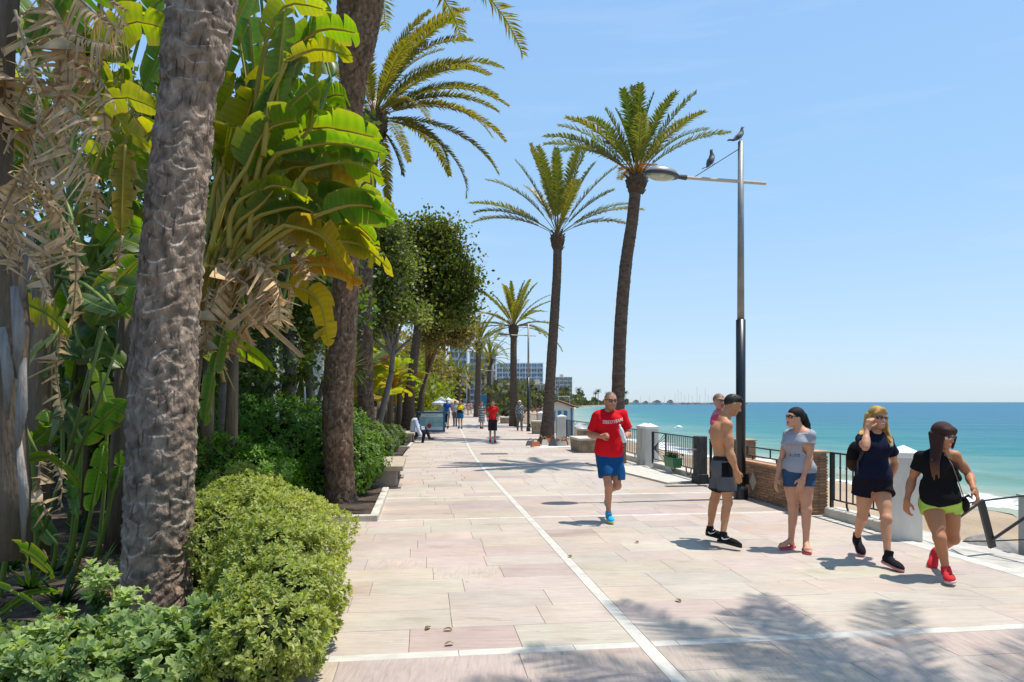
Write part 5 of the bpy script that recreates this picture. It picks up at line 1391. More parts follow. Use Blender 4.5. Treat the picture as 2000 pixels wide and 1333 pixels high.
# ---- the big bird-of-paradise clump behind the near trunk
bx = Vector((-3.75, 7.6, 0.04))
bp1 = thing('bird_of_paradise_plant', 'large banana-like plant with sunlit yellow green leaves right of the thick grey trunk', 'plant', bx, 0)
for k, (dx, dy, h, lean) in enumerate(((0, 0, 2.5, 0.25), (-0.45, 0.3, 2.3, -0.1))):
    m = MB(); m.tube([(dx, dy, 0), (dx+lean*0.4, dy, h*0.5), (dx+lean, dy, h)], [0.13, 0.11, 0.10], 10)
    m.build('stem', M_stem, bp1, smooth=True)
hub = P3(405, 610, 7.5)
main = [
 ([(452, 345), (470, 270), (500, 175)], 0.30, 'yellow', 0.5, dict(fold=0.4, tears=0.15)), ([(425, 300), (418, 215), (440, 120)], 0.26, 'bright', 0.4, {}),
 ([(480, 330), (520, 255), (585, 235)], 0.26, 'bright', 0.8, dict(tears=0.15)), ([(470, 290), (500, 200), (545, 130)], 0.24, 'yellow', 0.5, {}), ([(500, 380), (560, 330), (640, 325)], 0.22, 'yellow', 0.9, dict(tears=0.4)),
 ([(620, 420), (690, 400), (770, 412)], 0.2, 'bright', 1.0, dict(tears=0.5)), ([(590, 470), (660, 450), (735, 500)], 0.2, 'yellow', 0.9, dict(tears=0.4)),
 # control points (px, py[, depth offset]), half width in metres, kind, roll, extra
 ([(436, 312), (438, 240), (462, 148)], 0.30, 'yellow', 0.15, dict(fold=0.5, one=1, tears=0.12)),
 ([(436, 322), (424, 250), (432, 170)], 0.22, 'olive', 0.2, dict(fold=0.4, one=-1, tears=0.15)),
 ([(500, 190), (490, 70), (482, -50)], 0.17, 'green', 0.1, {}),
 ([(540, 215), (548, 110), (556, 20)], 0.17, 'bright', 0.0, {}),
 ([(486, 210), (475, 120), (462, 50)], 0.16, 'blue', 0.0, dict(tears=0.05)),
 ([(560, 100), (630, 58), (702, 66, -0.3)], 0.19, 'bright', 0.9, dict(tears=0.3)),
 ([(560, 120), (620, 96), (690, 112, -0.2)], 0.13, 'yellow', 0.8, dict(tears=0.4)),
 ([(608, 250), (615, 165), (618, 90)], 0.09, 'yellow', 0.4, dict(tears=0.1)),
 ([(520, 262), (570, 205), (618, 165)], 0.20, 'bright', 0.7, dict(tears=0.15)),
 ([(500, 250), (540, 180), (590, 110)], 0.14, 'blue', 0.5, {}),
 ([(500, 305), (610, 250), (748, 272, -0.5)], 0.25, 'bright', 1.0, dict(tears=0.18)),
 ([(540, 300), (650, 280), (757, 302, -0.3)], 0.16, 'green', 0.9, dict(tears=0.3)),
 ([(600, 330), (680, 318), (752, 350, -0.2)], 0.17, 'bright', 1.0, dict(tears=0.4)),
 ([(470, 352), (580, 335), (706, 372, -0.4)], 0.20, 'gold', 1.0, dict(tears=0.75, margin=0.9)),
 ([(470, 390), (540, 362), (608, 392, -0.2)], 0.14, 'yellow', 0.9, dict(tears=0.35)),
 ([(550, 450), (650, 392), (780, 432, -0.5)], 0.24, 'green', 0.9, dict(tears=0.45)),
 ([(560, 400), (640, 372), (745, 388, 0.3)], 0.20, 'bright', 0.9, dict(tears=0.4)),
 ([(555, 440), (630, 462), (694, 542, -0.2)], 0.21, 'gold', 1.0, dict(tears=0.25, margin=0.6)),
 ([(640, 470), (705, 478), (768, 534, -0.3)], 0.16, 'yellow', 0.9, dict(tears=0.5, margin=0.9)),
 ([(560, 520), (640, 518), (710, 556, -0.2)], 0.13, 'orange', 1.0, dict(tears=0.75, margin=1.2)),
 ([(565, 556), (622, 585), (642, 682, 0.0)], 0.17, 'gold', 1.0, dict(tears=0.2, margin=0.6, one=0)),
 ([(400, 690), (460, 672), (543, 728, -0.3)], 0.18, 'bright', 1.0, dict(tears=0.1)),
 ([(470, 430), (520, 390), (560, 330)], 0.15, 'bright', 0.5, {}),
 ([(430, 560), (425, 500), (470, 430)], 0.12, 'green', 0.3, {}),
 ([(455, 470), (500, 400), (520, 300)], 0.16, 'green', 0.4, {}),
 ([(440, 640), (420, 720), (400, 830)], 0.16, 'dark', 0.9, {}),
 ([(430, 330), (500, 318), (560, 350)], 0.16, 'yellow', 0.7, dict(tears=0.3)),
 ([(545, 350), (600, 300), (665, 300)], 0.14, 'olive', 0.8, dict(tears=0.4)),
 ([(420, 160), (455, 60), (500, -40)], 0.2, 'green', 0.4, {}),
 ([(575, 150), (620, 40), (650, -30)], 0.16, 'green', 0.2, {}),
 ([(520, 80), (560, 10), (640, 20)], 0.16, 'olive', 0.4, {}),
 ([(510, 420), (590, 405), (650, 450)], 0.17, 'green', 0.8, dict(tears=0.3)),
 ([(600, 440), (680, 430), (740, 480)], 0.16, 'bright', 0.9, dict(tears=0.5)),
]
for i, (pl, w, kind, roll, ex) in enumerate(main):
    Y = 7.5 + 0.25*math.sin(i*2.3); w *= 1.15
    P = px3(pl, Y)
    kw = dict(tears=0.2); kw.update(ex)
    b0 = P[0]; hb_ = hub+Vector((0.25*math.sin(i*2.1)+0.1, 0.25*math.cos(i*1.7), 0.0)); q_ = 0.15+0.5*abs(math.sin(i*1.3))
    st = hb_*(1-q_)+b0*q_; mid = st*0.5+b0*0.5; mid.x -= 0.05
    add_leaf(bp1, bx, P, w, kind, 500+i, pet=[st, (mid+Vector((0, 0, 0.06)))], petr=0.024, roll=roll, **kw)
# yellow cut petioles fanning from the hub
for k in range(9):
    m = MB(); m.cur = (0.36, 0.25, 0.04) if k % 3 else (0.22, 0.20, 0.05)
    a = hub-bx; tx, ty = 395+k*14, 330+k*16
    q = P3(420+k*22, 380+k*12, 7.45)-bx
    m.tube([a+Vector((k*0.03-0.12, 0, -0.1)), (a+q)/2+Vector((-0.05, -0.05, 0.06)), q], [0.04, 0.03, 0.016], 7)
    m.build('bare_petiole', M_pet, bp1, smooth=True, color=True)
# dry brown leaves hanging at its right side
drys = [([(420, 540), (440, 520), (400, 640)], 7.2, 0.16), ([(410, 560), (400, 620), (408, 700)], 7.2, 0.13), ([(430, 520), (480, 560), (520, 620)], 7.1, 0.16),
        ([(490, 500), (540, 560), (545, 640)], 7.0, 0.15), ([(470, 510), (530, 530), (560, 600)], 7.2, 0.13), ([(500, 480), (520, 560), (500, 640)], 7.3, 0.14),
        ([(520, 500), (500, 580), (440, 690)], 7.4, 0.18), ([(520, 540), (480, 640), (420, 720)], 7.5, 0.16), ([(600, 480), (570, 540), (560, 640)], 7.6, 0.1), ([(540, 470), (600, 520), (600, 560)], 7.2, 0.1)]
for i, (pl, Y, w) in enumerate(drys):
    add_leaf(bp1, bx, px3(pl, Y), w, 'dry', 700+i, roll=0.6+0.3*math.sin(i), petr=0.012, droop=0.5, fold=0.2, gap=0.27)

# ---- left clumps (in shade), drawn leaf by leaf
bl = Vector((-4.6, 6.3, 0.04))
bp2 = thing('bird_of_paradise_plant', 'shaded banana-like plant with dark green leaves left of the thick grey trunk', 'plant', bl, 0)
for dx, dy, h in ((-0.1, 0.4, 3.0), (0.45, 0.9, 2.8), (-0.7, 1.3, 3.2)):
    m = MB(); m.tube([(dx, dy, 0), (dx+0.06, dy, h*0.5), (dx+0.1, dy, h)], [0.14, 0.11, 0.09], 10); m.build('stem', M_stem, bp2, smooth=True)
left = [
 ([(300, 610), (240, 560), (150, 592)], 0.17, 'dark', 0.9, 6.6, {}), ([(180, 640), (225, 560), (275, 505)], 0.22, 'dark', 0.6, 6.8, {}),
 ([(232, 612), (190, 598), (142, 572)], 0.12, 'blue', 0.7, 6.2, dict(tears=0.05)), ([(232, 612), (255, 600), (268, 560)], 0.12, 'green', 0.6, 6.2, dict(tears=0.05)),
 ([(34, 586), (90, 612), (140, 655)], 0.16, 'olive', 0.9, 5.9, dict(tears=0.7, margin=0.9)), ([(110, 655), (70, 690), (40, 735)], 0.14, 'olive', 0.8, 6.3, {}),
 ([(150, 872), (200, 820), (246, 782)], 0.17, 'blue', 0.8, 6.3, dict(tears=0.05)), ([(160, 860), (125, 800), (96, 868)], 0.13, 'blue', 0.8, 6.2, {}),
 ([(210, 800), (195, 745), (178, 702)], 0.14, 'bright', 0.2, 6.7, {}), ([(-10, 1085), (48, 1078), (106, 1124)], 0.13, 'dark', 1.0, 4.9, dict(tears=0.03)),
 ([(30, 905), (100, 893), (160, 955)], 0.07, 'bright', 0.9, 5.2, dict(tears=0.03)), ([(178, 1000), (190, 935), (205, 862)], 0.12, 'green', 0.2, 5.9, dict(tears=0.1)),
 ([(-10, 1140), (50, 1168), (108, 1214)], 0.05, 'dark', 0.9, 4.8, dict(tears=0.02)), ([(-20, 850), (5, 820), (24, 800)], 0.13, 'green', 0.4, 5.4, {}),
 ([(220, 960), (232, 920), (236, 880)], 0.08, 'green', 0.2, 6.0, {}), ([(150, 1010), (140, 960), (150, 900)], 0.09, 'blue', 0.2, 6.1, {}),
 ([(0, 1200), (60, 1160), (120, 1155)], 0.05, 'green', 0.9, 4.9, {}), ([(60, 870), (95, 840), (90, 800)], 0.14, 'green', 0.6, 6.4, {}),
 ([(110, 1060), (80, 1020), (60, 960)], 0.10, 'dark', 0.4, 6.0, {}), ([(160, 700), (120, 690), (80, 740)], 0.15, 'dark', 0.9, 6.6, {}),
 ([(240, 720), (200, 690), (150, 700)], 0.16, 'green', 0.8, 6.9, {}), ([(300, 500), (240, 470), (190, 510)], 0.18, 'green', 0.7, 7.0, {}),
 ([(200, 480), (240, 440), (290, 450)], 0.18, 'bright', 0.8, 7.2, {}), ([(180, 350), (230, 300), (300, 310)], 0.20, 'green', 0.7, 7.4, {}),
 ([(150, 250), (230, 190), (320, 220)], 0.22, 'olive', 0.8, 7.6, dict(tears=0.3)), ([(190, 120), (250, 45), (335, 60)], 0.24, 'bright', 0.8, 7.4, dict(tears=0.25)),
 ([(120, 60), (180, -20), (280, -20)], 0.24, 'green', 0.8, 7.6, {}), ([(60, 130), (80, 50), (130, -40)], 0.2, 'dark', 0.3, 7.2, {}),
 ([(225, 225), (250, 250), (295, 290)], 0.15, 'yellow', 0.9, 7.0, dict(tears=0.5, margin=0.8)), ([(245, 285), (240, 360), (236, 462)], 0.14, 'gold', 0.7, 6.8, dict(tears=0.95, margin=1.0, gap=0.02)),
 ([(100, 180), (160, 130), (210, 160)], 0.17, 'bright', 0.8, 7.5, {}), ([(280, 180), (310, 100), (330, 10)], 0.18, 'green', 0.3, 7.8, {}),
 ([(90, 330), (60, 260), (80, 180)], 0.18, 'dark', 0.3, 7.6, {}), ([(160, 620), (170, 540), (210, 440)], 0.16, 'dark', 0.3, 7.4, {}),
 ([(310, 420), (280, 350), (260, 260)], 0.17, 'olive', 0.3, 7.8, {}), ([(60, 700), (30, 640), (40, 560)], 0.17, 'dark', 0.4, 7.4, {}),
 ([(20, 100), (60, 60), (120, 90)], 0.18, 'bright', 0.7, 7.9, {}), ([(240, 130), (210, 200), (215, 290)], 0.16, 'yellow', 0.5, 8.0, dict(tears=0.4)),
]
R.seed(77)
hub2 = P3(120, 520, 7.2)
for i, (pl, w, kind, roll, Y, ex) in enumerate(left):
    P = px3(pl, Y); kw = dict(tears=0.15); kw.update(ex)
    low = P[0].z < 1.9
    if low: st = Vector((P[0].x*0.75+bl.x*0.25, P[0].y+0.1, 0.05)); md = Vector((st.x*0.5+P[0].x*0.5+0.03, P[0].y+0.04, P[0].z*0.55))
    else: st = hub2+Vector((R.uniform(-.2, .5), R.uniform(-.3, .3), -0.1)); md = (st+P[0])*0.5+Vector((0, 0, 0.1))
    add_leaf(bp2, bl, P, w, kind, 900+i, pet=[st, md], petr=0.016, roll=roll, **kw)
# two long upright green petioles in front
for (a, b, c, Y) in (((128, 905), (170, 760), (206, 636), 6.0), ((140, 920), (190, 790), (232, 672), 6.1), ((30, 790), (60, 860), (80, 900), 5.6), ((75, 1075), (110, 960), (140, 880), 6.0)):
    m = MB(); m.cur = (0.13, 0.17, 0.035); m.tube([P3(*a, Y)-bl, P3(*b, Y)-bl, P3(*c, Y)-bl], [0.017, 0.015, 0.010], 7); m.build('bare_petiole', M_pet, bp2, smooth=True, color=True)
# more leaves filling the thicket behind, on plants of their own
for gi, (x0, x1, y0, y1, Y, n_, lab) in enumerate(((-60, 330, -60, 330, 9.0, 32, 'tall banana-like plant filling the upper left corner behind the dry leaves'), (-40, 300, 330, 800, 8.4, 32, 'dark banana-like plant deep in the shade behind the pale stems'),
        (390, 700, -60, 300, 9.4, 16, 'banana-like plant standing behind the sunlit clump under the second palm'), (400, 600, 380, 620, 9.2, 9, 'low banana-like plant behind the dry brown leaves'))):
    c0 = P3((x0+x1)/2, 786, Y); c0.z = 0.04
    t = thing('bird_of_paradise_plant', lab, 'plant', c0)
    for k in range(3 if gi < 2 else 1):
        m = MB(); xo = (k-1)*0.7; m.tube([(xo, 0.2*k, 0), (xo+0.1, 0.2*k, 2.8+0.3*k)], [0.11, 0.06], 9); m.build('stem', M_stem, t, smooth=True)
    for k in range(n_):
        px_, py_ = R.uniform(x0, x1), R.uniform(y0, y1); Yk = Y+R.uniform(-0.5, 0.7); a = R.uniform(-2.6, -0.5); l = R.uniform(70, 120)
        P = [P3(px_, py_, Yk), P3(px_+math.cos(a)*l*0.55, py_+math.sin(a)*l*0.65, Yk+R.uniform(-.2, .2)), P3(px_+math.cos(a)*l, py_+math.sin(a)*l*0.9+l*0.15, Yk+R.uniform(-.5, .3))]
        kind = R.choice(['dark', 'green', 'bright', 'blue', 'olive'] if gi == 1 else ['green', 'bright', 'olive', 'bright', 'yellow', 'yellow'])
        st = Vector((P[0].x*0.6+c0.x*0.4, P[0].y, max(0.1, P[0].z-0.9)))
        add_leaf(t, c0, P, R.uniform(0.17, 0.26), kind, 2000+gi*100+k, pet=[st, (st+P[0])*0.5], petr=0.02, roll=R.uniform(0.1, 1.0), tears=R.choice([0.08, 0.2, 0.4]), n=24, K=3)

# ---- the old plant at the left edge: pale stem and hanging dry leaves
bd = Vector((-3.72, 4.95, 0.04))
dp = thing('dry_banana_plant', 'old banana-like plant at the left edge with tan dead leaves hanging from its pale stem', 'plant', bd, 0)
m = MB(); 
st = [(18, 1090), (22, 950), (14, 800), (22, 650), (10, 500), (-10, 330), (-5, 100), (10, -80)]
m.tube([P3(x, y, 4.95)-bd for x, y in st], [0.13, 0.12, 0.115, 0.12, 0.12, 0.11, 0.11, 0.11], 14)
m.build('stem', M_stem, dp, smooth=True)
M_sheath = mat('grey_sheath', (0.33, 0.29, 0.25), 0.9, noise=(8, 0.35), bump=(22, 0.7, 0.02), stretch=(4, 4, 0.4))
for k, (a, b, w) in enumerate((((30, 560), (34, 740), 0.07), ((44, 700), (30, 900), 0.06), ((5, 640), (14, 820), 0.06), ((36, 860), (46, 1060), 0.05), ((60, 440), (40, 600), 0.05), ((20, 380), (30, 560), 0.06))):
    m = MB(); pts = [P3(a[0], a[1], 4.78)-bd, P3((a[0]+b[0])/2+6, (a[1]+b[1])/2, 4.74)-bd, P3(b[0], b[1], 4.78)-bd]
    m.tube(pts, [w*0.5, w*0.7, w*0.25], 7, flat=0.45); m.build('leaf_sheath', M_sheath, dp, smooth=True)
dl = [([(70, -30), (128, 60), (132, 200)], 0.20, 4.9), ([(100, -20), (118, 130), (122, 262)], 0.22, 5.0), ([(140, -20), (190, 30), (245, 62)], 0.12, 4.9), ([(128, 60), (180, 80), (238, 92)], 0.07, 4.8),
      ([(132, 120), (190, 150), (228, 210)], 0.10, 4.8), ([(125, 180), (70, 250), (0, 255)], 0.16, 4.9), ([(125, 170), (60, 160), (30, 215)], 0.10, 4.85), ([(120, 200), (170, 240), (215, 262)], 0.10, 4.8),
      ([(118, 240), (150, 320), (200, 350)], 0.10, 4.8), ([(30, 20), (60, 130), (78, 210)], 0.05, 4.7), ([(78, 210), (70, 270), (48, 330)], 0.05, 4.7), ([(48, 330), (80, 370), (150, 465)], 0.13, 4.6),
      ([(48, 330), (10, 400), (-20, 500)], 0.14, 4.6), ([(45, 340), (30, 420), (15, 530)], 0.14, 4.6), ([(60, 350), (110, 400), (135, 520)], 0.11, 4.7), ([(50, 330), (90, 300), (130, 395)], 0.12, 4.8),
      ([(15, 460), (60, 500), (100, 600)], 0.07, 4.6), ([(120, 250), (130, 330), (125, 420)], 0.14, 5.1), ([(160, 300), (185, 360), (190, 440)], 0.12, 5.2), ([(0, 220), (60, 250), (110, 330)], 0.15, 5.2),
      ([(150, 100), (200, 200), (205, 290)], 0.10, 5.1), ([(-10, 300), (30, 330), (60, 420)], 0.15, 5.1), ([(130, -10), (150, 60), (190, 150)], 0.14, 5.1), ([(60, 420), (90, 470), (90, 580)], 0.12, 5.2),
      ([(140, 430), (150, 520), (140, 640)], 0.08, 5.6), ([(120, 640), (110, 720), (125, 820)], 0.10, 6.0), ([(240, 460), (228, 520), (222, 600)], 0.05, 6.6), ([(-10, 60), (10, 160), (-5, 280)], 0.13, 4.9),
      ([(80, 900), (75, 960), (100, 1010)], 0.08, 5.6), ([(95, 880), (120, 930), (118, 1000)], 0.07, 5.6), ([(200, 20), (225, 60), (240, 30)], 0.06, 4.9), ([(210, -10), (230, 10), (252, 22)], 0.05, 4.9)]
for i, (pl, w, Y) in enumerate(dl):
    if i in (17, 19, 21, 22): continue
    w *= 0.85
    add_leaf(dp, bd, px3(pl, Y), w, 'dry', 3000+i, roll=0.9*math.sin(i*1.9), petr=0.012, droop=0.55+0.3*math.sin(i), fold=0.15, gap=0.27, n=30)
# loose litter of dead leaves on the soil
R.seed(31)
for i in range(10):
    px_ = R.uniform(0, 220); py_ = R.uniform(1160, 1250); p = P3(px_, py_, 0); g_ = G(px_, py_, 0.05)
    o = Vector((g_[0], g_[1], 0.06)); t = thing('fallen_leaf', 'dead leaf curled on the shaded soil at the bottom left of the picture', 'leaf', o, group='dead leaves on the soil')
    a = R.uniform(0, 6.28); me, _ = blade_mesh([(0, 0, 0), (0.12*math.cos(a), 0.12*math.sin(a), 0.05), (0.26*math.cos(a), 0.26*math.sin(a), 0.0)], 0.05, col=(0.26, 0.18, 0.11), seed=i, dry=True, n=12, K=2)
    link('blade', me, M_dry, t)

# ---- shrubs -------------------------------------------------------
def leaf_clump_mesh(P, N, S, ln, wd, colr, seed, k=7, spread=0.9, cup=0.5, fold=0.25, jit=0.15):
    """rosettes of k leaves at points P with axes N and sizes S"""
    r = rng(seed); m = len(P)
    N = N/np.linalg.norm(N, axis=1)[:, None]
    ref = np.where(np.abs(N[:, 2:3]) < 0.9, np.array([[0, 0, 1.0]]), np.array([[1.0, 0, 0]]))
    A = np.cross(N, ref); A /= np.linalg.norm(A, axis=1)[:, None]; B = np.cross(N, A)
    Vs, Cs = [], []
    for j in range(k):
        ang = 2*math.pi*j/k + r.uniform(-0.4, 0.4, m)+r.uniform(0, 6.28, m)*0.0 + j*0.3
        inner = (j % 3 == 0)
        tilt = np.clip((cup*0.9 if inner else cup*0.35) + r.normal(size=m)*0.18, -0.3, 1.3)
        d = (A*np.cos(ang)[:, None]+B*np.sin(ang)[:, None])
        D = d*np.cos(tilt)[:, None]*spread + N*np.sin(tilt)[:, None] + r.normal(size=(m, 3))*jit
        D /= np.linalg.norm(D, axis=1)[:, None]
        Wd = np.cross(D, N); Wd /= np.maximum(np.linalg.norm(Wd, axis=1), 1e-3)[:, None]
        Un = np.cross(Wd, D)
        L_ = (ln*S*r.uniform(0.7, 1.15, m))[:, None]; w = (wd*S*r.uniform(0.8, 1.15, m))[:, None]
        o = P + N*(ln*0.25*r.uniform(-1, 0.4, m))[:, None]
        p0 = o; p1 = o+D*L_*0.55-Wd*w+Un*w*fold; p2 = o+D*L_*0.62; p3 = o+D*L_*0.55+Wd*w+Un*w*fold; p4 = o+D*L_*0.93-Un*L_*0.06
        Vs.append(np.stack([p0, p1, p2, p3, p4], 1))
        c = colr*(1+r.normal(size=(m, 1))*0.13)
        Cs.append(np.repeat(c[:, None, :], 5, 1))
    V = np.concatenate(Vs).reshape(-1, 3); C = np.clip(np.concatenate(Cs).reshape(-1, 3), 0.004, 1)
    b = np.arange(len(V)//5)*5
    F = np.concatenate([np.stack([b, b+2, b+1], 1), np.stack([b, b+3, b+2], 1), np.stack([b+1, b+2, b+4], 1), np.stack([b+2, b+3, b+4], 1)])
    return V, F, C

def blob_points(blobs, n, seed, inset=0.25, lump=0.18, flo=0.02):
    r = rng(seed); B = np.array(blobs, float)
    area = (B[:, 3]*B[:, 4]+B[:, 3]*B[:, 5]+B[:, 4]*B[:, 5]); pr = area/area.sum()
    nz_ = nz3(seed+5, 14, (2.0, 7.0)); P, N = [], []
    while sum(len(p) for p in P) < n:
        m = n*2; i = r.choice(len(B), m, p=pr); d = r.normal(size=(m, 3)); d /= np.linalg.norm(d, axis=1)[:, None]
        f = 1+lump*nz_(d*1.5+B[i, :3]) - inset*r.random(m)**2.2
        p = B[i, :3]+d*B[i, 3:6]*f[:, None]
        ok = p[:, 2] > flo
        for b in range(len(B)):
            q = ((p-B[b, :3])/B[b, 3:6]); inside = (q**2).sum(1) < (1-inset*0.8)**2
            ok &= ~(inside & (i != b))
        nn = d/B[i, 3:6]; P.append(p[ok]); N.append(nn[ok])
    P = np.concatenate(P)[:n]; N = np.concatenate(N)[:n]; N /= np.linalg.norm(N, axis=1)[:, None]
    return P, N

def shrub(name, label, base, blobs, n, ln, wd, pal, seed, k=7, up=0.5, group=None, cup=0.5, inner=0.35, spread=0.9, lump=0.18, stems=6, cat='shrub', core=0.62, jit=0.15, size=(0.7, 1.2)):
    """blobs in local coords (cx, cy, cz, rx, ry, rz); pal: list of colours"""
    t = thing(name, label, cat, base, 0, group); r = rng(seed)
    P, N = blob_points(blobs, n, seed, lump=lump)
    N = N+np.array([0, 0, up])+r.normal(size=N.shape)*0.25; N /= np.linalg.norm(N, axis=1)[:, None]
    nz_ = nz3(seed+8, 10, (0.6, 2.2)); q = np.clip(0.5+0.35*nz_(P)+r.normal(size=n)*0.22, 0, 0.999)
    pal = np.array(pal); f = q*(len(pal)-1); i0 = f.astype(int); fr = (f-i0)[:, None]
    colr = pal[i0]*(1-fr)+pal[np.minimum(i0+1, len(pal)-1)]*fr
    V, F, C = leaf_clump_mesh(P, N, r.uniform(*size, n), ln, wd, colr, seed+1, k, spread=spread, cup=cup, jit=jit)
    o = link('foliage', np_mesh('foliage', V, [F], False, C), M_fol, t); o['kind'] = 'stuff'
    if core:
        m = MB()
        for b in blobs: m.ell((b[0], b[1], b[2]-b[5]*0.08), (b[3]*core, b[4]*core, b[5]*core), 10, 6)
        c_ = m.build('shade_core', M_core, t)  # dark ellipsoids stand in for the shade deep inside the foliage
    for s in range(stems):
        b = blobs[s % len(blobs)]; a = r.uniform(0, 6.28)
        m = MB(); x, y = b[0]*0.6+r.normal()*0.05, b[1]*0.6+r.normal()*0.05
        m.tube([(x, y, 0), ((x+b[0])/2, (y+b[1])/2, b[2]*0.5), (b[0]+math.cos(a)*b[3]*0.6, b[1]+math.sin(a)*b[4]*0.6, b[2]+b[5]*0.4)], [0.022, 0.015, 0.006], 5)
        m.build('stem', M_wooden, t)
    return t

pit = [(0.075, 0.130, 0.022), (0.14, 0.20, 0.035), (0.23, 0.28, 0.055), (0.34, 0.37, 0.085), (0.42, 0.43, 0.15)]
# big roadside bush (F2)
b = Vector((-2.15, 6.1, 0.04))
blobs = []
for (u_, v_, z_, rx, ry, rz_) in ((4.2, -2.36, 0.22, 0.36, 0.40, 0.26), (4.65, -2.38, 0.28, 0.40, 0.45, 0.32), (5.2, -2.52, 0.36, 0.42, 0.5, 0.40), (5.8, -2.62, 0.42, 0.46, 0.55, 0.42), (6.6, -2.92, 0.44, 0.50, 0.55, 0.40), (7.2, -3.20, 0.44, 0.48, 0.5, 0.38), (7.7, -3.42, 0.50, 0.40, 0.42, 0.38), (6.3, -3.3, 0.4, 0.5, 0.6, 0.36), (7.1, -3.6, 0.4, 0.5, 0.6, 0.36)):
    w = W(u_, v_) - b; blobs.append((w.x, w.y, z_, rx, ry, rz_))
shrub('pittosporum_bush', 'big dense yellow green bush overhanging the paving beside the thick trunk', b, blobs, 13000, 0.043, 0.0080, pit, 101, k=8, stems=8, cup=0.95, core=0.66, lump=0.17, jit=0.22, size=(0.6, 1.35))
# low foreground bush (F1)
b = Vector((-2.55, 4.15, 0.04))
blobs = [(-0.15, 0.0, 0.05, 0.26, 0.24, 0.22), (0.15, 0.1, 0.03, 0.24, 0.22, 0.24), (0.42, -0.05, 0.06, 0.26, 0.24, 0.24), (0.78, 0.08, 0.10, 0.30, 0.28, 0.27), (0.95, 0.35, 0.15, 0.28, 0.28, 0.25), (-0.45, -0.1, 0.02, 0.22, 0.22, 0.20), (0.2, -0.35, 0.05, 0.28, 0.22, 0.18), (-0.15, -0.35, 0.02, 0.26, 0.2, 0.18), (0.6, -0.3, 0.05, 0.28, 0.22, 0.20)]
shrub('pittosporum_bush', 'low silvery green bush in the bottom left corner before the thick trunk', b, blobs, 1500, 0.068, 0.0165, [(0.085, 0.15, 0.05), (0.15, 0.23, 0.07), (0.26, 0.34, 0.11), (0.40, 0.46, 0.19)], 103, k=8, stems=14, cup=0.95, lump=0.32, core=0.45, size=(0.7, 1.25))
# tall sprigs rising from it
R.seed(12)
for i, (px_, py_, Y, lab) in enumerate(((190, 1140, 4.35, 'tallest upright sprig with a pale leaf rosette left of the thick trunk base'), (247, 1185, 4.4, 'second pale rosette sprig touching the thick trunk base'), (105, 1250, 4.1, 'short grey green sprig left of the tallest sprig'), (40, 1285, 4.0, 'leftmost yellow green sprig in the bottom corner'), (400, 1215, 4.35, 'bushy sprig right of the thick trunk base'), (340, 1235, 4.3, 'small sprig in front of the trunk foot'))):
    p = P3(px_, py_, Y); base = Vector((p.x+R.uniform(-.05, .05), p.y+0.02, 0.05))
    t = thing('bush_sprig', lab, 'sprig', base)
    top = p-base
    m = MB(); m.tube([(0, 0, 0), (top.x*0.4, 0, top.z*0.5), top], [0.009, 0.007, 0.004], 5); m.build('twig', M_wooden, t)
    r = rng(300+i); n_ = 34; 
    P = np.array([top])+r.normal(size=(n_, 3))*np.array([0.062, 0.055, 0.055])+np.array([0, 0, 0.03]); N = (P-np.array([top]))*6+np.array([0, 0, 0.8])
    c = np.array([[0.42, 0.50, 0.20]])*r.uniform(0.75, 1.1, (n_, 1))
    n2 = 16; zz = r.uniform(0.35, 0.85, n2)[:, None]; P2 = np.array([top])*zz+r.normal(size=(n2, 3))*0.012; N2 = r.normal(size=(n2, 3))+np.array([0, 0, 0.6]); c2 = np.array([[0.06, 0.12, 0.035]])*r.uniform(0.8, 1.2, (n2, 1))
    V, F, C = leaf_clump_mesh(np.concatenate([P, P2]), np.concatenate([N, N2]), np.full(n_+n2, 1.0), 0.062, 0.015, np.concatenate([c, c2]), 310+i, 7, cup=0.8)
    o = link('foliage', np_mesh('foliage', V, [F], False, C), M_fol, t); o['kind'] = 'stuff'
# dark green shrubs behind (S1)
dk = [(0.031, 0.094, 0.010), (0.056, 0.156, 0.013), (0.106, 0.237, 0.015), (0.175, 0.312, 0.025)]
b = Vector((-4.1, 11.2, 0.04))
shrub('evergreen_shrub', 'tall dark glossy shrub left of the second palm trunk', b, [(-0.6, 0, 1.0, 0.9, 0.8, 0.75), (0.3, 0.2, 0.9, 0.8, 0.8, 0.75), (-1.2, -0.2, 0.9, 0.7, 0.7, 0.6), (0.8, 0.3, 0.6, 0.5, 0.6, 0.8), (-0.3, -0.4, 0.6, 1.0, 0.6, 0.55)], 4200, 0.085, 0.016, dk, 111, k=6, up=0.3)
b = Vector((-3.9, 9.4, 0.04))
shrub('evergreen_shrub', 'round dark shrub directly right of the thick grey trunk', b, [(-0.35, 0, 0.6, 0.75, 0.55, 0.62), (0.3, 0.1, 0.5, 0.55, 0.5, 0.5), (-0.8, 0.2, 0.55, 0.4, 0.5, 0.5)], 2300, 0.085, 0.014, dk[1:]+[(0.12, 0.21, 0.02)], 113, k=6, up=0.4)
# bright shrub right of trunk 2 (S2)
b = W(12.4, -2.85, 0.04)
shrub('evergreen_shrub', 'bright green upright shrub just right of the second palm trunk', b, [(0, 0, 0.9, 0.42, 0.6, 0.62), (0.25, -0.5, 0.5, 0.38, 0.5, 0.5), (0.28, 0.5, 0.6, 0.38, 0.5, 0.45), (0.1, -0.9, 0.35, 0.3, 0.4, 0.4)], 2300, 0.075, 0.016, [(0.04, 0.11, 0.01), (0.08, 0.18, 0.012), (0.13, 0.24, 0.02), (0.17, 0.25, 0.05)], 115, k=6)
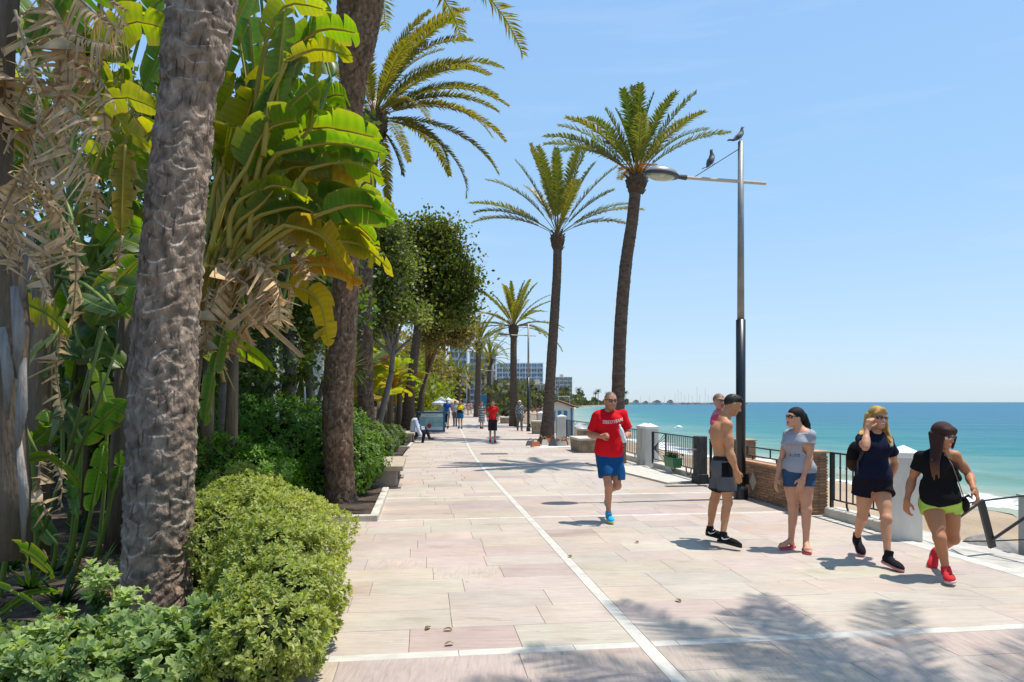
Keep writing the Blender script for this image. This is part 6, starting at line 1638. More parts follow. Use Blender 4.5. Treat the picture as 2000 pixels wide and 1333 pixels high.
# grey green hedge along the walk (S3)
for i, (u_, v_, s_, lab) in enumerate(((18.2, -2.95, 1.0, 'pale grey green hedge bush behind the near bench'), (20.0, -2.95, 0.95, 'second grey green hedge bush past the near bench'), (21.9, -2.85, 0.85, 'smaller hedge bush before the kerb corner'), (24.9, -2.75, 0.7, 'small grey green hedge bush beside the seated man'))):
    shrub('hedge_bush', lab, W(u_, v_, 0.04), [(0, 0, 0.5*s_, 0.5*s_, 0.85*s_, 0.55*s_), (0.15*s_, 0.4*s_, 0.4*s_, 0.45*s_, 0.6*s_, 0.45*s_)], int(1500*s_), 0.08, 0.022, [(0.09, 0.135, 0.05), (0.14, 0.19, 0.07), (0.20, 0.25, 0.11)], 120+i, k=6, stems=3)
# low strap-leaf ground plants
def strap_plant(label, base, n_, L_, seed, pal, wid=0.018, name='strap_leaf_plant', upr=0.9, parent=None):
    t = parent if parent is not None else thing(name, label, 'plant', base)
    r = rng(seed); V, F, C = [], [], []
    for i in range(n_):
        a = r.uniform(0, 6.28); e = r.uniform(0.15, 1.45)*upr; l = L_*r.uniform(0.7, 1.1); q = np.array([math.cos(a)*0.03, math.sin(a)*0.03, 0.0]); ns = 6
        sd = np.array([-math.sin(a), math.cos(a), 0]); c = np.array(pal[r.integers(len(pal))])*r.uniform(0.8, 1.2)
        for s in range(ns):
            ee = e-1.0*(s/(ns-1))**1.5*(1.2-e*0.5); w = wid*(1-(s/(ns-1))**2*0.95)
            V += [q+sd*w, q-sd*w]; C += [c, c]
            if s: b_ = len(V)-4; F.append((b_, b_+1, b_+3, b_+2))
            q = q+np.array([math.cos(a)*math.cos(ee), math.sin(a)*math.cos(ee), math.sin(ee)])*l/(ns-1)
    o = link('foliage', np_mesh('foliage', V, [np.array(F)], False, C), M_fol, t); o['kind'] = 'stuff'
    return t
for i, (px_, py_, n_, l_) in enumerate(((420, 985, 70, 0.45), (470, 965, 70, 0.45), (520, 950, 60, 0.4), (395, 1010, 50, 0.4))):
    g_ = G(px_, py_, 0.04); strap_plant('low strap-leaved plant '+['at the foot of the round dark shrub', 'between the two dark shrubs', 'under the tall dark shrub', 'nearest the thick trunk'][i], (g_[0], g_[1], 0.04), n_, l_, 130+i, [(0.03, 0.09, 0.01), (0.06, 0.14, 0.015)])
for i in range(9):
    px_, py_ = [(150, 1090), (190, 1130), (100, 1120), (60, 1150), (215, 1060), (150, 1040), (250, 1140), (20, 1110), (120, 1180)][i]; g_ = G(px_, py_, 0.04)
    strap_plant('shaded ground plant '+['left of the thick trunk', 'touching the thick trunk foot', 'under the dark banana leaves', 'in the dark left corner', 'behind the thick trunk foot', 'between the bare petioles', 'right at the trunk foot', 'beside the pale stem', 'in front of the litter'][i], (g_[0], g_[1], 0.04), 26, 0.35, 150+i, [(0.02, 0.05, 0.01), (0.04, 0.08, 0.015)])
# spiky dracaena trees
def spiky(label, base, heads, seed):
    t = thing('dracaena_tree', label, 'tree', base); r = rng(seed)
    for i, (x, y, z) in enumerate(heads):
        m = MB(); m.tube([(0, 0, 0), (x*0.3, y*0.3, z*0.4), (x*0.8, y*0.8, z*0.8), (x, y, z)], [0.07, 0.055, 0.045, 0.04], 7); m.build('branch', M_wooden, t)
        V, F, C = [], [], []
        for k in range(110):
            a = r.uniform(0, 6.28); e = r.uniform(-0.9, 1.4); l = r.uniform(0.45, 0.65); q = np.array([x, y, z], float); c = np.array([(0.06, 0.11, 0.02), (0.11, 0.15, 0.03), (0.17, 0.17, 0.05)][r.integers(3)])
            sd = np.array([-math.sin(a), math.cos(a), 0])
            for s in range(4):
                w = 0.018*(1-(s/3)**2*0.9); V += [q+sd*w, q-sd*w]; C += [c, c]
                if s: b_ = len(V)-4; F.append((b_, b_+1, b_+3, b_+2))
                ee = e-0.5*(s/3); q = q+np.array([math.cos(a)*math.cos(ee), math.sin(a)*math.cos(ee), math.sin(ee)])*l/3
        o = link('leaf_head', np_mesh('leaf_head', V, [np.array(F)], False, C), M_fol, t); o['kind'] = 'stuff'
spiky('spiky dracaena with two green leaf heads left of the second palm trunk', P3(590, 786, 12.6)-Vector((0, 0, 1.58)), [(0.0, 0, 2.15), (0.55, 0.1, 2.75), (0.9, -0.1, 2.2)], 201)
spiky('spiky dracaena in the gap above the tall dark shrub', P3(545, 786, 13.5)-Vector((0, 0, 1.58)), [(-0.2, 0, 1.9), (0.5, 0.2, 2.5)], 202)

# ---- broadleaf trees ----------------------------------------------
def tree(name, label, base, trunk, limbs, clusters, n, size, pal, seed, tr=0.2, bark=None, group=None, flat=0.6, dens=1.0):
    """trunk: list of local points; limbs: list of end points; clusters: (x,y,z,rx,ry,rz)"""
    t = thing(name, label, 'tree', base, 0, group); r = rng(seed); bark = bark or M_wooden
    m = MB(); k = len(trunk); m.tube(trunk, [tr*(1.25 if i == 0 else 1-0.45*i/(k-1)) for i in range(k)], 10); m.build('trunk', bark, t, smooth=True)
    top = Vector(trunk[-1])
    for e in limbs:
        e = Vector(e); md = (top+e)*0.5+Vector((r.normal()*0.15, r.normal()*0.15, 0.15)); m = MB(); m.tube([Vector(trunk[-2]).lerp(top, 0.7), md, e], [tr*0.45, tr*0.3, tr*0.1], 6); m.build('limb', bark, t, smooth=True)
    B = np.array(clusters, float); vol = B[:, 3]*B[:, 4]*B[:, 5]; i = r.choice(len(B), n, p=vol**0.8/(vol**0.8).sum())
    # leaves sit in small tufts spread through the clusters
    nt_ = max(30, n//26); it = r.choice(len(B), nt_, p=vol**0.8/(vol**0.8).sum())
    d = r.normal(size=(nt_, 3)); d /= np.linalg.norm(d, axis=1)[:, None]
    TC = B[it, :3]+d*B[it, 3:6]*(r.random(nt_)**0.38)[:, None]*(1+0.18*r.normal(size=nt_)[:, None])
    ti = r.integers(0, nt_, n); tsz = r.uniform(0.6, 1.4, nt_)
    off = r.normal(size=(n, 3))*size*2.0*tsz[ti][:, None]*np.array([1, 1, flat])
    P = TC[ti]+off
    tone = r.uniform(0, 1, nt_)
    pal = np.array(pal); q = np.clip(tone[ti]*0.7+0.3*r.random(n), 0, 0.999)*(len(pal)-1); i0 = q.astype(int); fr = (q-i0)[:, None]
    c = pal[i0]*(1-fr)+pal[np.minimum(i0+1, len(pal)-1)]*fr
    c = c*(1+r.normal(size=(n, 1))*0.12)
    D = r.normal(size=(n, 3)); D[:, 2] -= 0.2; D /= np.linalg.norm(D, axis=1)[:, None]; E = np.cross(D, r.normal(size=(n, 3))+np.array([0, 0, 0.0])); E /= np.linalg.norm(E, axis=1)[:, None]
    L_ = size*r.uniform(0.7, 1.3, n)[:, None]; w = L_*0.36
    V = np.stack([P-D*L_*0.5, P+E*w, P+D*L_*0.5, P-E*w], 1).reshape(-1, 3); C = np.clip(np.repeat(c, 4, 0), 0.004, 1)
    F = np.arange(n*4).reshape(n, 4)
    o = link('crown', np_mesh('crown', V, [F], False, C), M_fol, t); o['kind'] = 'stuff'
    return t
fic = [(0.035, 0.060, 0.008), (0.080, 0.110, 0.012), (0.15, 0.165, 0.018), (0.27, 0.235, 0.03)]
oliv = [(0.072, 0.098, 0.023), (0.130, 0.163, 0.039), (0.208, 0.234, 0.065), (0.286, 0.286, 0.091)]
yg = [(0.08, 0.13, 0.008), (0.15, 0.20, 0.010), (0.23, 0.25, 0.015), (0.26, 0.19, 0.015)]
brn = [(0.143, 0.111, 0.036), (0.221, 0.163, 0.052), (0.286, 0.215, 0.078), (0.182, 0.195, 0.046)]
def rel(px_, py_, Y, base): p = P3(px_, py_, Y)-base; return (p.x, p.y, p.z)
def clus(lst, base, Y, s=1.0):
    out = []
    for px_, py_, rx, ry in lst:
        p = P3(px_, py_, Y)-base; k = Y/1333.0
        out.append((p.x, p.y, p.z, rx*k, rx*k*0.9, ry*k))
    return out
Yf = 31.0; b = Vector((P3(795, 786, Yf).x, Yf, 0.04))
cl_ = clus([(850, 490, 60, 50), (810, 460, 45, 35), (880, 540, 50, 45), (830, 540, 70, 45), (800, 510, 40, 45), (905, 560, 28, 35), (860, 450, 35, 25), (870, 600, 55, 35), (815, 590, 45, 28), (900, 600, 30, 25)], b, Yf)
tree('ficus_tree', 'dense dark green tree with a rounded crown over the middle of the walk edge', b, [(0, 0, 0), (0.15, 0, 2.2), (0.4, 0, 4.2), (0.5, 0, 5.4)], [c[:3] for c in cl_[:7]], cl_, 21000, 0.17, fic, 401, tr=0.27, bark=M_barkfar)
b2 = Vector((P3(818, 786, 38).x, 38, 0.04))
cl_ = clus([(868, 630, 40, 38), (895, 645, 30, 36), (850, 655, 38, 32), (890, 610, 32, 28), (858, 620, 30, 30)], b2, 36)
tree('shaggy_tree', 'brownish shaggy tree hanging below the dark round crown', b2, [(0, 0, 0), (0.15, 0, 2), (0.6, 0, 3.6)], [c[:3] for c in cl_], cl_, 11000, 0.16, brn, 402, tr=0.2, bark=M_barkfar)
b3 = Vector((P3(742, 786, 22).x, 22, 0.04))
cl_ = clus([(735, 470, 50, 50), (700, 430, 45, 40), (770, 520, 45, 50), (720, 560, 55, 45), (760, 600, 40, 35), (680, 500, 40, 60), (760, 460, 30, 35), (800, 610, 40, 30), (735, 640, 30, 25)], b3, 22)
tree('silvery_tree', 'silvery green tree with pale leaning grey limbs behind the second palm', b3, [(-0.15, 0, 0), (0.0, 0, 1.0), (0.35, 0, 2.4), (0.45, 0, 3.4)], [c[:3] for c in cl_]+[(0.9, 0.2, 3.5), (-0.5, 0, 3.6)], cl_, 17000, 0.11, oliv, 403, tr=0.13, bark=mat('pale_grey_bark', (0.22, 0.19, 0.165), 0.9, noise=(6, 0.3)))
b4 = Vector((P3(600, 786, 15.5).x, 15.5, 0.04))
cl_ = clus([(600, 620, 60, 60), (560, 580, 60, 50), (640, 560, 50, 60), (600, 500, 70, 50), (640, 660, 40, 40), (540, 660, 40, 40), (560, 450, 60, 50), (650, 460, 45, 50)], b4, 15.5)
tree('broadleaf_tree', 'green leafy tree in the gap between the thick trunk and the second palm', b4, [(0, 0, 0), (0.1, 0, 1.5), (0.0, 0, 2.8)], [c[:3] for c in cl_], cl_, 12000, 0.085, oliv, 404, tr=0.15)
# tall background trees that close the thicket on the left
bgs = [(-5.5, 11.5, 6.5, 'dense dark tree behind the banana thicket, left of the thick trunk'), (-9.0, 12.0, 7.5, 'dense dark tree closing the left edge of the picture'), (-6.6, 14.5, 8.0, 'tall dark tree behind the upper banana leaves'), (-12.0, 13.0, 8.0, 'dark tree beyond the left edge'), (-4.4, 13.2, 7.4, 'tall leafy tree above the sunlit banana leaves')]
R.seed(88)
for i, (x, y, h, lab) in enumerate(bgs):
    b = Vector((x, y, 0.04)); cl_ = []
    for k in range(11): cl_.append((R.uniform(-1.6, 1.6), R.uniform(-1.0, 1.2), R.uniform(0.20, 0.98)*h, R.uniform(0.8, 1.2), R.uniform(0.7, 1.0), R.uniform(0.6, 1.0)))
    if i < 4: cl_ += [(R.uniform(-1.5, 1.5), R.uniform(-0.5, 0.8), R.uniform(0.5, 2.5), 1.0, 0.8, 0.8) for _ in range(4)]
    else: cl_ = [c for c in cl_ if c[2] > 3.2]
    tree('background_tree', lab, b, [(0, 0, 0), (0.1, 0, h*0.3), (0, 0, h*0.6)], [c[:3] for c in cl_[:6]], cl_, 11000 if i < 4 else 7000, 0.13, [(0.025, 0.055, 0.010), (0.05, 0.10, 0.012), (0.10, 0.16, 0.018), (0.17, 0.22, 0.025)], 420+i, tr=0.16)
# ---- yellow green planting further along the left side
def leafy_mound(lab, u_, v_, h, wv, lv, n_, seed, pal, size=0.16, name='leafy_plants', cat='plant'):
    b = W(u_, v_, 0.04); r = random.Random(seed); cl_ = []
    for k in range(10): cl_.append((r.uniform(-wv, wv)*0.8, r.uniform(-lv, lv)*0.8, r.uniform(0.2, 0.95)*h, wv*0.4, lv*0.4, h*0.16))
    return tree(name, lab, b, [(0, 0, 0), (0.1, 0, h*0.4), (0, 0, h*0.6)], [c[:3] for c in cl_[:4]], cl_, n_, size, pal, seed, tr=0.1)
R.seed(5)
# banana plants seen from afar: real torn leaves, coarser
def far_banana(lab, u_, v_, h, n_, seed, kinds):
    b = W(u_, v_, 0.04); t = thing('banana_plant', lab, 'plant', b); r = random.Random(seed)
    m = MB(); m.tube([(0, 0, 0), (0.05, 0, h*0.55)], [0.16, 0.10], 8); m.build('stem', M_stem, t, smooth=True)
    for k in range(n_):
        a = r.uniform(0, 6.28); e0 = r.uniform(0.2, 1.1); z0 = h*r.uniform(0.35, 0.65); L_ = r.uniform(0.9, 1.3)
        p0 = b+Vector((math.cos(a)*0.3, math.sin(a)*0.3, z0+0.3)); d = Vector((math.cos(a)*math.cos(e0), math.sin(a)*math.cos(e0), math.sin(e0)))
        p1 = p0+d*L_*0.55; p2 = p1+Vector((d.x, d.y, d.z-0.7))*L_*0.5
        col = tuple(x*r.uniform(0.85, 1.15) for x in GREENS[r.choice(kinds)])
        me, _ = blade_mesh([tuple(Vector(p)-b) for p in (p0, p1, p2)], 0.27, col=col, seed=seed*50+k, roll=r.uniform(-0.5, 0.5), tears=0.35, n=14, K=2)
        link('leaf', me, M_big, t)
KY = ['yellow', 'bright', 'gold', 'bright', 'orange', 'yellow']
fb = [(22.9, -3.6, 4.0, 26, 'leafy banana plant past the grey green hedge'), (29.0, -3.2, 3.9, 26, 'broad banana plant beside the ficus trunk'), (33.0, -3.1, 4.6, 24, 'glowing yellow banana plant right of the ficus trunk'), (40.0, -3.3, 5.0, 22, 'tall banana plant over the snack stall'), (24.5, -4.3, 4.6, 24, 'sunny banana plant left of the ficus trunk'), (27.5, -3.5, 3.2, 16, 'yellow banana plant behind the seated man'), (30.5, -4.4, 4.0, 18, 'tall yellow green banana plant behind the advertising board'),
      (34.0, -3.6, 3.4, 16, 'banana plant right behind the advertising board'), (37.5, -4.2, 4.0, 16, 'banana plant between the board and the white parasol'), (42, -3.9, 4.0, 16, 'banana plant behind the white parasol'), (48, -4.2, 4.6, 14, 'far banana plant beyond the parasol'), (21.8, -4.4, 2.6, 12, 'low banana plant behind the grey green hedge')]
for i, (u_, v_, h, n_, lab) in enumerate(fb): far_banana(lab, u_, v_, h, n_, 60+i, KY if i != 11 else ['green', 'bright', 'dark'])
mounds = [(27, -6.6, 5.0, 'dense green tree behind the seated man', yg), (36, -6.5, 6.5, 'yellow green tree behind the advertising board', yg), (47, -6.5, 7.0, 'brownish tree beyond the white parasol', brn), (56, -3.9, 5.5, 'yellow green tree over the distant walkers', yg), (68, -4.4, 7.0, 'brown green tree in the distance on the left', brn),
          (84, -4.6, 8.0, 'distant yellow olive tree along the left side', yg), (105, -6, 11, 'hazy tree near the end of the left side', brn), (130, -6.5, 12, 'last dense tree at the end of the left side', oliv), (165, -7, 14, 'pale far tree closing the view on the left', oliv)]
for i, (u_, v_, h, lab, pal) in enumerate(mounds):
    leafy_mound(lab, u_, v_, h, 1.9 if u_ < 60 else 3.0, 4.5, 6500 if u_ < 60 else 3800, 450+i, pal, size=0.17+u_*0.0032, name='roadside_tree')
# far thickets on the sea side near the bay and inland mass
def wood(lab, pts, h, n_, size, pal, seed):
    o0 = Vector(pts[0]); r = rng(seed); P = []
    seg = [np.array(p, float) for p in pts]
    tt = r.uniform(0, len(seg)-1.001, n_); i = tt.astype(int); f = (tt-i)[:, None]; A = np.array(seg)
    p = A[i]*(1-f)+A[i+1]*f
    hh = h*(0.55+0.35*np.sin(tt*9)+0.25*np.sin(tt*23+1)); 
    p[:, 2] += np.abs(hh)*np.sqrt(r.random(n_)); p[:, 1] += r.uniform(-6, 6, n_); p[:, 0] += r.normal(size=n_)*1.0
    p -= np.array([tuple(o0)])
    pal = np.array(pal); c = pal[(np.abs(np.sin(tt*31)*len(pal))).astype(int) % len(pal)]*(1+r.normal(size=(n_, 1))*0.15)
    D = r.normal(size=(n_, 3)); D /= np.linalg.norm(D, axis=1)[:, None]; E = np.cross(D, r.normal(size=(n_, 3))); E /= np.linalg.norm(E, axis=1)[:, None]
    L_ = size*r.uniform(0.6, 1.4, n_)[:, None]
    V = np.stack([p-D*L_, p+E*L_*0.7, p+D*L_, p-E*L_*0.7], 1).reshape(-1, 3)
    o = link('distant_wood', np_mesh('distant_wood', V, [np.arange(n_*4).reshape(n_, 4)], False, np.repeat(c, 4, 0)), M_fol, None, loc=tuple(o0)); o['label'] = lab; o['category'] = 'trees'; o['kind'] = 'stuff'
farp = [(0.07, 0.085, 0.035), (0.10, 0.11, 0.045), (0.12, 0.12, 0.06), (0.085, 0.085, 0.05)]
def S(px_, Y): p = P3(px_, 786, Y); return (p.x, Y, -1.36)
wood('belt of hazy trees below the hotels on the far beach', [S(985, 260), S(1040, 300), S(1090, 360), S(1135, 520)], 11, 7000, 1.1, farp, 501)
wood('low dark trees round the bay towards the harbour', [S(1125, 560), S(1165, 740), S(1200, 900), S(1225, 960)], 7, 4000, 1.6, farp, 502)
wood('shrubs between the promenade and the far beach', [(W(75, 6.5)).to_tuple(), (W(120, 8)).to_tuple(), (W(180, 10)).to_tuple(), (W(240, 16)).to_tuple()], 4.5, 6000, 0.45, farp, 503)
wood('distant tree line behind the left side of the walk', [(-60, 240, 0), (-30, 250, 0), (-20, 262, 0)], 16, 5000, 1.5, farp, 504)
wood('hazy tree line inland beyond the garden', [(-140, 120, 0), (-90, 130, 0), (-50, 160, 0)], 16, 5000, 1.6, farp, 505)

# ---- garden fence, villa
M_villa = mat('villa_stone', (0.50, 0.50, 0.48), 0.8, noise=(3, 0.15), bump=(12, 0.2)); M_villaw = mat('villa_glass', (0.06, 0.08, 0.09), 0.2)
vb = Vector((-12.2, 17.0, 0.0)); v = thing('villa', 'pale stone villa with pilasters half hidden behind the shrubs', 'house', vb, -0.12)
m = MB(); m.box(0, 6.6, 0.6, 3, 0, 4.4); m.build('wall', M_villa, v)
m = MB(); m.box(-0.2, 6.8, 0.3, 3.2, 4.4, 4.7); m.build('cornice', M_villa, v)
for k in range(6):
    m = MB(); x = 0.3+k*1.2; m.box(x-0.16, x+0.16, 0.3, 0.6, 0, 4.1, b=0.03); m.box(x-0.22, x+0.22, 0.25, 0.6, 4.1, 4.3); m.build('pilaster', M_villa, v)
    if k < 5:
        f = MB(); f.box(x+0.28, x+0.92, 0.52, 0.598, 0.9, 3.4); fo = f.build('window', M_villaw, v)
        g_ = MB(); g_.box(x+0.58, x+0.62, 0.49, 0.52, 0.9, 3.4); g_.box(x+0.28, x+0.92, 0.49, 0.52, 2.1, 2.15); g_.build('frame', M_villa, fo)
fb_ = Vector((-11.5, 12.3, 0.0)); f = thing('garden_fence', 'dark metal garden fence glimpsed behind the shaded plants', 'fence', fb_, -0.05)
for k in range(46):
    m = MB(); m.box(k*0.16, k*0.16+0.03, 0, 0.03, 0.05, 2.0); m.build('bar', M_iron, f)
for z in (0.2, 1.85):
    m = MB(); m.box(0, 7.4, -0.01, 0.04, z, z+0.05); m.build('rail', M_iron, f)
# grey slim trunks in the shrubbery
for i, (px_, Y, top, lab) in enumerate(((430, 10.2, 700, 'slim grey post-like trunk right of the thick trunk'), (518, 13, 640, 'thin grey trunk before the villa'), (560, 14.5, 600, 'thin dark trunk left of the spiky dracaena'))):
    p = P3(px_, 786, Y); t = thing('slim_trunk', lab, 'tree', (p.x, Y, 0.04)); h = P3(px_, top, Y).z
    m = MB(); m.tube([(0, 0, 0), (0.03, 0, h*0.5), (0.06, 0, h)], [0.085, 0.07, 0.06], 8); m.build('trunk', M_wooden, t, smooth=True)
    r = rng(600+i); P = r.normal(size=(260, 3))*np.array([0.35, 0.3, 0.25])+np.array([0.06, 0, h+0.1]); N = r.normal(size=(260, 3))+np.array([0, 0, 0.5])
    V, F, C = leaf_clump_mesh(P, N, np.ones(260), 0.09, 0.02, np.tile([[0.05, 0.08, 0.02]], (260, 1)), 610+i, 5)
    o = link('crown', np_mesh('crown', V, [F], False, C), M_fol, t); o['kind'] = 'stuff'
# greenery in the planter box
for t in PLANTERS:
    r = rng(9); P = r.normal(size=(60, 3))*np.array([0.05, 0.15, 0.03])+np.array([0, 0, 0.42]); N = r.normal(size=(60, 3))+np.array([0, 0, 1.0])
    V, F, C = leaf_clump_mesh(P, N, np.ones(60), 0.07, 0.015, np.tile([[0.02, 0.05, 0.02]], (60, 1)), 12, 5)
    o = link('foliage', np_mesh('foliage', V, [F], False, C), M_fol, t); o['kind'] = 'stuff'
# wind-blown leaves on the paving
R.seed(61)
for i, (px_, py_, lab) in enumerate(((884, 1233, 'small brown dry leaf standing on the near paving'), (887, 1260, 'flat tan dry leaf just in front of the brown one'), (1110, 1088, 'dry leaf scrap beside the long white line'), (1330, 1178, 'pale petal scrap in the palm shadow'), (1247, 1062, 'tiny dark leaf near the shirtless man'), (840, 1227, 'tiny leaf scrap left of the brown leaf'))):
    g_ = G(px_, py_, 0.0); a = R.uniform(0, 6.28)
    me, _ = blade_mesh([(0, 0, 0), (0.03*math.cos(a), 0.03*math.sin(a), 0.02), (0.07*math.cos(a), 0.07*math.sin(a), 0.004)], 0.02, col=(0.25, 0.15, 0.07), seed=i, dry=False, n=6, K=2, tears=0)
    o = link('dry_leaf', me, M_dry, None, loc=(g_[0], g_[1], 0.004)); tag(o, lab, 'leaf')
# ================================================================== PEOPLE
class SDF:
    """smooth union of round-cone and ellipsoid fields on a grid, meshed with surface nets"""
    def __init__(s): s.p = []; s.cuts = []; s.noise = None
    def cap(s, a, b, ra, rb, k=0.02): s.p.append(('c', np.array(a, float), np.array(b, float), ra, rb, k)); return s
    def ell(s, c, r, M=None, k=0.02): s.p.append(('e', np.array(c, float), np.array(r, float), np.eye(3) if M is None else np.array(M, float), k)); return s
    def cut(s, p, n, rad=None): s.cuts.append((np.array(p, float), np.array(n, float)/np.linalg.norm(n), rad)); return s
    def cutnow(s, p, n, rad=9.0): s.p.append(('x', np.array(p, float), np.array(n, float)/np.linalg.norm(n), rad, 0.0)); return s
    def mesh(s, vox, name='mesh', colf=None, extra=None, smooth=True):
        lo = np.full(3, 1e9); hi = -lo
        for q in s.p:
            if q[0] == 'x': continue
            if q[0] == 'c':
                r = max(q[3], q[4]); lo = np.minimum(lo, np.minimum(q[1], q[2])-r); hi = np.maximum(hi, np.maximum(q[1], q[2])+r)
            else: r = q[2].max(); lo = np.minimum(lo, q[1]-r); hi = np.maximum(hi, q[1]+r)
        lo -= 3*vox+0.01; hi += 3*vox+0.01
        n = np.ceil((hi-lo)/vox).astype(int)+1
        g = [lo[i]+np.arange(n[i])*vox for i in range(3)]
        D = np.full(tuple(n), 0.5, np.float32)
        for q in s.p:
            k = q[-1]
            if q[0] == 'x':
                X, Y, Z = np.meshgrid(*g, indexing='ij'); p, nn = q[1], q[2]; d = (X-p[0])*nn[0]+(Y-p[1])*nn[1]+(Z-p[2])*nn[2]
                D = np.where((X-p[0])**2+(Y-p[1])**2+(Z-p[2])**2 < q[3]**2, np.maximum(D, d), D).astype(np.float32); continue
            if q[0] == 'c': r = max(q[3], q[4]); a = np.minimum(q[1], q[2])-r; b = np.maximum(q[1], q[2])+r
            else: r = q[2].max(); a = q[1]-r; b = q[1]+r
            m = k+3*vox
            i0 = np.maximum(np.floor((a-m-lo)/vox).astype(int), 0); i1 = np.minimum(np.ceil((b+m-lo)/vox).astype(int)+1, n)
            X, Y, Z = np.meshgrid(g[0][i0[0]:i1[0]], g[1][i0[1]:i1[1]], g[2][i0[2]:i1[2]], indexing='ij')
            if q[0] == 'c':
                A, B, ra, rb = q[1], q[2], q[3], q[4]; ab = B-A; L2 = max(ab@ab, 1e-9)
                t = np.clip(((X-A[0])*ab[0]+(Y-A[1])*ab[1]+(Z-A[2])*ab[2])/L2, 0, 1)
                d = np.sqrt((X-A[0]-ab[0]*t)**2+(Y-A[1]-ab[1]*t)**2+(Z-A[2]-ab[2]*t)**2)-(ra+(rb-ra)*t)
            else:
                C, Rv, M = q[1], q[2], q[3]; P = np.stack([X-C[0], Y-C[1], Z-C[2]], -1) @ M.T   # rows of M: local axes
                k0 = np.sqrt(((P/Rv)**2).sum(-1)); k1 = np.sqrt(((P/(Rv*Rv))**2).sum(-1))+1e-9
                d = k0*(k0-1)/k1; d = np.where(k0 < 1e-6, -Rv.min(), d)
            sl = (slice(i0[0], i1[0]), slice(i0[1], i1[1]), slice(i0[2], i1[2])); o = D[sl]
            h = np.maximum(k-np.abs(o-d), 0)/k
            D[sl] = np.minimum(o, d)-h*h*k*0.25
        if s.cuts or s.noise is not None:
            X, Y, Z = np.meshgrid(*g, indexing='ij')
            if s.noise is not None: D += s.noise(X, Y, Z).astype(np.float32)
            for p, nn, rad_ in s.cuts:
                d = (X-p[0])*nn[0]+(Y-p[1])*nn[1]+(Z-p[2])*nn[2]
                if rad_ is not None:
                    dist = np.sqrt((X-p[0])**2+(Y-p[1])**2+(Z-p[2])**2); D = np.where(dist < rad_, np.maximum(D, d), D)
                else: D = np.maximum(D, d)
        return surface_nets(D, lo, vox, name, colf, smooth)

def surface_nets(D, lo, vox, name, colf=None, smooth=True):
    S = D < 0
    n = D.shape
    acc = np.zeros((n[0]-1, n[1]-1, n[2]-1, 3), np.float32); cnt = np.zeros((n[0]-1, n[1]-1, n[2]-1), np.float32)
    quads = []
    for ax in range(3):
        sl0 = [slice(None)]*3; sl1 = [slice(None)]*3; sl0[ax] = slice(0, -1); sl1[ax] = slice(1, None)
        a, b = D[tuple(sl0)], D[tuple(sl1)]; ch = (a < 0) != (b < 0)
        I = np.argwhere(ch)
        if len(I) == 0: continue
        t = a[ch]/(a[ch]-b[ch]); pos = I.astype(np.float32); pos[:, ax] += t
        o = [x for x in range(3) if x != ax]
        cells = []
        for da in (0, -1):
            for db in (0, -1):
                c = I.copy(); c[:, o[0]] += da; c[:, o[1]] += db
                ok = (c >= 0).all(1) & (c < np.array(cnt.shape)).all(1)
                cc = c[ok]; np.add.at(acc, (cc[:, 0], cc[:, 1], cc[:, 2]), pos[ok]); np.add.at(cnt, (cc[:, 0], cc[:, 1], cc[:, 2]), 1)
                cells.append((c, ok))
        ok = cells[0][1] & cells[1][1] & cells[2][1] & cells[3][1]
        c00, c01, c10, c11 = cells[0][0][ok], cells[1][0][ok], cells[2][0][ok], cells[3][0][ok]
        fl = (a < 0)[ch][ok]
        quads.append((c00, c01, c11, c10, fl if ax != 1 else ~fl))
    act = cnt > 0; ids = np.full(cnt.shape, -1, np.int64); ids[act] = np.arange(act.sum())
    V = acc[act]/cnt[act][:, None]*vox+lo
    F = []
    for c0, c1, c2, c3, fl in quads:
        q = np.stack([ids[tuple(c.T)] for c in (c0, c1, c2, c3)], 1)
        q[~fl] = q[~fl][:, ::-1]; F.append(q)
    F = np.concatenate(F)
    F = F[:, ::-1]
    col = colf(V) if colf else None
    me = np_mesh(name, V, [F], smooth, col)
    return me

def nvec(v): v = np.array(v, float); return v/np.linalg.norm(v)
def rotm(fwd, up=(0, 0, 1)):
    """rows: right, forward, up as an orthonormal basis"""
    f = nvec(fwd); u = np.array(up, float); r = nvec(np.cross(f, u)); u = np.cross(r, f)
    return np.array([r, f, u])
def yawdir(deg): a = math.radians(deg); return np.array([math.sin(a), -math.cos(a), 0.0])   # 0 faces the camera, 90 faces picture right

M_skin = mat('skin', (1, 1, 1), 0.55, spec=0.35, attr=True)
M_cloth = mat('cloth', (1, 1, 1), 0.9, spec=0.1, attr=True, bump=(40, 0.25, 0.01))
M_hair = mat('hair', (1, 1, 1), 0.6, spec=0.22, attr=True, bump=(60, 0.6, 0.01), stretch=(6, 6, 0.6))
M_shade = mat('sunglass', (0.015, 0.012, 0.012), 0.1, spec=0.8)
M_shademir = mat('mirror_sunglass', (0.35, 0.36, 0.38), 0.12, metal=0.7)
M_white_t = mat('white_print', (0.78, 0.76, 0.74), 0.8)

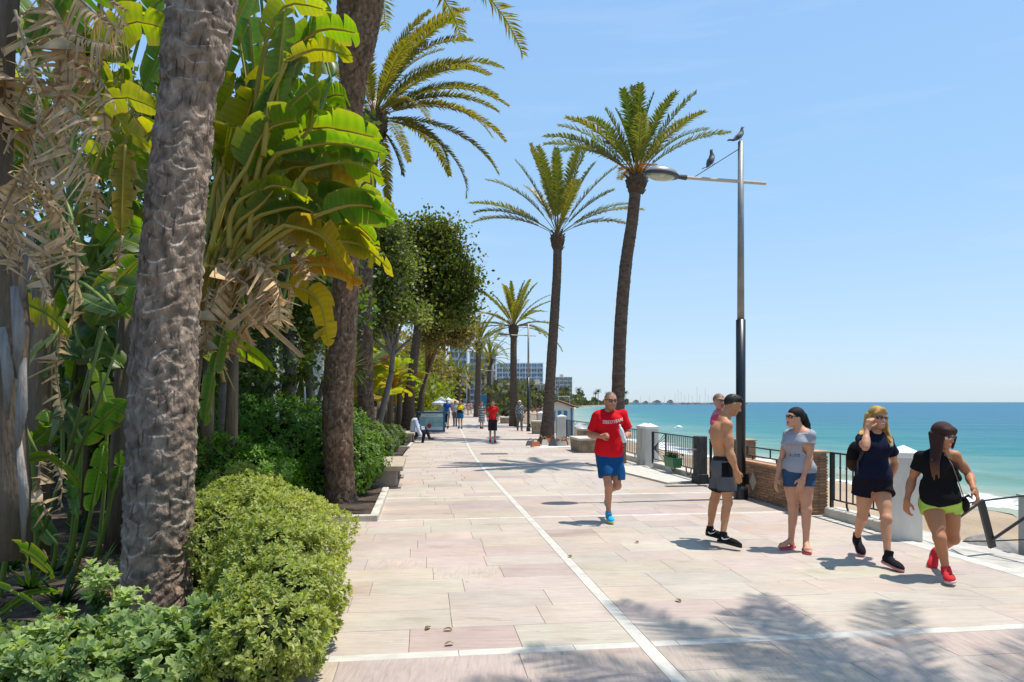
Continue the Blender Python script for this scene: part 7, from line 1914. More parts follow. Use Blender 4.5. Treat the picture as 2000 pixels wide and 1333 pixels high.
def hand(s, w, d, pn, side, curl=0.5, scale=1.0, grip=None):
    """w wrist, d direction of the hand, pn palm normal (facing the body), side: +1/-1 which side the thumb leaves"""
    d = nvec(d); pn = nvec(np.array(pn)-d*np.dot(pn, d)); th = np.cross(d, pn)*side
    S_ = scale
    c = w+d*0.048*S_
    s.ell(c, (0.040*S_, 0.050*S_, 0.016*S_), np.array([th, d, pn]), k=0.012)
    s.cap(w, w+d*0.03*S_, 0.026*S_, 0.024*S_, 0.015)
    lens = [0.072, 0.080, 0.074, 0.058]
    for i in range(4):
        off = (0.028-0.0187*i)*S_
        p = c+th*off+d*(0.040-abs(i-1.2)*0.004)*S_
        a = curl*(0.75+0.1*i); fd = d*math.cos(a)+pn*math.sin(a)+th*(0.10-0.08*i)*0.6*(1-curl*0.5)
        L_ = lens[i]*S_; q = p+nvec(fd)*L_*0.48; a2 = a+curl*1.15; fd2 = d*math.cos(a2)+pn*math.sin(a2); q2 = q+nvec(fd2)*L_*0.52
        s.cap(p, q, 0.0098*S_, 0.0090*S_, 0.004); s.cap(q, q2, 0.0090*S_, 0.0076*S_, 0.004)
    p = w+d*0.022*S_+th*0.026*S_; q = p+nvec(th*0.8+d*0.75+pn*0.35*(1+curl))*0.040*S_; q2 = q+nvec(d*0.95+th*0.15+pn*0.6*curl)*0.032*S_
    s.cap(p, q, 0.0135*S_, 0.0110*S_, 0.008); s.cap(q, q2, 0.0108*S_, 0.0088*S_, 0.004)

def head(s, c, f, up=(0, 0, 1), sc=1.0, female=False):
    """c centre of the skull; f facing direction. returns frame"""
    M = rotm(f, up); r, f, u = M
    L = lambda x, y, z: c+(r*x+f*y+u*z)*sc
    Mr = M
    s.ell(L(0, -0.012, 0.022), np.array((0.074, 0.094, 0.088))*sc, Mr, 0.02)
    s.ell(L(0, 0.030, -0.030), np.array((0.060, 0.060, 0.078))*sc, Mr, 0.03)
    s.ell(L(0, 0.056, -0.086), np.array((0.032, 0.028, 0.026))*sc, Mr, 0.03)          # chin
    s.cap(L(-0.055, 0.0, -0.055), L(-0.022, 0.055, -0.088), 0.022*sc, 0.018*sc, 0.03)   # jaw
    s.cap(L(0.055, 0.0, -0.055), L(0.022, 0.055, -0.088), 0.022*sc, 0.018*sc, 0.03)
    s.cap(L(-0.035, 0.066, 0.018), L(0.035, 0.066, 0.018), 0.018*sc, 0.018*sc, 0.02)    # brow
    s.ell(L(0.038, 0.062, -0.026), np.array((0.020, 0.016, 0.016))*sc, Mr, 0.02); s.ell(L(-0.038, 0.062, -0.026), np.array((0.020, 0.016, 0.016))*sc, Mr, 0.02)
    s.cap(L(0, 0.084, 0.006), L(0, 0.103, -0.030), 0.0075*sc, 0.0115*sc, 0.010)          # nose
    s.ell(L(0.012, 0.092, -0.035), np.array((0.009,)*3)*sc, Mr, 0.006); s.ell(L(-0.012, 0.092, -0.035), np.array((0.009,)*3)*sc, Mr, 0.006)
    s.cap(L(-0.018, 0.084, -0.058), L(0.018, 0.084, -0.058), 0.0065*sc, 0.0065*sc, 0.006)  # upper lip
    s.cap(L(-0.014, 0.083, -0.069), L(0.014, 0.083, -0.069), 0.0068*sc, 0.0068*sc, 0.006)
    for e in (-1, 1):
        s.ell(L(e*0.078, -0.004, -0.012), np.array((0.010, 0.020, 0.032))*sc, Mr, 0.006)     # ears
    return dict(c=c, r=r, f=f, u=u, sc=sc, L=L, M=M)

def headcol(H, skin, V, hairc=None, hairline=None, beard=None, lips=(0.50, 0.16, 0.13), tilt=0.0):
    P = (V-H['c']) @ H['M'].T/H['sc']          # local right, fwd, up
    C = np.tile(np.array(skin), (len(V), 1)).astype(float)
    x, y, z = P[:, 0], P[:, 1], P[:, 2]; near = (np.abs(x) < 0.11) & (np.abs(y) < 0.14) & (z > -0.125) & (z < 0.14)
    lp = near & (y > 0.070) & (np.abs(x) < 0.024) & (np.abs(z+0.063) < 0.011); C[lp] = lips
    br = near & (y > 0.055) & (np.abs(z-0.024) < 0.006) & (np.abs(np.abs(x)-0.033) < 0.019); C[br] = np.array(hairc)*0.7 if hairc is not None else (0.05, 0.03, 0.02)
    ey = near & (y > 0.055) & (np.abs(z-0.002) < 0.007) & (np.abs(np.abs(x)-0.031) < 0.013); C[ey] = (0.10, 0.06, 0.05)
    mo = near & (y > 0.075) & (np.abs(z+0.0635) < 0.0022) & (np.abs(x) < 0.022); C[mo] = (0.12, 0.03, 0.03)
    if beard is not None:
        b = near & (z < -0.045) & (y > -0.01) & ~lp; C[b] = C[b]*(1-beard)+np.array((0.06, 0.05, 0.045))*beard
    if hairc is not None and hairline is not None:
        h = near & (z > hairline(y, np.abs(x)))
        C[h] = hairc
    return C

def sunglasses(parent, H, mt, wide=1.0, name='sunglasses'):
    m = MB(); L = lambda x, y, z: Vector(H['L'](x, y, z))
    for e in (-1, 1):
        pts = []
        ring = []
        for k in range(10):
            a = 2*math.pi*k/10; ring.append((e*0.034*wide+0.029*wide*math.cos(a), 0.0, 0.002+0.021*math.sin(a)))
        fr = [L(x, 0.098-abs(x)*0.42, z) for x, _, z in ring]; bk = [L(x, 0.093-abs(x)*0.42, z) for x, _, z in ring]
        n = 10; m.add(fr+bk, [tuple(range(n)), tuple(range(2*n-1, n-1, -1))]+[(k, n+k, n+(k+1) % n, (k+1) % n) for k in range(n)])
    m.build('lenses', mt, parent)
    f = MB(); f.tube([L(-0.082, 0.0, 0.008), L(-0.072*wide, 0.062, 0.012), L(-0.035, 0.094, 0.014), L(0, 0.100, 0.010), L(0.035, 0.094, 0.014), L(0.072*wide, 0.062, 0.012), L(0.082, 0.0, 0.008)], 0.0035, 5)
    f.build('glasses_frame', M_shade, parent)

def person(label, base, J, skin, sex='m', torso=0.0, hipdir=0.0, face=0.0, pitch=0.0, vox=0.0085, build=1.0, hairc=(0.02, 0.015, 0.012), hairline=None, beard=None,
           barefoot=False, curl=(0.5, 0.5), palm_n=(None, None), group=None, headsc=1.0, hand_sc=1.0, roll=0.0, extra=None, legr=1.0, lips=(0.50, 0.16, 0.13), hdir=(None, None), tattoo=None):
    """J: local joints. keys head, neck, chest, waist, pelvis, shL shR elL elR wrL wrR hipL hipR knL knR anL anR toL toR (L = picture left)"""
    t = thing('person', label, 'person', base, 0, group)
    J = {k: np.array(v, float) for k, v in J.items()}
    tf = yawdir(torso); hf = yawdir(hipdir); tr = np.cross(tf, (0, 0, 1)); hr_ = np.cross(hf, (0, 0, 1)); up = nvec(J['neck']-J['waist'])
    Mt = rotm(tf-up*np.dot(tf, up), up); Mh = rotm(hf)
    s = SDF(); b = build; fem = sex == 'f'
    # torso
    ch = J['chest']; wa = J['waist']; pe = J['pelvis']
    if fem:
        s.ell(ch, np.array((0.135, 0.098, 0.15))*b, Mt, 0.05); s.ell(wa, np.array((0.115, 0.088, 0.12))*b, Mt, 0.06); s.ell(pe, np.array((0.160, 0.112, 0.115))*b, Mh, 0.06)
        for e in (-1, 1): s.ell(ch+Mt[0]*e*0.068*b+Mt[1]*0.070*b+Mt[2]*(-0.005), np.array((0.060, 0.055, 0.060))*b, Mt, 0.03)
    else:
        s.ell(ch, np.array((0.155, 0.105, 0.17))*b, Mt, 0.05); s.ell(wa, np.array((0.132, 0.092, 0.13))*b, Mt, 0.06); s.ell(pe, np.array((0.150, 0.105, 0.11))*b, Mh, 0.06)
        for e in (-1, 1): s.ell(ch+Mt[0]*e*0.075*b+Mt[1]*0.062*b+Mt[2]*0.05, np.array((0.075, 0.045, 0.055))*b, Mt, 0.04)
    for e in (-1, 1): s.ell(pe-Mh[1]*0.050*b+Mh[0]*e*0.068*b-Mh[2]*0.045, np.array((0.082, 0.080, 0.085))*b, Mh, 0.04)   # glutes
    s.cap(J['neck']-Mt[2]*0.04, J['neck']+(J['head']-J['neck'])*0.55, (0.048 if fem else 0.058)*b**0.5, 0.048 if fem else 0.056, 0.03)
    ar = (0.040 if fem else 0.049)*b**0.8
    for sd in 'LR':
        sh, el, wr = J['sh'+sd], J['el'+sd], J['wr'+sd]
        s.cap(J['neck']-Mt[2]*0.022, sh+Mt[2]*0.004, (0.046 if not fem else 0.040)*b, 0.040*b**0.7, 0.05)
        s.ell(sh, (ar*1.12,)*3, None, 0.03)
        s.cap(sh, el, ar*1.02, ar*0.80, 0.02); s.cap(sh*0.5+el*0.5, sh*0.35+el*0.65, ar*1.06, ar*0.95, 0.03)
        s.cap(el, wr, ar*0.86, ar*0.58, 0.015); s.cap(el*0.8+wr*0.2, el*0.6+wr*0.4, ar*0.95, ar*0.82, 0.03)
        i = 0 if sd == 'L' else 1
        d = hdir[i] if hdir[i] is not None else (wr-el)
        pn = palm_n[i] if palm_n[i] is not None else (J['pelvis']-wr)*np.array((1, 1, 0))+np.array((0, -0.0001, 0))
        dn = nvec(d); pnn = nvec(np.array(pn)-dn*np.dot(pn, dn)); th = np.cross(dn, pnn); sd_ = 1 if np.dot(th, tf) > 0 else -1
        hand(s, wr, d, pn, sd_, curl[i], hand_sc)
    lr = (0.088 if fem else 0.084)*b*legr
    for sd in 'LR':
        hp, kn, an, to = J['hip'+sd], J['kn'+sd], J['an'+sd], J['to'+sd]
        s.cap(hp, kn, lr, lr*0.60, 0.03); s.cap(hp*0.75+kn*0.25, hp*0.45+kn*0.55, lr*0.98, lr*0.80, 0.03); s.ell(kn, (lr*0.64,)*3, None, 0.02)
        bk = nvec(np.array((an-kn)[[0, 1, 2]])); fd = nvec(to-an); cb = -(fd-bk*np.dot(fd, bk)); cb = nvec(cb) if np.linalg.norm(cb) > 0.05 else np.array((0, 1.0, 0))
        s.cap(kn, an, lr*0.58, lr*0.36, 0.02); s.cap(kn*0.80+an*0.20+cb*lr*0.18, kn*0.52+an*0.48+cb*lr*0.14, lr*0.50, lr*0.42, 0.03)
        heel = an+nvec(an-kn)*0.045-nvec(to-an)*0.02
        s.ell(heel, (0.030, 0.030, 0.030), None, 0.02); ball = an*0.30+to*0.70 if barefoot else an*0.6+to*0.4; 
        s.cap(an*0.9+to*0.1, ball, 0.031, 0.026, 0.02)
        fdir = nvec(to-an); side = np.cross(fdir, (0, 0, 1)); side = nvec(side) if np.linalg.norm(side) > 0.05 else np.array((1.0, 0, 0))
        if barefoot:
            for i in range(5):
                p = ball+side*(0.026-0.013*i)*(1 if sd == 'L' else -1)*(1); s.cap(p, p+fdir*(0.052-0.006*i)-np.array((0, 0, 0.008)), 0.0105-0.0007*i, 0.0085-0.0006*i, 0.004)
            s.cap(ball-side*0.022, ball+side*0.022, 0.021, 0.021, 0.02)
        
    hu = np.array((math.sin(roll), 0, math.cos(roll)))
    fv = yawdir(face)*math.cos(pitch)-np.array((0, 0, 1))*math.sin(pitch)
    H = head(s, J['head'], fv, hu, headsc, fem)
    if extra: extra(s, J, Mt)
    sk = np.array(skin)
    def colf(V):
        C = headcol(H, sk, V, hairc, hairline, beard, lips)
        hd = (V[:, 2] > 0.0)
        k = nz3(3, 8, (6, 20))(V)*0.035; C = C*(1+k[:, None])
        for sd in 'LR':      # slightly redder elbows, knees, hands
            for nm, r_ in (('kn', 0.07), ('el', 0.05), ('wr', 0.11)):
                d = np.linalg.norm(V-J[nm+sd], axis=1); w = np.clip(1-d/r_, 0, 1)[:, None]*0.25; C = C*(1-w)+C*np.array((1.0, 0.82, 0.78))*w
        if tattoo is not None: C = tattoo(V, C)
        return np.clip(C, 0.005, 1)
    body = link('body', s.mesh(vox, 'body', colf), M_skin, t)
    return t, J, H, Mt, Mh, body

def folds(seed, amp, freq=22.0):
    r = rng(seed); K = r.normal(size=(7, 3))*np.array([1, 1, 0.75]); K = K/np.linalg.norm(K, axis=1)[:, None]*r.uniform(0.5, 1.3, 7)[:, None]*freq; P = r.uniform(0, 6.28, 7)
    def f(X, Y, Z):
        o = 0
        for k, p in zip(K, P): o = o+np.sin(X*k[0]+Y*k[1]+Z*k[2]+p+1.2*np.sin(Z*9+p))
        return o*amp/2.0
    return f
def cloth_mesh_part(name, s, vox, parent, col, colf=None, mt=None, seed=1, amp=0.004, freq=24):
    s.noise = folds(seed, amp, freq)
    cf = (lambda V: np.tile(np.array(col), (len(V), 1))*(1+0.03*nz3(seed, 8, (8, 30))(V))[:, None]) if colf is None else colf
    return link(name, s.mesh(vox, name, cf), mt or M_cloth, parent)

def tee(J, Mt, b, off=0.016, sleeve=0.62, hem=None, fem=False, loose=0.0, sides='LR'):
    s = SDF(); ch, wa = J['chest'], J['waist']
    if fem:
        s.ell(ch, np.array((0.135, 0.098, 0.15))*b+off, Mt, 0.05); s.ell(wa, np.array((0.118, 0.092, 0.14))*b+off+loose, Mt, 0.06)
        for e in (-1, 1): s.ell(ch+Mt[0]*e*0.064*b+Mt[1]*0.072*b-Mt[2]*0.005, np.array((0.062, 0.056, 0.062))*b+off*0.7, Mt, 0.05)
    else:
        s.ell(ch, np.array((0.155, 0.105, 0.17))*b+off, Mt, 0.05); s.ell(wa, np.array((0.140, 0.100, 0.15))*b+off+loose, Mt, 0.07)
        for e in (-1, 1): s.ell(ch+Mt[0]*e*0.075*b+Mt[1]*0.062*b+Mt[2]*0.05, np.array((0.075, 0.045, 0.055))*b+off, Mt, 0.04)
    hemp = hem if hem is not None else J['pelvis']
    for q_ in (0.4, 0.8): s.ell(wa*(1-q_)+hemp*q_, np.array((0.138*b+off+loose, 0.100*b+off+loose*0.6, 0.10)), Mt, 0.05)
    s.ell(hemp+np.array((0, 0, -0.01)), np.array((0.142*b+off+loose, 0.108*b+off+loose*0.6, 0.10)), Mt, 0.05)
    ar = (0.040 if fem else 0.049)*b**0.8
    for sd in sides:
        sh, el = J['sh'+sd], J['el'+sd]; e = sh+(el-sh)*sleeve
        s.cap(J['neck']-Mt[2]*0.025, sh, (0.063 if not fem else 0.043)*b+off*0.4, (0.050 if not fem else 0.041)*b**0.7+off*0.5, 0.04)
        s.ell(sh, (ar*1.08+off*0.7,)*3, None, 0.025); s.cap(sh, e+(el-sh)*0.05, ar*1.0+off*0.8, ar*0.98+off*1.5, 0.02)
        s.cut(e, el-sh, 0.11)
    return s

def shorts(J, b, top, hems, off=0.016, flare=0.02, legr=1.0, fem=False, Mh=None):
    s = SDF(); pe = J['pelvis']; lr = (0.088 if fem else 0.084)*b*legr
    s.ell(pe, (np.array((0.160, 0.112, 0.115)) if fem else np.array((0.150, 0.105, 0.11)))*b+off, Mh, 0.05)
    s.ell(pe+np.array((0, 0, 0.07)), np.array((0.13, 0.098, 0.10))*b+off, Mh, 0.05)
    for e in (-1, 1): s.ell(pe-Mh[1]*0.050*b+Mh[0]*e*0.068*b-Mh[2]*0.045, np.array((0.082, 0.080, 0.085))*b+off, Mh, 0.04)
    for sd, h in zip('LR', hems):
        hp, kn = J['hip'+sd], J['kn'+sd]; e = hp+(kn-hp)*h
        s.cap(hp, e+(kn-hp)*0.06, lr+off, lr*(1-0.36*h)+off+flare, 0.03); s.cut(e, kn-hp, 0.16)
    s.cut(pe+np.array((0, 0, top)), (0, 0, 1))
    return s

def shoe(parent, an, to, kn, upper, sole, seed=1, lift=0.0, name='shoe', high=0.0, vox=0.007, sc=1.0, stripe=None):
    """an ankle joint, to toe tip"""
    an, to, kn = (np.array(x, float) for x in (an, to, kn))
    f = nvec(to-(an+nvec(an-kn)*0.055)); legu = nvec(kn-an); side = nvec(np.cross(f, legu)); u = np.cross(side, f)
    heel = an-u*0.058-f*0.045; tip = heel+f*0.275*sc
    M = np.array([side, f, u])
    s = SDF()
    s.ell(heel+f*0.055+u*0.045, (0.038, 0.060, 0.050), M, 0.02); s.ell(heel+f*0.140+u*0.034, (0.041, 0.085, 0.040), M, 0.03); s.ell(heel+f*0.205*sc+u*0.024, (0.045, 0.062, 0.030), M, 0.03)
    s.cap(heel+f*0.050+u*0.05, heel+f*0.048+u*(0.092+high), 0.040, 0.040, 0.02)
    s.cut(heel+u*(0.105+high)+f*0.05, u*1.0+f*-0.15); s.cut(heel+u*0.004, -u)
    up = link(name, s.mesh(vox, name, lambda V: np.tile(np.array(upper), (len(V), 1))), M_cloth, parent)
    q = SDF(); q.ell(heel+f*0.05+u*0.008, (0.040, 0.058, 0.030), M, 0.01); q.ell(heel+f*0.135+u*0.006, (0.041, 0.10, 0.026), M, 0.02); q.ell(heel+f*0.205*sc+u*0.006, (0.048, 0.068, 0.026), M, 0.02)
    q.cut(heel+u*0.018, u); q.cut(heel-u*0.010, -u)
    link('sole', q.mesh(vox, 'sole', lambda V: np.tile(np.array(sole), (len(V), 1))), M_cloth, up)
    lc = MB()
    for k in range(4):
        c = heel+f*(0.105+0.024*k)+u*(0.080-0.011*k); lc.tube([Vector(c-side*0.024-u*0.006), Vector(c+u*0.004), Vector(c+side*0.024-u*0.006)], 0.0032, 4)
    lc.build('laces', stripe or M_white_t, up)
    return up, heel, M

# ---------------------------------------------------------------- the jogger
bx_, by_ = G(1190, 1020)
JR = dict(head=(0.013, -0.03, 1.645), neck=(0.0, 0.02, 1.505), chest=(0.0, 0.0, 1.315), waist=(0.0, 0.0, 1.10), pelvis=(0.0, 0.02, 0.95),
          shL=(-0.165, 0.0, 1.43), shR=(0.175, 0.03, 1.445), elL=(-0.245, 0.08, 1.175), elR=(0.265, 0.06, 1.19), wrL=(-0.125, -0.16, 1.165), wrR=(0.19, -0.15, 1.155),
          hipL=(-0.085, 0.0, 0.90), hipR=(0.085, 0.03, 0.90), knL=(-0.03, -0.13, 0.515), knR=(0.105, -0.02, 0.49), anL=(-0.012, 0.0, 0.105), anR=(0.05, 0.36, 0.37), toL=(0.005, -0.18, 0.035), toR=(0.03, 0.40, 0.22))
t, J, H, Mt, Mh, body = person('jogging man in a red printed T-shirt and blue shorts holding a white bottle', (bx_, by_, 0), JR, (0.47, 0.225, 0.135), torso=4, hipdir=0, face=14, pitch=0.12, headsc=1.05, build=1.0, hairc=(0.15, 0.10, 0.075),
   hairline=lambda y, x: 0.062-0.65*y*(y < 0.02)+0.5*np.clip(y, 0, 1)*0.6, beard=0.22, curl=(1.35, 1.25), palm_n=((1, 0.1, 0.0), (-1, 0.1, 0.0)), hdir=((0.55, -0.75, 0.15), (-0.30, -0.85, 0.22)))
s = tee(J, Mt, 1.0, off=0.020, sleeve=0.74, hem=np.array((0.0, 0.01, 0.95)), loose=0.022); s.cut((0, 0, 0.885), (0, 0, -1)); s.cut(J['neck']+np.array((0, -0.03, 0.005)), (0, -0.55, 1), 0.066)
RED = (0.62, 0.010, 0.018)
shirt = cloth_mesh_part('t_shirt', s, 0.0085, t, RED, seed=3, amp=0.007, freq=30)
s = shorts(J, 1.0, 0.03, (0.72, 0.82), off=0.020, flare=0.028, Mh=Mh); s.cap(J['pelvis'], J['pelvis']+np.array((0, 0, -0.09)), 0.13, 0.10, 0.05)
cloth_mesh_part('shorts', s, 0.0085, t, (0.010, 0.072, 0.20), seed=4, amp=0.006)
shoe(t, J['anL'], J['toL'], J['knL'], (0.03, 0.36, 0.62), (0.55, 0.60, 0.20)); shoe(t, J['anR'], J['toR'], J['knR'], (0.03, 0.36, 0.62), (0.55, 0.60, 0.20))
sunglasses(t, H, mat('tinted_lens', (0.10, 0.06, 0.05), 0.2), 0.85)
# bottle in his hand
o = Vector((bx_, by_, 0))+Vector(J['wrR'])+Vector((-0.045, -0.085, 0.02)); bt = thing('water_bottle', 'white plastic water bottle gripped in the hand of the jogger', 'bottle', o)
m = MB(); Mb = Matrix.Rotation(0.35, 4, 'Y') @ Matrix.Rotation(-0.1, 4, 'X'); Mb = Matrix.Rotation(-0.28, 4, 'Y')
m.lathe([(0.026, -0.09), (0.031, -0.08), (0.031, -0.02), (0.026, 0.0), (0.031, 0.02), (0.031, 0.075), (0.022, 0.105), (0.012, 0.125)], 12, M=Mb); m.build('bottle_body', mat('milky_plastic', (0.66, 0.68, 0.72), 0.25, coat=0.3), bt, smooth=True)
m = MB(); m.lathe([(0.014, 0.125), (0.014, 0.145), (0.006, 0.16)], 10, M=Mb); m.build('bottle_cap', M_white_t, bt)
# curved lettering across the chest, laid on the shirt
def text_on(parent, txt, mesh_obj, width, zc, xc, y_from, curve=0.0, size=0.05, mt=None, fdir=(0, 1, 0), slope=0.0):
    cu = bpy.data.curves.new('print', 'FONT'); cu.body = txt; cu.size = size; cu.align_x = 'CENTER'; cu.extrude = 0.0; cu.resolution_u = 2
    ob = bpy.data.objects.new('print', cu); me = bpy.data.meshes.new_from_object(ob); bpy.data.objects.remove(ob)
    from mathutils.bvhtree import BVHTree
    import bmesh
    bm = bmesh.new(); bm.from_mesh(me); bmesh.ops.triangulate(bm, faces=bm.faces[:]); bmesh.ops.subdivide_edges(bm, edges=bm.edges[:], cuts=1, use_grid_fill=False)
    sm = mesh_obj.data; tree_ = BVHTree.FromPolygons([v.co[:] for v in sm.vertices], [p.vertices[:] for p in sm.polygons])
    xs = [v.co.x for v in bm.verts]; k = width/(max(xs)-min(xs)); f = Vector(fdir).normalized(); rt = Vector((f.y, -f.x, 0))
    rt = -rt if rt.x < 0 and abs(rt.x) > abs(rt.y) else rt
    for v in bm.verts:
        x, y = v.co.x*k, v.co.y*k
        p = Vector((xc, 0, zc))+rt*x+Vector((0, 0, y*1.25+curve*x*x+slope*x)); st = p - f*0.6 + Vector((0, y_from, 0))
        hit = tree_.ray_cast(st, f)
        v.co = (hit[0]-f*0.004) if hit[0] is not None else p
    bm.to_mesh(me); bm.free()
    return link('print', me, mt or M_white_t, parent)
text_on(shirt, 'SIBEOYBAN', shirt, 0.27, 1.335, 0.03, 0, curve=0.9, mt=M_white_t, slope=0.12)

# ---------------------------------------------------------------- shirtless man
bx_, by_ = 0, 7.78; px0 = 1405
base = Vector(((px0-1000)*by_/1333, by_, 0)); K_ = by_/1333
def L2(px_, py_, dy=0.0):      # local joint from its place in the photograph and its depth offset
    Y = by_+dy; p = P3(px_, py_, Y); return (p.x-base.x, dy, p.z)
JS = dict(head=L2(1431, 790, 0.0), neck=L2(1414, 815, 0.0), chest=L2(1406, 850, 0.0), waist=L2(1410, 884, 0.0), pelvis=L2(1414, 908, 0.0),
          shL=L2(1408, 829, 0.16), shR=L2(1421, 831, -0.15), elL=L2(1420, 850, 0.36), elR=L2(1425, 884, -0.20), wrL=L2(1410, 822, 0.42), wrR=L2(1438, 921, -0.24),
          hipL=L2(1411, 921, 0.09), hipR=L2(1416, 921, -0.08), knL=L2(1395, 978, 0.16), knR=L2(1421, 982, -0.12), anL=L2(1386, 1036, 0.22), anR=L2(1411, 1049, -0.20), toL=L2(1406, 1050, 0.12), toR=L2(1441, 1067, -0.33))
t, J, H, Mt, Mh, body = person('shirtless man in grey shorts looking down beside the lamp post', base, JS, (0.50, 0.235, 0.115), torso=95, hipdir=80, face=82, pitch=0.46, headsc=1.05, build=0.98, hairc=(0.018, 0.013, 0.010),
   hairline=lambda y, x: 0.045-0.9*np.clip(0.03-y, 0, 0.12)+1.2*np.clip(y-0.05, 0, 1), curl=(0.9, 0.5), beard=0.15, palm_n=(None, (0, 1, 0)), hdir=(None, (0.25, -0.1, -0.95)))
def flat_hair(c):   # cropped hair cap
    s = SDF(); L = H['L']; s.ell(L(0, -0.013, 0.026), np.array((0.0755, 0.095, 0.087)), H['M'], 0.02); s.ell(L(0, 0.035, 0.072), np.array((0.055, 0.05, 0.036)), H['M'], 0.03)
    s.cutnow(L(0, 0.02, 0.012), -H['u']*0.75+H['f']*0.62); s.cutnow(L(0, 0, -0.028), -H['u']-H['f']*0.2); s.noise = folds(5, 0.0025, 160)
    return link('hair', s.mesh(0.008, 'hair', lambda V: np.tile(np.array(c), (len(V), 1))), M_hair, t)
flat_hair((0.016, 0.012, 0.010))
s = shorts(J, 0.98, 0.10, (0.66, 0.66), off=0.018, flare=0.022, Mh=Mh)
pe = J['pelvis']
def shcol(V):
    C = np.tile(np.array((0.105, 0.11, 0.12)), (len(V), 1))*(1+0.06*nz3(5, 8, (20, 60))(V))[:, None]
    C[V[:, 2] > pe[2]+0.055] = (0.02, 0.02, 0.022)
    C[(V[:, 2] < J['hipR'][2]+(J['knR'][2]-J['hipR'][2])*0.66+0.02)] = (0.025, 0.025, 0.03)
    pk = (V[:, 1] < -0.08) & (np.abs(V[:, 0]-pe[0]+0.015) < 0.062) & (V[:, 2] < pe[2]+0.035) & (V[:, 2] > pe[2]-0.125); C[pk] = (0.008, 0.008, 0.010)
    st_ = (V[:, 1] < -0.03) & (np.abs(V[:, 0]-pe[0]-0.115+(V[:, 2]-pe[2])*0.1) < 0.014) & (V[:, 2] < pe[2]+0.04); C[st_] = (0.015, 0.03, 0.07)
    return C
cloth_mesh_part('shorts', s, 0.0085, t, None, colf=shcol, seed=8, amp=0.006)
for sd in 'LR':
    up, heel, M = shoe(t, J['an'+sd], J['to'+sd], J['kn'+sd], (0.012, 0.012, 0.013), (0.02, 0.02, 0.02), high=0.01, sc=1.05, stripe=M_black)
    sw = MB(); side, f, u = M
    pts = [(-0.045, 0.030), (-0.022, 0.018), (0.02, 0.030), (0.062, 0.060), (0.015, 0.018), (-0.02, 0.004), (-0.044, 0.010), (-0.052, 0.022)]
    vs = []
    for off in (0.047, 0.050):
        for a, b2 in pts: vs.append(Vector(heel+f*(0.105+a)+u*(0.022+b2)-np.array(side)*off*(1 if np.dot(side, (0, -1, 0)) < 0 else -1)))
    n = len(pts); sw.add(vs, [tuple(range(n)), tuple(range(2*n-1, n-1, -1))]+[(k, n+k, n+(k+1) % n, (k+1) % n) for k in range(n)])
    sw.build('swoosh', M_white_t, up)

# child held over his far shoulder
cb = base+Vector((0, 0, 0)); 
c0 = Vector(L2(1405, 784, 0.20)); tb = base+Vector((c0.x, c0.y, c0.z-0.18))
s = SDF(); hc = np.array((0.0, 0.0, 0.18))
Hc = head(s, hc, yawdir(15), (0.1, 0, 1), 0.78, True)
s.cap((0.0, 0.02, 0.11), (0.01, 0.03, 0.04), 0.032, 0.045, 0.03); s.ell((0.02, 0.05, -0.05), (0.07, 0.06, 0.12), None, 0.04)
s.cap((-0.04, 0.0, 0.03), (-0.08, -0.06, -0.10), 0.026, 0.022, 0.02); s.cap((-0.08, -0.06, -0.10), (-0.05, -0.10, -0.20), 0.022, 0.016, 0.02)
hand(s, np.array((-0.05, -0.10, -0.20)), (0.8, -0.3, -0.3), (0, 0, -1), 1, 0.4, 0.6)
s.cap((0.04, 0.05, -0.02), (0.14, 0.06, -0.06), 0.028, 0.02, 0.02); s.cap((-0.06, 0.06, -0.18), (0.06, 0.10, -0.36), 0.05, 0.035, 0.03); s.cap((0.0, 0.08, -0.18), (0.12, 0.12, -0.34), 0.05, 0.035, 0.03)
tc_ = thing('person', 'small child in a pink top looking back over the shoulder of the shirtless man', 'person', tb)
link('body', s.mesh(0.008, 'body', lambda V: headcol(Hc, (0.50, 0.26, 0.17), V, (0.22, 0.12, 0.06), lambda y, x: 0.05-0.9*np.clip(0.03-y, 0, 0.12))), M_skin, tc_)
s = SDF(); s.ell((0.02, 0.045, -0.05), (0.082, 0.072, 0.13), None, 0.03); s.cap((-0.03, 0.0, 0.05), (-0.075, -0.06, -0.07), 0.036, 0.042, 0.02)
s.cap((-0.05, -0.05, -0.02), (-0.095, -0.09, -0.14), 0.036, 0.034, 0.02); s.cap((-0.095, -0.09, -0.14), (-0.135, -0.10, -0.225), 0.034, 0.022, 0.02); s.cap((-0.07, -0.09, -0.08), (-0.10, -0.11, -0.26), 0.034, 0.018, 0.02)
pk = nz3(4, 8, (14, 34))
cloth_mesh_part('pink_top', s, 0.008, tc_, None, colf=lambda V: np.where((pk(V) > 0.35)[:, None], np.array([[0.62, 0.22, 0.28]]), np.array([[0.58, 0.09, 0.16]])), seed=11, amp=0.008, freq=34)
s = SDF(); s.ell(Hc['L'](0, -0.03, 0.03), (0.064, 0.068, 0.068), Hc['M'], 0.02); s.cap(Hc['L'](-0.05, -0.03, 0.0), Hc['L'](-0.06, -0.03, -0.11), 0.022, 0.012, 0.02); s.cut(Hc['L'](0, 0.022, 0.05), Hc['f']*1.0-Hc['u']*0.3)
link('hair', s.mesh(0.008, 'hair', lambda V: np.tile(np.array((0.24, 0.13, 0.07)), (len(V), 1))), M_hair, tc_)
sunglasses(tc_, Hc, mat('red_lens', (0.35, 0.04, 0.03), 0.3), 0.85)

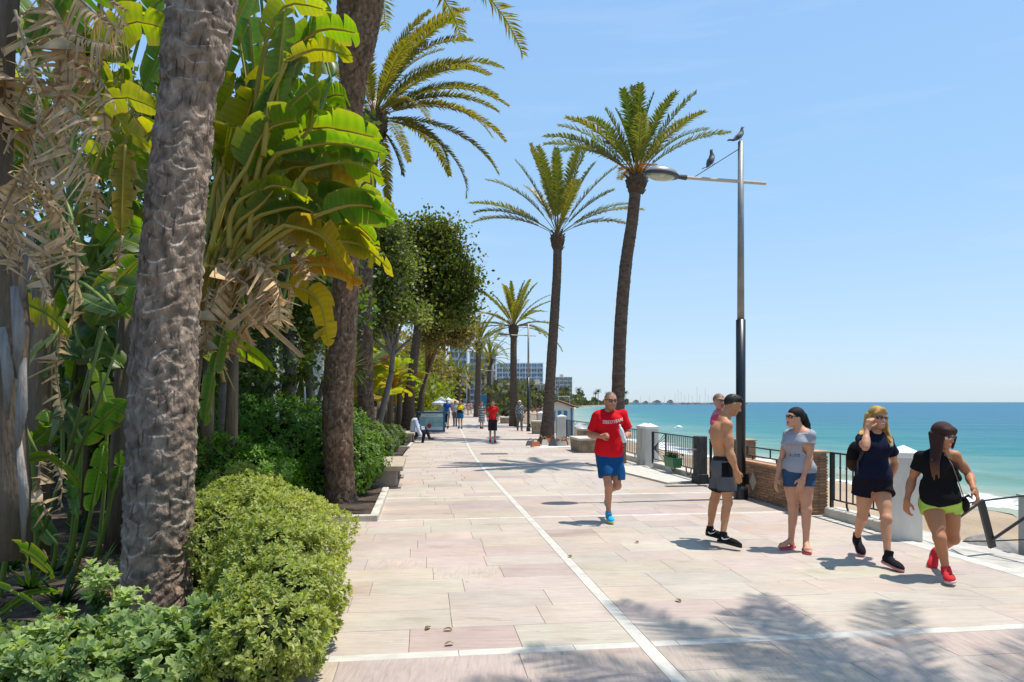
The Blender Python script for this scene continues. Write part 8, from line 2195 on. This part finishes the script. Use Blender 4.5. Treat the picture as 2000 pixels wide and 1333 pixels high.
# ---------------------------------------------------------------- woman in the grey T-shirt
by_ = 7.52; base = Vector(((1560-1000)*by_/1333, by_, 0))
JG = dict(head=L2(1552, 816), neck=L2(1563, 838), chest=L2(1559, 865), waist=L2(1561, 899), pelvis=L2(1560, 925),
          shL=L2(1541, 850, 0.13), shR=L2(1582, 851, -0.10), elL=L2(1526, 900, 0.14), elR=L2(1581, 894, -0.13), wrL=L2(1518, 936, 0.05), wrR=L2(1568, 935, -0.17),
          hipL=L2(1547, 940, 0.05), hipR=L2(1572, 940, -0.05), knL=L2(1549, 990, 0.04), knR=L2(1575, 996, -0.10), anL=L2(1545, 1048, 0.05), anR=L2(1574, 1058, -0.12), toL=L2(1522, 1061, -0.06), toR=L2(1579, 1078, -0.30))
for sd in 'LR': JG['an'+sd] = (*JG['an'+sd][:2], 0.088); JG['to'+sd] = (*JG['to'+sd][:2], 0.036)
t, J, H, Mt, Mh, body = person('dark haired woman with a ponytail, grey printed T-shirt and denim shorts, hands hanging down', base, JG, (0.56, 0.285, 0.175), sex='f', torso=-45, hipdir=-30, face=-78, pitch=-0.06, build=1.0, barefoot=True,
   hairc=(0.02, 0.014, 0.012), hairline=lambda y, x: 0.05-1.2*np.clip(0.035-y, 0, 0.12), curl=(0.35, 0.3), legr=0.96, headsc=0.95, palm_n=((1, 0, 0), (0.3, 1, 0)))
s = tee(J, Mt, 1.02, off=0.015, sleeve=0.40, fem=True, loose=0.008, hem=J['pelvis']+np.array((0, 0, 0.04))); s.cut(J['pelvis']+np.array((0, 0, 0.015)), (0, 0, -1)); s.cut(J['neck']+Mt[1]*0.05+np.array((0, 0, -0.03)), Mt[1]*0.55+np.array((0, 0, 1)), 0.12)
sg = cloth_mesh_part('t_shirt', s, 0.0085, t, (0.33, 0.335, 0.375), seed=13, amp=0.006, freq=26)
f3 = Mt[1]; fd = Vector((-f3[0], -f3[1], 0))
M_pink = mat('pink_print', (0.55, 0.22, 0.20), 0.8); M_navy = mat('navy_print', (0.06, 0.06, 0.10), 0.8)
text_on(sg, '~=~-~', sg, 0.16, J['chest'][2]-0.045, J['chest'][0]+f3[0]*0.12, J['chest'][1]+f3[1]*0.12+0.0, mt=M_pink, fdir=tuple(fd))
text_on(sg, '=-==', sg, 0.12, J['chest'][2]-0.16, J['chest'][0]+f3[0]*0.12, J['chest'][1]+f3[1]*0.12, mt=M_navy, fdir=tuple(fd))
s = shorts(J, 1.03, 0.07, (0.20, 0.20), off=0.012, flare=0.012, fem=True, Mh=Mh, legr=0.96)
cloth_mesh_part('denim_shorts', s, 0.0085, t, (0.035, 0.075, 0.15), seed=14, amp=0.003, freq=40)
L = H['L']; s = SDF(); s.ell(L(0, -0.020, 0.032), (0.080, 0.098, 0.090), H['M'], 0.02); s.cutnow(L(0, 0.045, 0.03), H['f']-H['u']*0.75)
pt0 = L(0, -0.11, 0.03); s.ell(pt0, (0.032, 0.032, 0.035), None, 0.02)
for k in range(9):
    a = k*0.7; q = pt0+np.array((math.cos(a)*0.018, math.sin(a)*0.018, 0)); s.cap(q, q+np.array((0.035+0.010*math.cos(a), 0.01, -0.10)), 0.022, 0.020, 0.012); e = q+np.array((0.035+0.010*math.cos(a), 0.01, -0.10)); s.cap(e, e+np.array((0.015+0.02*math.cos(a*1.7), 0.02*math.sin(a), -0.14-0.02*math.sin(a*3))), 0.019, 0.005, 0.010)
link('hair', s.mesh(0.0075, 'hair', lambda V: np.tile(np.array((0.012, 0.009, 0.010)), (len(V), 1))), M_hair, t)
sunglasses(t, H, M_shade, 1.0)
M_flip = mat('pink_rubber', (0.55, 0.08, 0.13), 0.6)
for sd in 'LR':
    an, to = J['an'+sd], J['to'+sd]; f = nvec((to-an)*np.array((1, 1, 0))); sd_ = np.cross(f, (0, 0, 1)); a = math.atan2(f[1], f[0])
    heel = np.array((an[0], an[1], 0.0))-f*0.06; poly = []
    for k in range(16):
        th = 2*math.pi*k/16; x = math.cos(th)*0.135+0.115; y = math.sin(th)*(0.046+0.010*math.cos(th)); poly.append((x, y))
    m = MB(); Mx = Matrix.Translation(Vector(heel)) @ Matrix.Rotation(a, 4, 'Z'); m.prism(poly, 0.004, 0.022, M=Mx); fo = m.build('flip_flop', M_flip, t)
    m = MB(); 
    for e in (-1, 1): m.tube([Mx @ Vector((0.075, e*0.042, 0.02)), Mx @ Vector((0.13, e*0.034, 0.062)), Mx @ Vector((0.185, 0, 0.055)), Mx @ Vector((0.20, 0, 0.022))], 0.007, 5)
    m.build('strap', M_flip, fo)
m = MB(); q = [J['neck']+Mt[0]*0.05*e+Mt[1]*0.02 for e in (-1, 1)]
# small bag strap over the far shoulder
m.tube([Vector(J['shL']+np.array((0.02, 0, 0.065))), Vector(J['shL']+Mt[1]*0.07+np.array((0.0, 0, 0.03))), Vector(J['shL']+Mt[1]*0.09+np.array((0.0, 0, -0.05)))], 0.009, 5); m.build('bag_strap', M_black, t)

# ---------------------------------------------------------------- blonde woman
by_ = 6.95; base = Vector(((1705-1000)*by_/1333, by_, 0))
JB = dict(head=L2(1714, 816, -0.02), neck=L2(1710, 846), chest=L2(1707, 875), waist=L2(1706, 912), pelvis=L2(1706, 940),
          shL=L2(1683, 858, -0.02), shR=L2(1734, 862, 0.02), elL=L2(1690, 874, -0.26), elR=L2(1748, 905, 0.13), wrL=L2(1693, 838, -0.16), wrR=L2(1738, 940, 0.20),
          hipL=L2(1691, 955, 0.0), hipR=L2(1721, 955, 0.0), knL=L2(1684, 1010, 0.06), knR=L2(1731, 1014, -0.18), anL=L2(1673, 1052, 0.33), anR=L2(1733, 1090, -0.28), toL=L2(1683, 1082, 0.20), toR=L2(1754, 1111, -0.42))
t, J, H, Mt, Mh, body = person('laughing blonde woman in a dark navy shirt lifting her hand to her sunglasses', base, JB, (0.54, 0.265, 0.15), sex='f', torso=5, hipdir=5, face=8, pitch=0.05, build=1.0, roll=0.08, headsc=0.96,
   hairc=(0.36, 0.20, 0.06), hairline=lambda y, x: 0.055-1.0*np.clip(0.04-y, 0, 0.12), curl=(1.0, 0.4), hdir=((0.25, -0.05, 0.95), None), palm_n=((0.8, 0.5, 0), None), legr=0.90, lips=(0.62, 0.30, 0.28))
s = tee(J, Mt, 1.02, off=0.018, sleeve=0.55, fem=True, loose=0.015, hem=J['pelvis']+np.array((0, 0, 0.05))); s.cut(J['pelvis']+np.array((0, 0, -0.03)), (0, 0, -1)); s.cut(J['neck']+np.array((0, -0.07, -0.015)), (0, -0.9, 1), 0.09)
NAVY = (0.010, 0.012, 0.030)
sb = cloth_mesh_part('navy_shirt', s, 0.0085, t, NAVY, seed=17, amp=0.005)
m = MB(); c = J['chest']+np.array((0.105, -0.135, 0.045)); m.ell(Vector(c), (0.016, 0.006, 0.020), 8, 5); m.ell(Vector(c)+Vector((0.004, 0, 0.02)), (0.008, 0.005, 0.012), 8, 5); m.build('chest_emblem', M_white_t, sb)
s = shorts(J, 1.05, 0.05, (0.20, 0.22), off=0.02, flare=0.03, fem=True, Mh=Mh, legr=0.92)
cloth_mesh_part('black_shorts', s, 0.0085, t, (0.012, 0.010, 0.018), seed=18, amp=0.005)
L = H['L']; s = SDF(); s.ell(L(0, -0.018, 0.034), (0.083, 0.098, 0.090), H['M'], 0.02)
s.cutnow(L(0, 0.050, 0.045), H['f']-H['u']*1.05)
for k in range(9):
    f_ = k/8; a = L(-0.070, -0.06+0.09*f_, 0.01); b_ = L(-0.086-0.012*math.sin(k*2), -0.04+0.09*f_, -0.12); c_ = J['chest']+np.array((0.085+0.045*f_, -0.14+0.02*f_, 0.04-0.03*math.sin(k*2.2))); s.cap(a, b_, 0.020, 0.017, 0.008); s.cap(b_, c_, 0.017, 0.006, 0.006)
for k in range(9):
    f_ = k/8; a = L(0.072, -0.08+0.07*f_, 0.02); b_ = L(0.095+0.02*f_, -0.06+0.05*f_, -0.12); c_ = J['shL']+np.array((-0.045+0.03*f_, -0.02-0.05*f_, 0.055-0.03*f_)); s.cap(a, b_, 0.020, 0.017, 0.008); s.cap(b_, c_, 0.017, 0.006, 0.006)
s.cap(L(0.0, 0.07, 0.085), L(0.06, 0.055, 0.04), 0.02, 0.014, 0.02); s.cap(L(0.0, 0.07, 0.085), L(-0.05, 0.062, 0.05), 0.02, 0.013, 0.02)
hz = nz3(21, 8, (10, 40))
link('hair', s.mesh(0.0075, 'hair', lambda V: np.array((0.50, 0.29, 0.085))*(1+0.30*hz(V*np.array((4, 4, 0.6))))[:, None]*np.where(V[:, 2:3] > H['c'][2]+0.03, 0.9, 1.05)), M_hair, t)
sunglasses(t, H, mat('dark_red_lens', (0.05, 0.012, 0.012), 0.12, spec=0.8), 1.1)
m = MB(); m.tube([Vector(L(-0.020, 0.088, -0.052)), Vector(L(0, 0.094, -0.060)), Vector(L(0.020, 0.088, -0.052))], [0.003, 0.006, 0.003], 6); m.build('teeth', M_white_t, t)
for sd in 'LR':
    up, heel, M = shoe(t, J['an'+sd], J['to'+sd], J['kn'+sd], (0.016, 0.015, 0.018), (0.50, 0.22, 0.20), high=0.03, sc=0.95, stripe=M_black)
# backpack on her back, a thing she carries
bb = base+Vector(J['chest'])+Vector((-0.07, 0.16, -0.02)); bp_ = thing('backpack', 'dark brown and black backpack worn by the blonde woman', 'backpack', bb)
s = SDF(); s.ell((-0.045, -0.02, -0.08), (0.095, 0.055, 0.16), None, 0.04); s.ell((-0.05, 0.02, -0.14), (0.075, 0.04, 0.10), None, 0.03); link('pack', s.mesh(0.012, 'pack', lambda V: np.where(V[:, 2:3] < -0.12, np.array([[0.05, 0.028, 0.018]]), np.array([[0.015, 0.012, 0.012]]))), M_cloth, bp_)
m = MB(); a = Vector(J['shL']-J['chest'])-Vector((-0.07, 0.16, -0.02)); m.tube([a+Vector((0.03, 0.10, 0.06)), a+Vector((0.03, 0.0, 0.085)), a+Vector((0.02, -0.075, 0.02)), a+Vector((-0.015, -0.07, -0.10)), a+Vector((-0.03, 0.0, -0.22))], 0.016, 6); m.tube([a+Vector((-0.05, -0.02, -0.22)), a+Vector((-0.05, -0.02, -0.36))], 0.01, 5); m.build('strap', M_black, bp_)

# ---------------------------------------------------------------- woman with fringe, one-shoulder top
by_ = 6.32; base = Vector(((1838-1000)*by_/1333, by_, 0))
JW = dict(head=L2(1842, 851, -0.06), neck=L2(1835, 879), chest=L2(1829, 912), waist=L2(1833, 948), pelvis=L2(1838, 975),
          shL=L2(1799, 893, 0.03), shR=L2(1865, 891, -0.01), elL=L2(1781, 938, 0.12), elR=L2(1893, 929, -0.02), wrL=L2(1771, 978, 0.06), wrR=L2(1902, 956, -0.22),
          hipL=L2(1822, 992, 0.0), hipR=L2(1853, 992, 0.02), knL=L2(1835, 1052, -0.16), knR=L2(1862, 1053, 0.02), anL=L2(1848, 1116, -0.16), anR=L2(1828, 1078, 0.42), toL=L2(1858, 1140, -0.36), toR=L2(1818, 1112, 0.36))
def tat(V, C):
    k = (V[:, 1] < 0.0) & (np.abs(V[:, 0]-(J['hipL'][0]-0.03)) < 0.045) & (V[:, 2] < 0.66) & (V[:, 2] > 0.50) & (nz3(6, 8, (30, 70))(V) > 0.2) if False else np.zeros(len(V), bool)
    return C
t, J, H, Mt, Mh, body = person('dark haired woman with a fringe in a black one-shoulder top and lime shorts striding forward', base, JW, (0.42, 0.175, 0.080), sex='f', torso=12, hipdir=10, face=22, pitch=0.28, build=1.0, headsc=0.97,
   hairc=(0.05, 0.02, 0.015), hairline=lambda y, x: 0.04-1.0*np.clip(0.05-y, 0, 0.12), curl=(0.6, 0.7), legr=0.93, lips=(0.5, 0.12, 0.12), palm_n=((1, 0.2, 0), (-0.6, 0.7, 0)), hdir=((-0.10, -0.05, -1), (0.12, -0.45, -0.85)))
s = tee(J, Mt, 1.0, off=0.016, sleeve=0.52, fem=True, loose=0.02, hem=J['pelvis']+np.array((0.01, 0, 0.0)), sides='L')
s.cut(J['pelvis']+np.array((0, 0, -0.045)), (0.22, 0, -1)); a = J['shR']; s.cut(a+np.array((-0.03, 0, -0.075)), (0.62, 0, 0.80), 0.16); s.cut(J['neck']+np.array((0.04, 0, -0.05)), (0.70, -0.15, 0.75), 0.115)
sw_ = cloth_mesh_part('one_shoulder_top', s, 0.0085, t, (0.010, 0.009, 0.010), seed=23, amp=0.006)
s = SDF(); c = J['chest']+np.array((0.085, 0, -0.035)); s.ell(c, (0.085, 0.128, 0.055), Mt, 0.03); s.ell(c+np.array((0.035, 0, -0.055)), (0.065, 0.12, 0.06), Mt, 0.03); s.cut(c+np.array((0, 0, 0.035)), (0, 0, 1)); s.cut(c+np.array((0.0, 0, -0.10)), (0.1, 0, -1))
cloth_mesh_part('side_ruffle', s, 0.0085, sw_, (0.010, 0.009, 0.010), seed=24, amp=0.007, freq=40)
s = shorts(J, 1.04, 0.03, (0.15, 0.16), off=0.014, flare=0.02, fem=True, Mh=Mh, legr=0.95)
cloth_mesh_part('lime_shorts', s, 0.0085, t, (0.42, 0.60, 0.10), seed=25, amp=0.004)
L = H['L']; s = SDF(); s.ell(L(0, -0.018, 0.036), (0.086, 0.100, 0.092), H['M'], 0.02); s.cutnow(L(0, 0.062, 0.02), H['f']-H['u']*0.32)
s.cap(L(-0.045, 0.052, 0.060), L(0.045, 0.052, 0.060), 0.034, 0.034, 0.02); s.cap(L(-0.042, 0.072, 0.036), L(0.042, 0.072, 0.036), 0.014, 0.014, 0.012)
for k in range(11):
    f_ = k/10; a = L(0.076, -0.07+0.11*f_, 0.0); b_ = L(0.088, -0.01+0.08*f_, -0.12); c_ = J['chest']+np.array((-0.13+0.055*f_, -0.125-0.02*f_, 0.05+0.02*math.sin(k))); s.cap(a, b_, 0.022, 0.019, 0.008); s.cap(b_, c_, 0.018, 0.010, 0.006); s.cap(c_, c_+np.array((0.012*math.sin(k), -0.02, -0.13-0.03*math.sin(k*1.9))), 0.011, 0.004, 0.005)
for k in range(5): a = L(-0.074, -0.06+0.03*k, 0.0); s.cap(a, L(-0.070, -0.05+0.03*k, -0.10), 0.020, 0.012, 0.008)
zt = H['c'][2]
link('hair', s.mesh(0.0075, 'hair', lambda V: np.array((0.050, 0.018, 0.013))*(1-np.clip((zt-0.22-V[:, 2])/0.2, 0, 1))[:, None]+np.array((0.24, 0.10, 0.04))*np.clip((zt-0.22-V[:, 2])/0.2, 0, 1)[:, None]), M_hair, t)
sunglasses(t, H, M_shademir, 1.12)
m = MB(); m.tube([Vector(L(-0.016, 0.087, -0.056)), Vector(L(0, 0.092, -0.062)), Vector(L(0.016, 0.087, -0.056))], [0.002, 0.004, 0.002], 6); m.build('teeth', M_white_t, t)
for sd in 'LR':
    shoe(t, J['an'+sd], J['to'+sd], J['kn'+sd], (0.62, 0.035, 0.045), (0.60, 0.45, 0.42), sc=0.92, stripe=mat('red_lace', (0.6, 0.06, 0.06), 0.7) if sd == 'L' else bpy.data.materials['red_lace'])
m = MB(); m.tube([Vector(J['neck']+np.array((-0.01, -0.045, 0.02))), Vector(J['chest']+np.array((0.05, -0.15, 0.03))), Vector(J['waist']+np.array((0.11, -0.14, 0.0))), Vector(J['pelvis']+np.array((0.17, -0.06, 0.02)))], 0.0045, 5); m.build('cross_strap', mat('tan_strap', (0.20, 0.16, 0.10), 0.6), t)
hb = base+Vector(J['pelvis'])+Vector((0.19, -0.02, -0.05)); bg_ = thing('shoulder_bag', 'small black shoulder bag at the hip of the woman in lime shorts', 'bag', hb)
s = SDF(); s.ell((0, 0, 0), (0.045, 0.07, 0.075), None, 0.02); link('pouch', s.mesh(0.01, 'pouch', lambda V: np.tile(np.array((0.02, 0.015, 0.015)), (len(V), 1))), M_cloth, bg_)
m = MB(); m.tube([(0, 0, 0.06), (0.05, 0, 0.085), (0.09, 0, 0.05)], [0.008, 0.014, 0.004], 5); m.build('tassel', M_black, bg_)

# ---------------------------------------------------------------- people further away
def far_person(px_, py_, lab, top, bottom, skin=(0.42, 0.23, 0.15), h=1.7, facing=0, stride=0.25, topc='tee', botc='shorts', hair=(0.03, 0.02, 0.015), female=False, hat=None, arm=0.0, shoec=(0.05, 0.05, 0.05), hemk=0.6, vox=0.016, build=1.0, longhair=False, skirt=False, group=None, topf=None):
    g_ = G(px_, py_); k = h/1.75; f = yawdir(facing)*-1.0; r = np.cross(-f, (0, 0, 1)); F_ = yawdir(facing)
    P = lambda x, y, z: tuple((r*x+F_*y+np.array((0, 0, z)))*k)
    Jf = dict(head=P(0, 0.02, 1.64), neck=P(0, 0, 1.48), chest=P(0, 0, 1.30), waist=P(0, 0, 1.10), pelvis=P(0, 0, 0.95), shL=P(-0.155, 0, 1.42), shR=P(0.155, 0, 1.42),
              elL=P(-0.205, -0.05-arm*0.1, 1.14), elR=P(0.205, -0.05, 1.14), wrL=P(-0.22, 0.08+arm*0.2, 0.90+arm*0.25), wrR=P(0.22, 0.08+arm*0.2, 0.90+arm*0.25), hipL=P(-0.09, 0, 0.90), hipR=P(0.09, 0, 0.90),
              knL=P(-0.09, stride*0.35, 0.50), knR=P(0.09, -stride*0.1, 0.50), anL=P(-0.09, stride*0.55, 0.09), anR=P(0.09, -stride*0.6, 0.10), toL=P(-0.10, stride*0.55+0.17, 0.03), toR=P(0.10, -stride*0.6+0.17, 0.03))
    t, J, H, Mt, Mh, body = person(lab, (g_[0], g_[1], 0), Jf, skin, sex='f' if female else 'm', torso=facing, hipdir=facing, face=facing, vox=vox, build=build*k*0.92, hairc=hair, hairline=lambda y, x: 0.04-0.9*np.clip(0.03-y, 0, 0.12), headsc=1.03, group=group)
    s = tee(J, Mt, build*k*0.92, off=0.018, sleeve=0.5 if topc != 'long' else 1.9, fem=female, hem=np.array(P(0, 0, 0.98)), loose=0.01)
    if topc == 'long':
        s.cuts = []
        for sd in 'LR': s.cap(J['el'+sd], J['wr'+sd], 0.05*k, 0.042*k, 0.02)
    s.cut(np.array(P(0, 0, 0.88)), (0, 0, -1)); s.cut(J['neck']+np.array((0, 0, 0.01)), (0, 0, 1), 0.10)
    cloth_mesh_part('top', s, vox, t, top, colf=topf, seed=31, amp=0.004)
    if skirt:
        s = SDF(); s.cap(J['pelvis'], np.array(P(0, 0, 0.45)), 0.16*k, 0.22*k, 0.05); s.cut(np.array(P(0, 0, 0.42)), (0, 0, -1)); s.cut(np.array(P(0, 0, 1.0)), (0, 0, 1)); cloth_mesh_part('skirt', s, vox, t, bottom, colf=topf, seed=32, amp=0.006)
    else:
        s = shorts(J, build*k, 0.05, (hemk, hemk), off=0.02, flare=0.02, fem=female, Mh=Mh)
        if botc == 'trousers':
            s.cuts = s.cuts[-1:]
            for sd in 'LR': s.cap(J['kn'+sd], J['an'+sd], 0.068*k, 0.055*k, 0.02)
        cloth_mesh_part('bottoms', s, vox, t, bottom, seed=33, amp=0.004)
    s = SDF(); L = H['L']; s.ell(L(0, -0.02, 0.04), (0.085, 0.10, 0.088), H['M'], 0.02); s.cut(L(0, 0.05, 0.03), H['f']-H['u']*0.9)
    if longhair:
        for e in (-1, 0, 1): s.cap(L(e*0.05, -0.05, 0), L(e*0.06, -0.06, -0.2), 0.04, 0.025, 0.02)
    link('hair' if hat is None else 'cap', s.mesh(vox*0.8, 'hair', lambda V: np.tile(np.array(hat or hair), (len(V), 1))), M_hair if hat is None else M_cloth, t)
    for sd in 'LR':
        s = SDF(); a, b_ = J['an'+sd], J['to'+sd]; d = nvec((b_-a)*np.array((1, 1, 0))); s.ell(a+d*0.06+np.array((0, 0, -0.045)), (0.05, 0.14, 0.048), rotm(d), 0.02); s.cap(a, a+np.array((0, 0, -0.03)), 0.05, 0.05, 0.02); s.cut((a[0], a[1], 0.006), (0, 0, -1))
        link('shoe', s.mesh(vox*0.8, 'shoe', lambda V: np.tile(np.array(shoec), (len(V), 1))), M_cloth, t)
    return t
far_person(962, 865, 'walking man in a plain red T-shirt and black capri leggings in the middle distance', (0.62, 0.02, 0.02), (0.025, 0.025, 0.03), facing=5, botc='shorts', hemk=1.0, stride=0.22, shoec=(0.62, 0.05, 0.05), arm=0.3, vox=0.011)
stripe = lambda V: np.where((np.floor(V[:, 2:3]*14) % 2 == 0), np.array([[0.35, 0.36, 0.38]]), np.array([[0.10, 0.11, 0.13]]))
far_person(941, 838, 'woman in a grey striped dress walking beside the fifth palm shadow', (0.35, 0.35, 0.37), (0.3, 0.3, 0.3), female=True, skirt=True, facing=-10, hair=(0.06, 0.04, 0.03), topf=stripe, vox=0.014, build=1.1, h=1.66)
plaid = lambda V: np.where(((np.floor(V[:, 2:3]*12)+np.floor(V[:, 0:1]*12)) % 2 == 0), np.array([[0.30, 0.38, 0.42]]), np.array([[0.05, 0.08, 0.11]]))
far_person(1015, 842, 'older man in a plaid shirt and white cap walking by the fifth palm', (0.2, 0.25, 0.3), (0.13, 0.14, 0.12), facing=10, hat=(0.7, 0.7, 0.68), botc='trousers', topc='tee', topf=plaid, stride=0.3, shoec=(0.5, 0.12, 0.12), vox=0.014)
far_person(873, 836, 'tall man in a royal blue shirt walking behind the black pushchair', (0.012, 0.09, 0.32), (0.20, 0.18, 0.15), facing=0, arm=0.8, vox=0.014, h=1.82, hat=(0.55, 0.6, 0.25), hemk=0.7)
far_person(889, 833, 'woman in a pale lilac top and brown trousers left of the yellow top', (0.42, 0.38, 0.42), (0.16, 0.12, 0.12), female=True, facing=0, botc='trousers', vox=0.014, hair=(0.10, 0.06, 0.04))
far_person(899, 838, 'woman in a yellow and black top with a blue skirt walking towards the camera', (0.65, 0.55, 0.02), (0.012, 0.12, 0.28), female=True, facing=0, vox=0.014, topf=lambda V: np.where(V[:, 2:3] > 1.15, np.array([[0.68, 0.58, 0.02]]), np.array([[0.02, 0.02, 0.02]])), hemk=0.62, hair=(0.08, 0.04, 0.03), build=1.1)
far_person(863, 818, 'small woman in a white top left of the man in the royal blue shirt', (0.55, 0.5, 0.55), (0.2, 0.2, 0.3), female=True, facing=0, vox=0.02)
far_person(884, 812, 'distant man in a grey shirt behind the lilac top', (0.25, 0.3, 0.35), (0.05, 0.06, 0.1), facing=180, vox=0.02)
far_person(907, 810, 'distant woman in white right of the yellow top', (0.62, 0.62, 0.6), (0.3, 0.3, 0.35), female=True, facing=0, vox=0.02)
far_person(914, 812, 'distant woman in a salmon pink top', (0.60, 0.28, 0.22), (0.45, 0.30, 0.28), female=True, facing=180, vox=0.02, longhair=True)
far_person(920, 808, 'distant man in a pale pink shirt beside the salmon top', (0.6, 0.42, 0.40), (0.3, 0.3, 0.3), facing=0, vox=0.02)
far_person(856, 813, 'distant man in dark clothes under the white parasol', (0.05, 0.05, 0.06), (0.05, 0.05, 0.06), facing=40, vox=0.02)
far_person(926, 803, 'tiny far walker in a teal shirt', (0.05, 0.3, 0.3), (0.1, 0.1, 0.12), facing=0, vox=0.025)
far_person(904, 801, 'tiny far walker in an orange shirt', (0.55, 0.2, 0.05), (0.1, 0.1, 0.12), facing=180, vox=0.025)

# seated man on the far bench
by_ = W(27.6, -2.3).y-0.15; bxx = P3(815, 786, by_).x; base = Vector((bxx, by_, 0))
JM = dict(head=L2(818, 810, 0), neck=(L2(812, 817, 0)), chest=L2(809, 826), waist=L2(808, 837), pelvis=L2(810, 846), shL=L2(810, 821, 0.16), shR=L2(811, 822, -0.17), elL=L2(818, 834, 0.20), elR=L2(816, 836, -0.22), wrL=L2(829, 836, 0.12), wrR=L2(828, 839, -0.12),
          hipL=L2(812, 847, 0.09), hipR=L2(812, 848, -0.09), knL=L2(834, 842, 0.08), knR=L2(829, 846, -0.12), anL=L2(839, 856, -0.02), anR=L2(825, 866, -0.15), toL=L2(848, 856, -0.05), toR=L2(833, 868, -0.2))
t, J, H, Mt, Mh, body = person('man in a pale blue shirt sitting on the far bench with crossed legs', base, JM, (0.055, 0.035, 0.028), torso=75, hipdir=85, face=80, pitch=0.35, vox=0.012, hairc=(0.01, 0.01, 0.01), hairline=lambda y, x: 0.03-0.9*np.clip(0.03-y, 0, 0.12), curl=(0.8, 0.8), build=1.05)
s = tee(J, Mt, 1.05, off=0.02, sleeve=1.9, loose=0.01, hem=J['pelvis']+np.array((0, 0, 0.05))); s.cuts = []
for sd in 'LR': s.cap(J['el'+sd], J['wr'+sd], 0.05, 0.042, 0.02)
s.cut(J['neck']+np.array((0, 0, 0.01)), (0, 0, 1), 0.10)
cloth_mesh_part('pale_blue_shirt', s, 0.012, t, (0.46, 0.53, 0.66), seed=41, amp=0.006)
s = SDF(); s.ell(J['pelvis'], (0.17, 0.14, 0.11), Mh, 0.04)
for sd in 'LR': s.cap(J['hip'+sd], J['kn'+sd], 0.095, 0.072, 0.03); s.cap(J['kn'+sd], J['an'+sd], 0.070, 0.052, 0.02)
cloth_mesh_part('dark_trousers', s, 0.012, t, (0.022, 0.018, 0.018), seed=42, amp=0.004)
s = SDF(); L = H['L']; s.ell(L(0, -0.02, 0.04), (0.088, 0.102, 0.09), H['M'], 0.02); s.cut(L(0, 0.06, 0.02), H['f']-H['u']*0.6); link('knit_cap', s.mesh(0.01, 'cap', lambda V: np.tile(np.array((0.012, 0.04, 0.06)), (len(V), 1))), M_cloth, t)
for sd in 'LR':
    s = SDF(); a, b_ = J['an'+sd], J['to'+sd]; d = nvec(b_-a); s.ell(a+d*0.07+np.array((0, 0, -0.035)), (0.045, 0.14, 0.042), rotm(d), 0.02); link('shoe', s.mesh(0.01, 'shoe', lambda V: np.tile(np.array((0.03, 0.035, 0.04)), (len(V), 1))), M_cloth, t)

# pushchair
g_ = G(868, 838); t = thing('pushchair', 'black pushchair pushed by the man in the royal blue shirt', 'pushchair', (g_[0], g_[1], 0), 0)
s = SDF(); s.cap((0, 0.05, 0.45), (0, 0.12, 0.78), 0.17, 0.18, 0.04); s.cut((0, -0.02, 0.5), (0, -1, 0.1)); link('seat_shell', s.mesh(0.02, 'seat', lambda V: np.tile(np.array((0.02, 0.02, 0.025)), (len(V), 1))), M_cloth, t)
s = SDF(); s.ell((0, 0.05, 0.86), (0.22, 0.24, 0.17), None, 0.02); s.cut((0, 0, 0.80), (0, 0.15, -1)); link('hood', s.mesh(0.02, 'hood', lambda V: np.tile(np.array((0.015, 0.015, 0.02)), (len(V), 1))), M_cloth, t)
m = MB(); m.box(-0.15, 0.15, -0.10, 0.10, 0.26, 0.36); m.build('basket', M_black, t); m = MB(); m.box(-0.13, 0.13, -0.12, -0.10, 0.30, 0.38); m.build('blanket', M_white_t, t)
for x in (-0.2, 0.2):
    m = MB(); m.tube([(x, -0.25, 0.12), (x*0.9, 0.0, 0.40), (x*0.9, 0.35, 1.0)], 0.014, 6); m.tube([(x, 0.25, 0.12), (x*0.9, 0.0, 0.42)], 0.014, 6); m.build('frame', M_pole, t)
    for y in (-0.27, 0.27):
        m = MB(); m.lathe([(0.06, -0.02), (0.10, -0.02), (0.10, 0.02), (0.06, 0.02)], 12, M=Matrix.Translation((x, y, 0.10)) @ Matrix.Rotation(math.pi/2, 4, 'Y')); m.build('wheel', M_black, t)
# tiny beach crowd beyond the hut: parasols and people seen as specks
r = rng(77); V = []; F = []; C = []
for i in range(420):
    Y = r.uniform(120, 420); x = float(shore_x(Y))-r.uniform(3, 26); z = SEA+0.5; h = r.uniform(0.5, 1.6); w = 0.2; b0 = len(V)
    V += [(x-w, Y, z), (x+w, Y, z), (x+w, Y+w, z), (x-w, Y+w, z), (x, Y, z+h)]; C += [[(0.45, 0.2, 0.12), (0.6, 0.55, 0.5), (0.1, 0.15, 0.3), (0.5, 0.1, 0.08), (0.35, 0.18, 0.1)][r.integers(5)]]*5
    F += [(b0, b0+1, b0+4), (b0+1, b0+2, b0+4), (b0+2, b0+3, b0+4), (b0+3, b0, b0+4)]
o = link('beach_crowd', np_mesh('beach_crowd', V, [np.array(F)], False, C), M_cloth); tag(o, 'far bathers on the sand of the bay seen as coloured specks', 'crowd', kind='stuff')
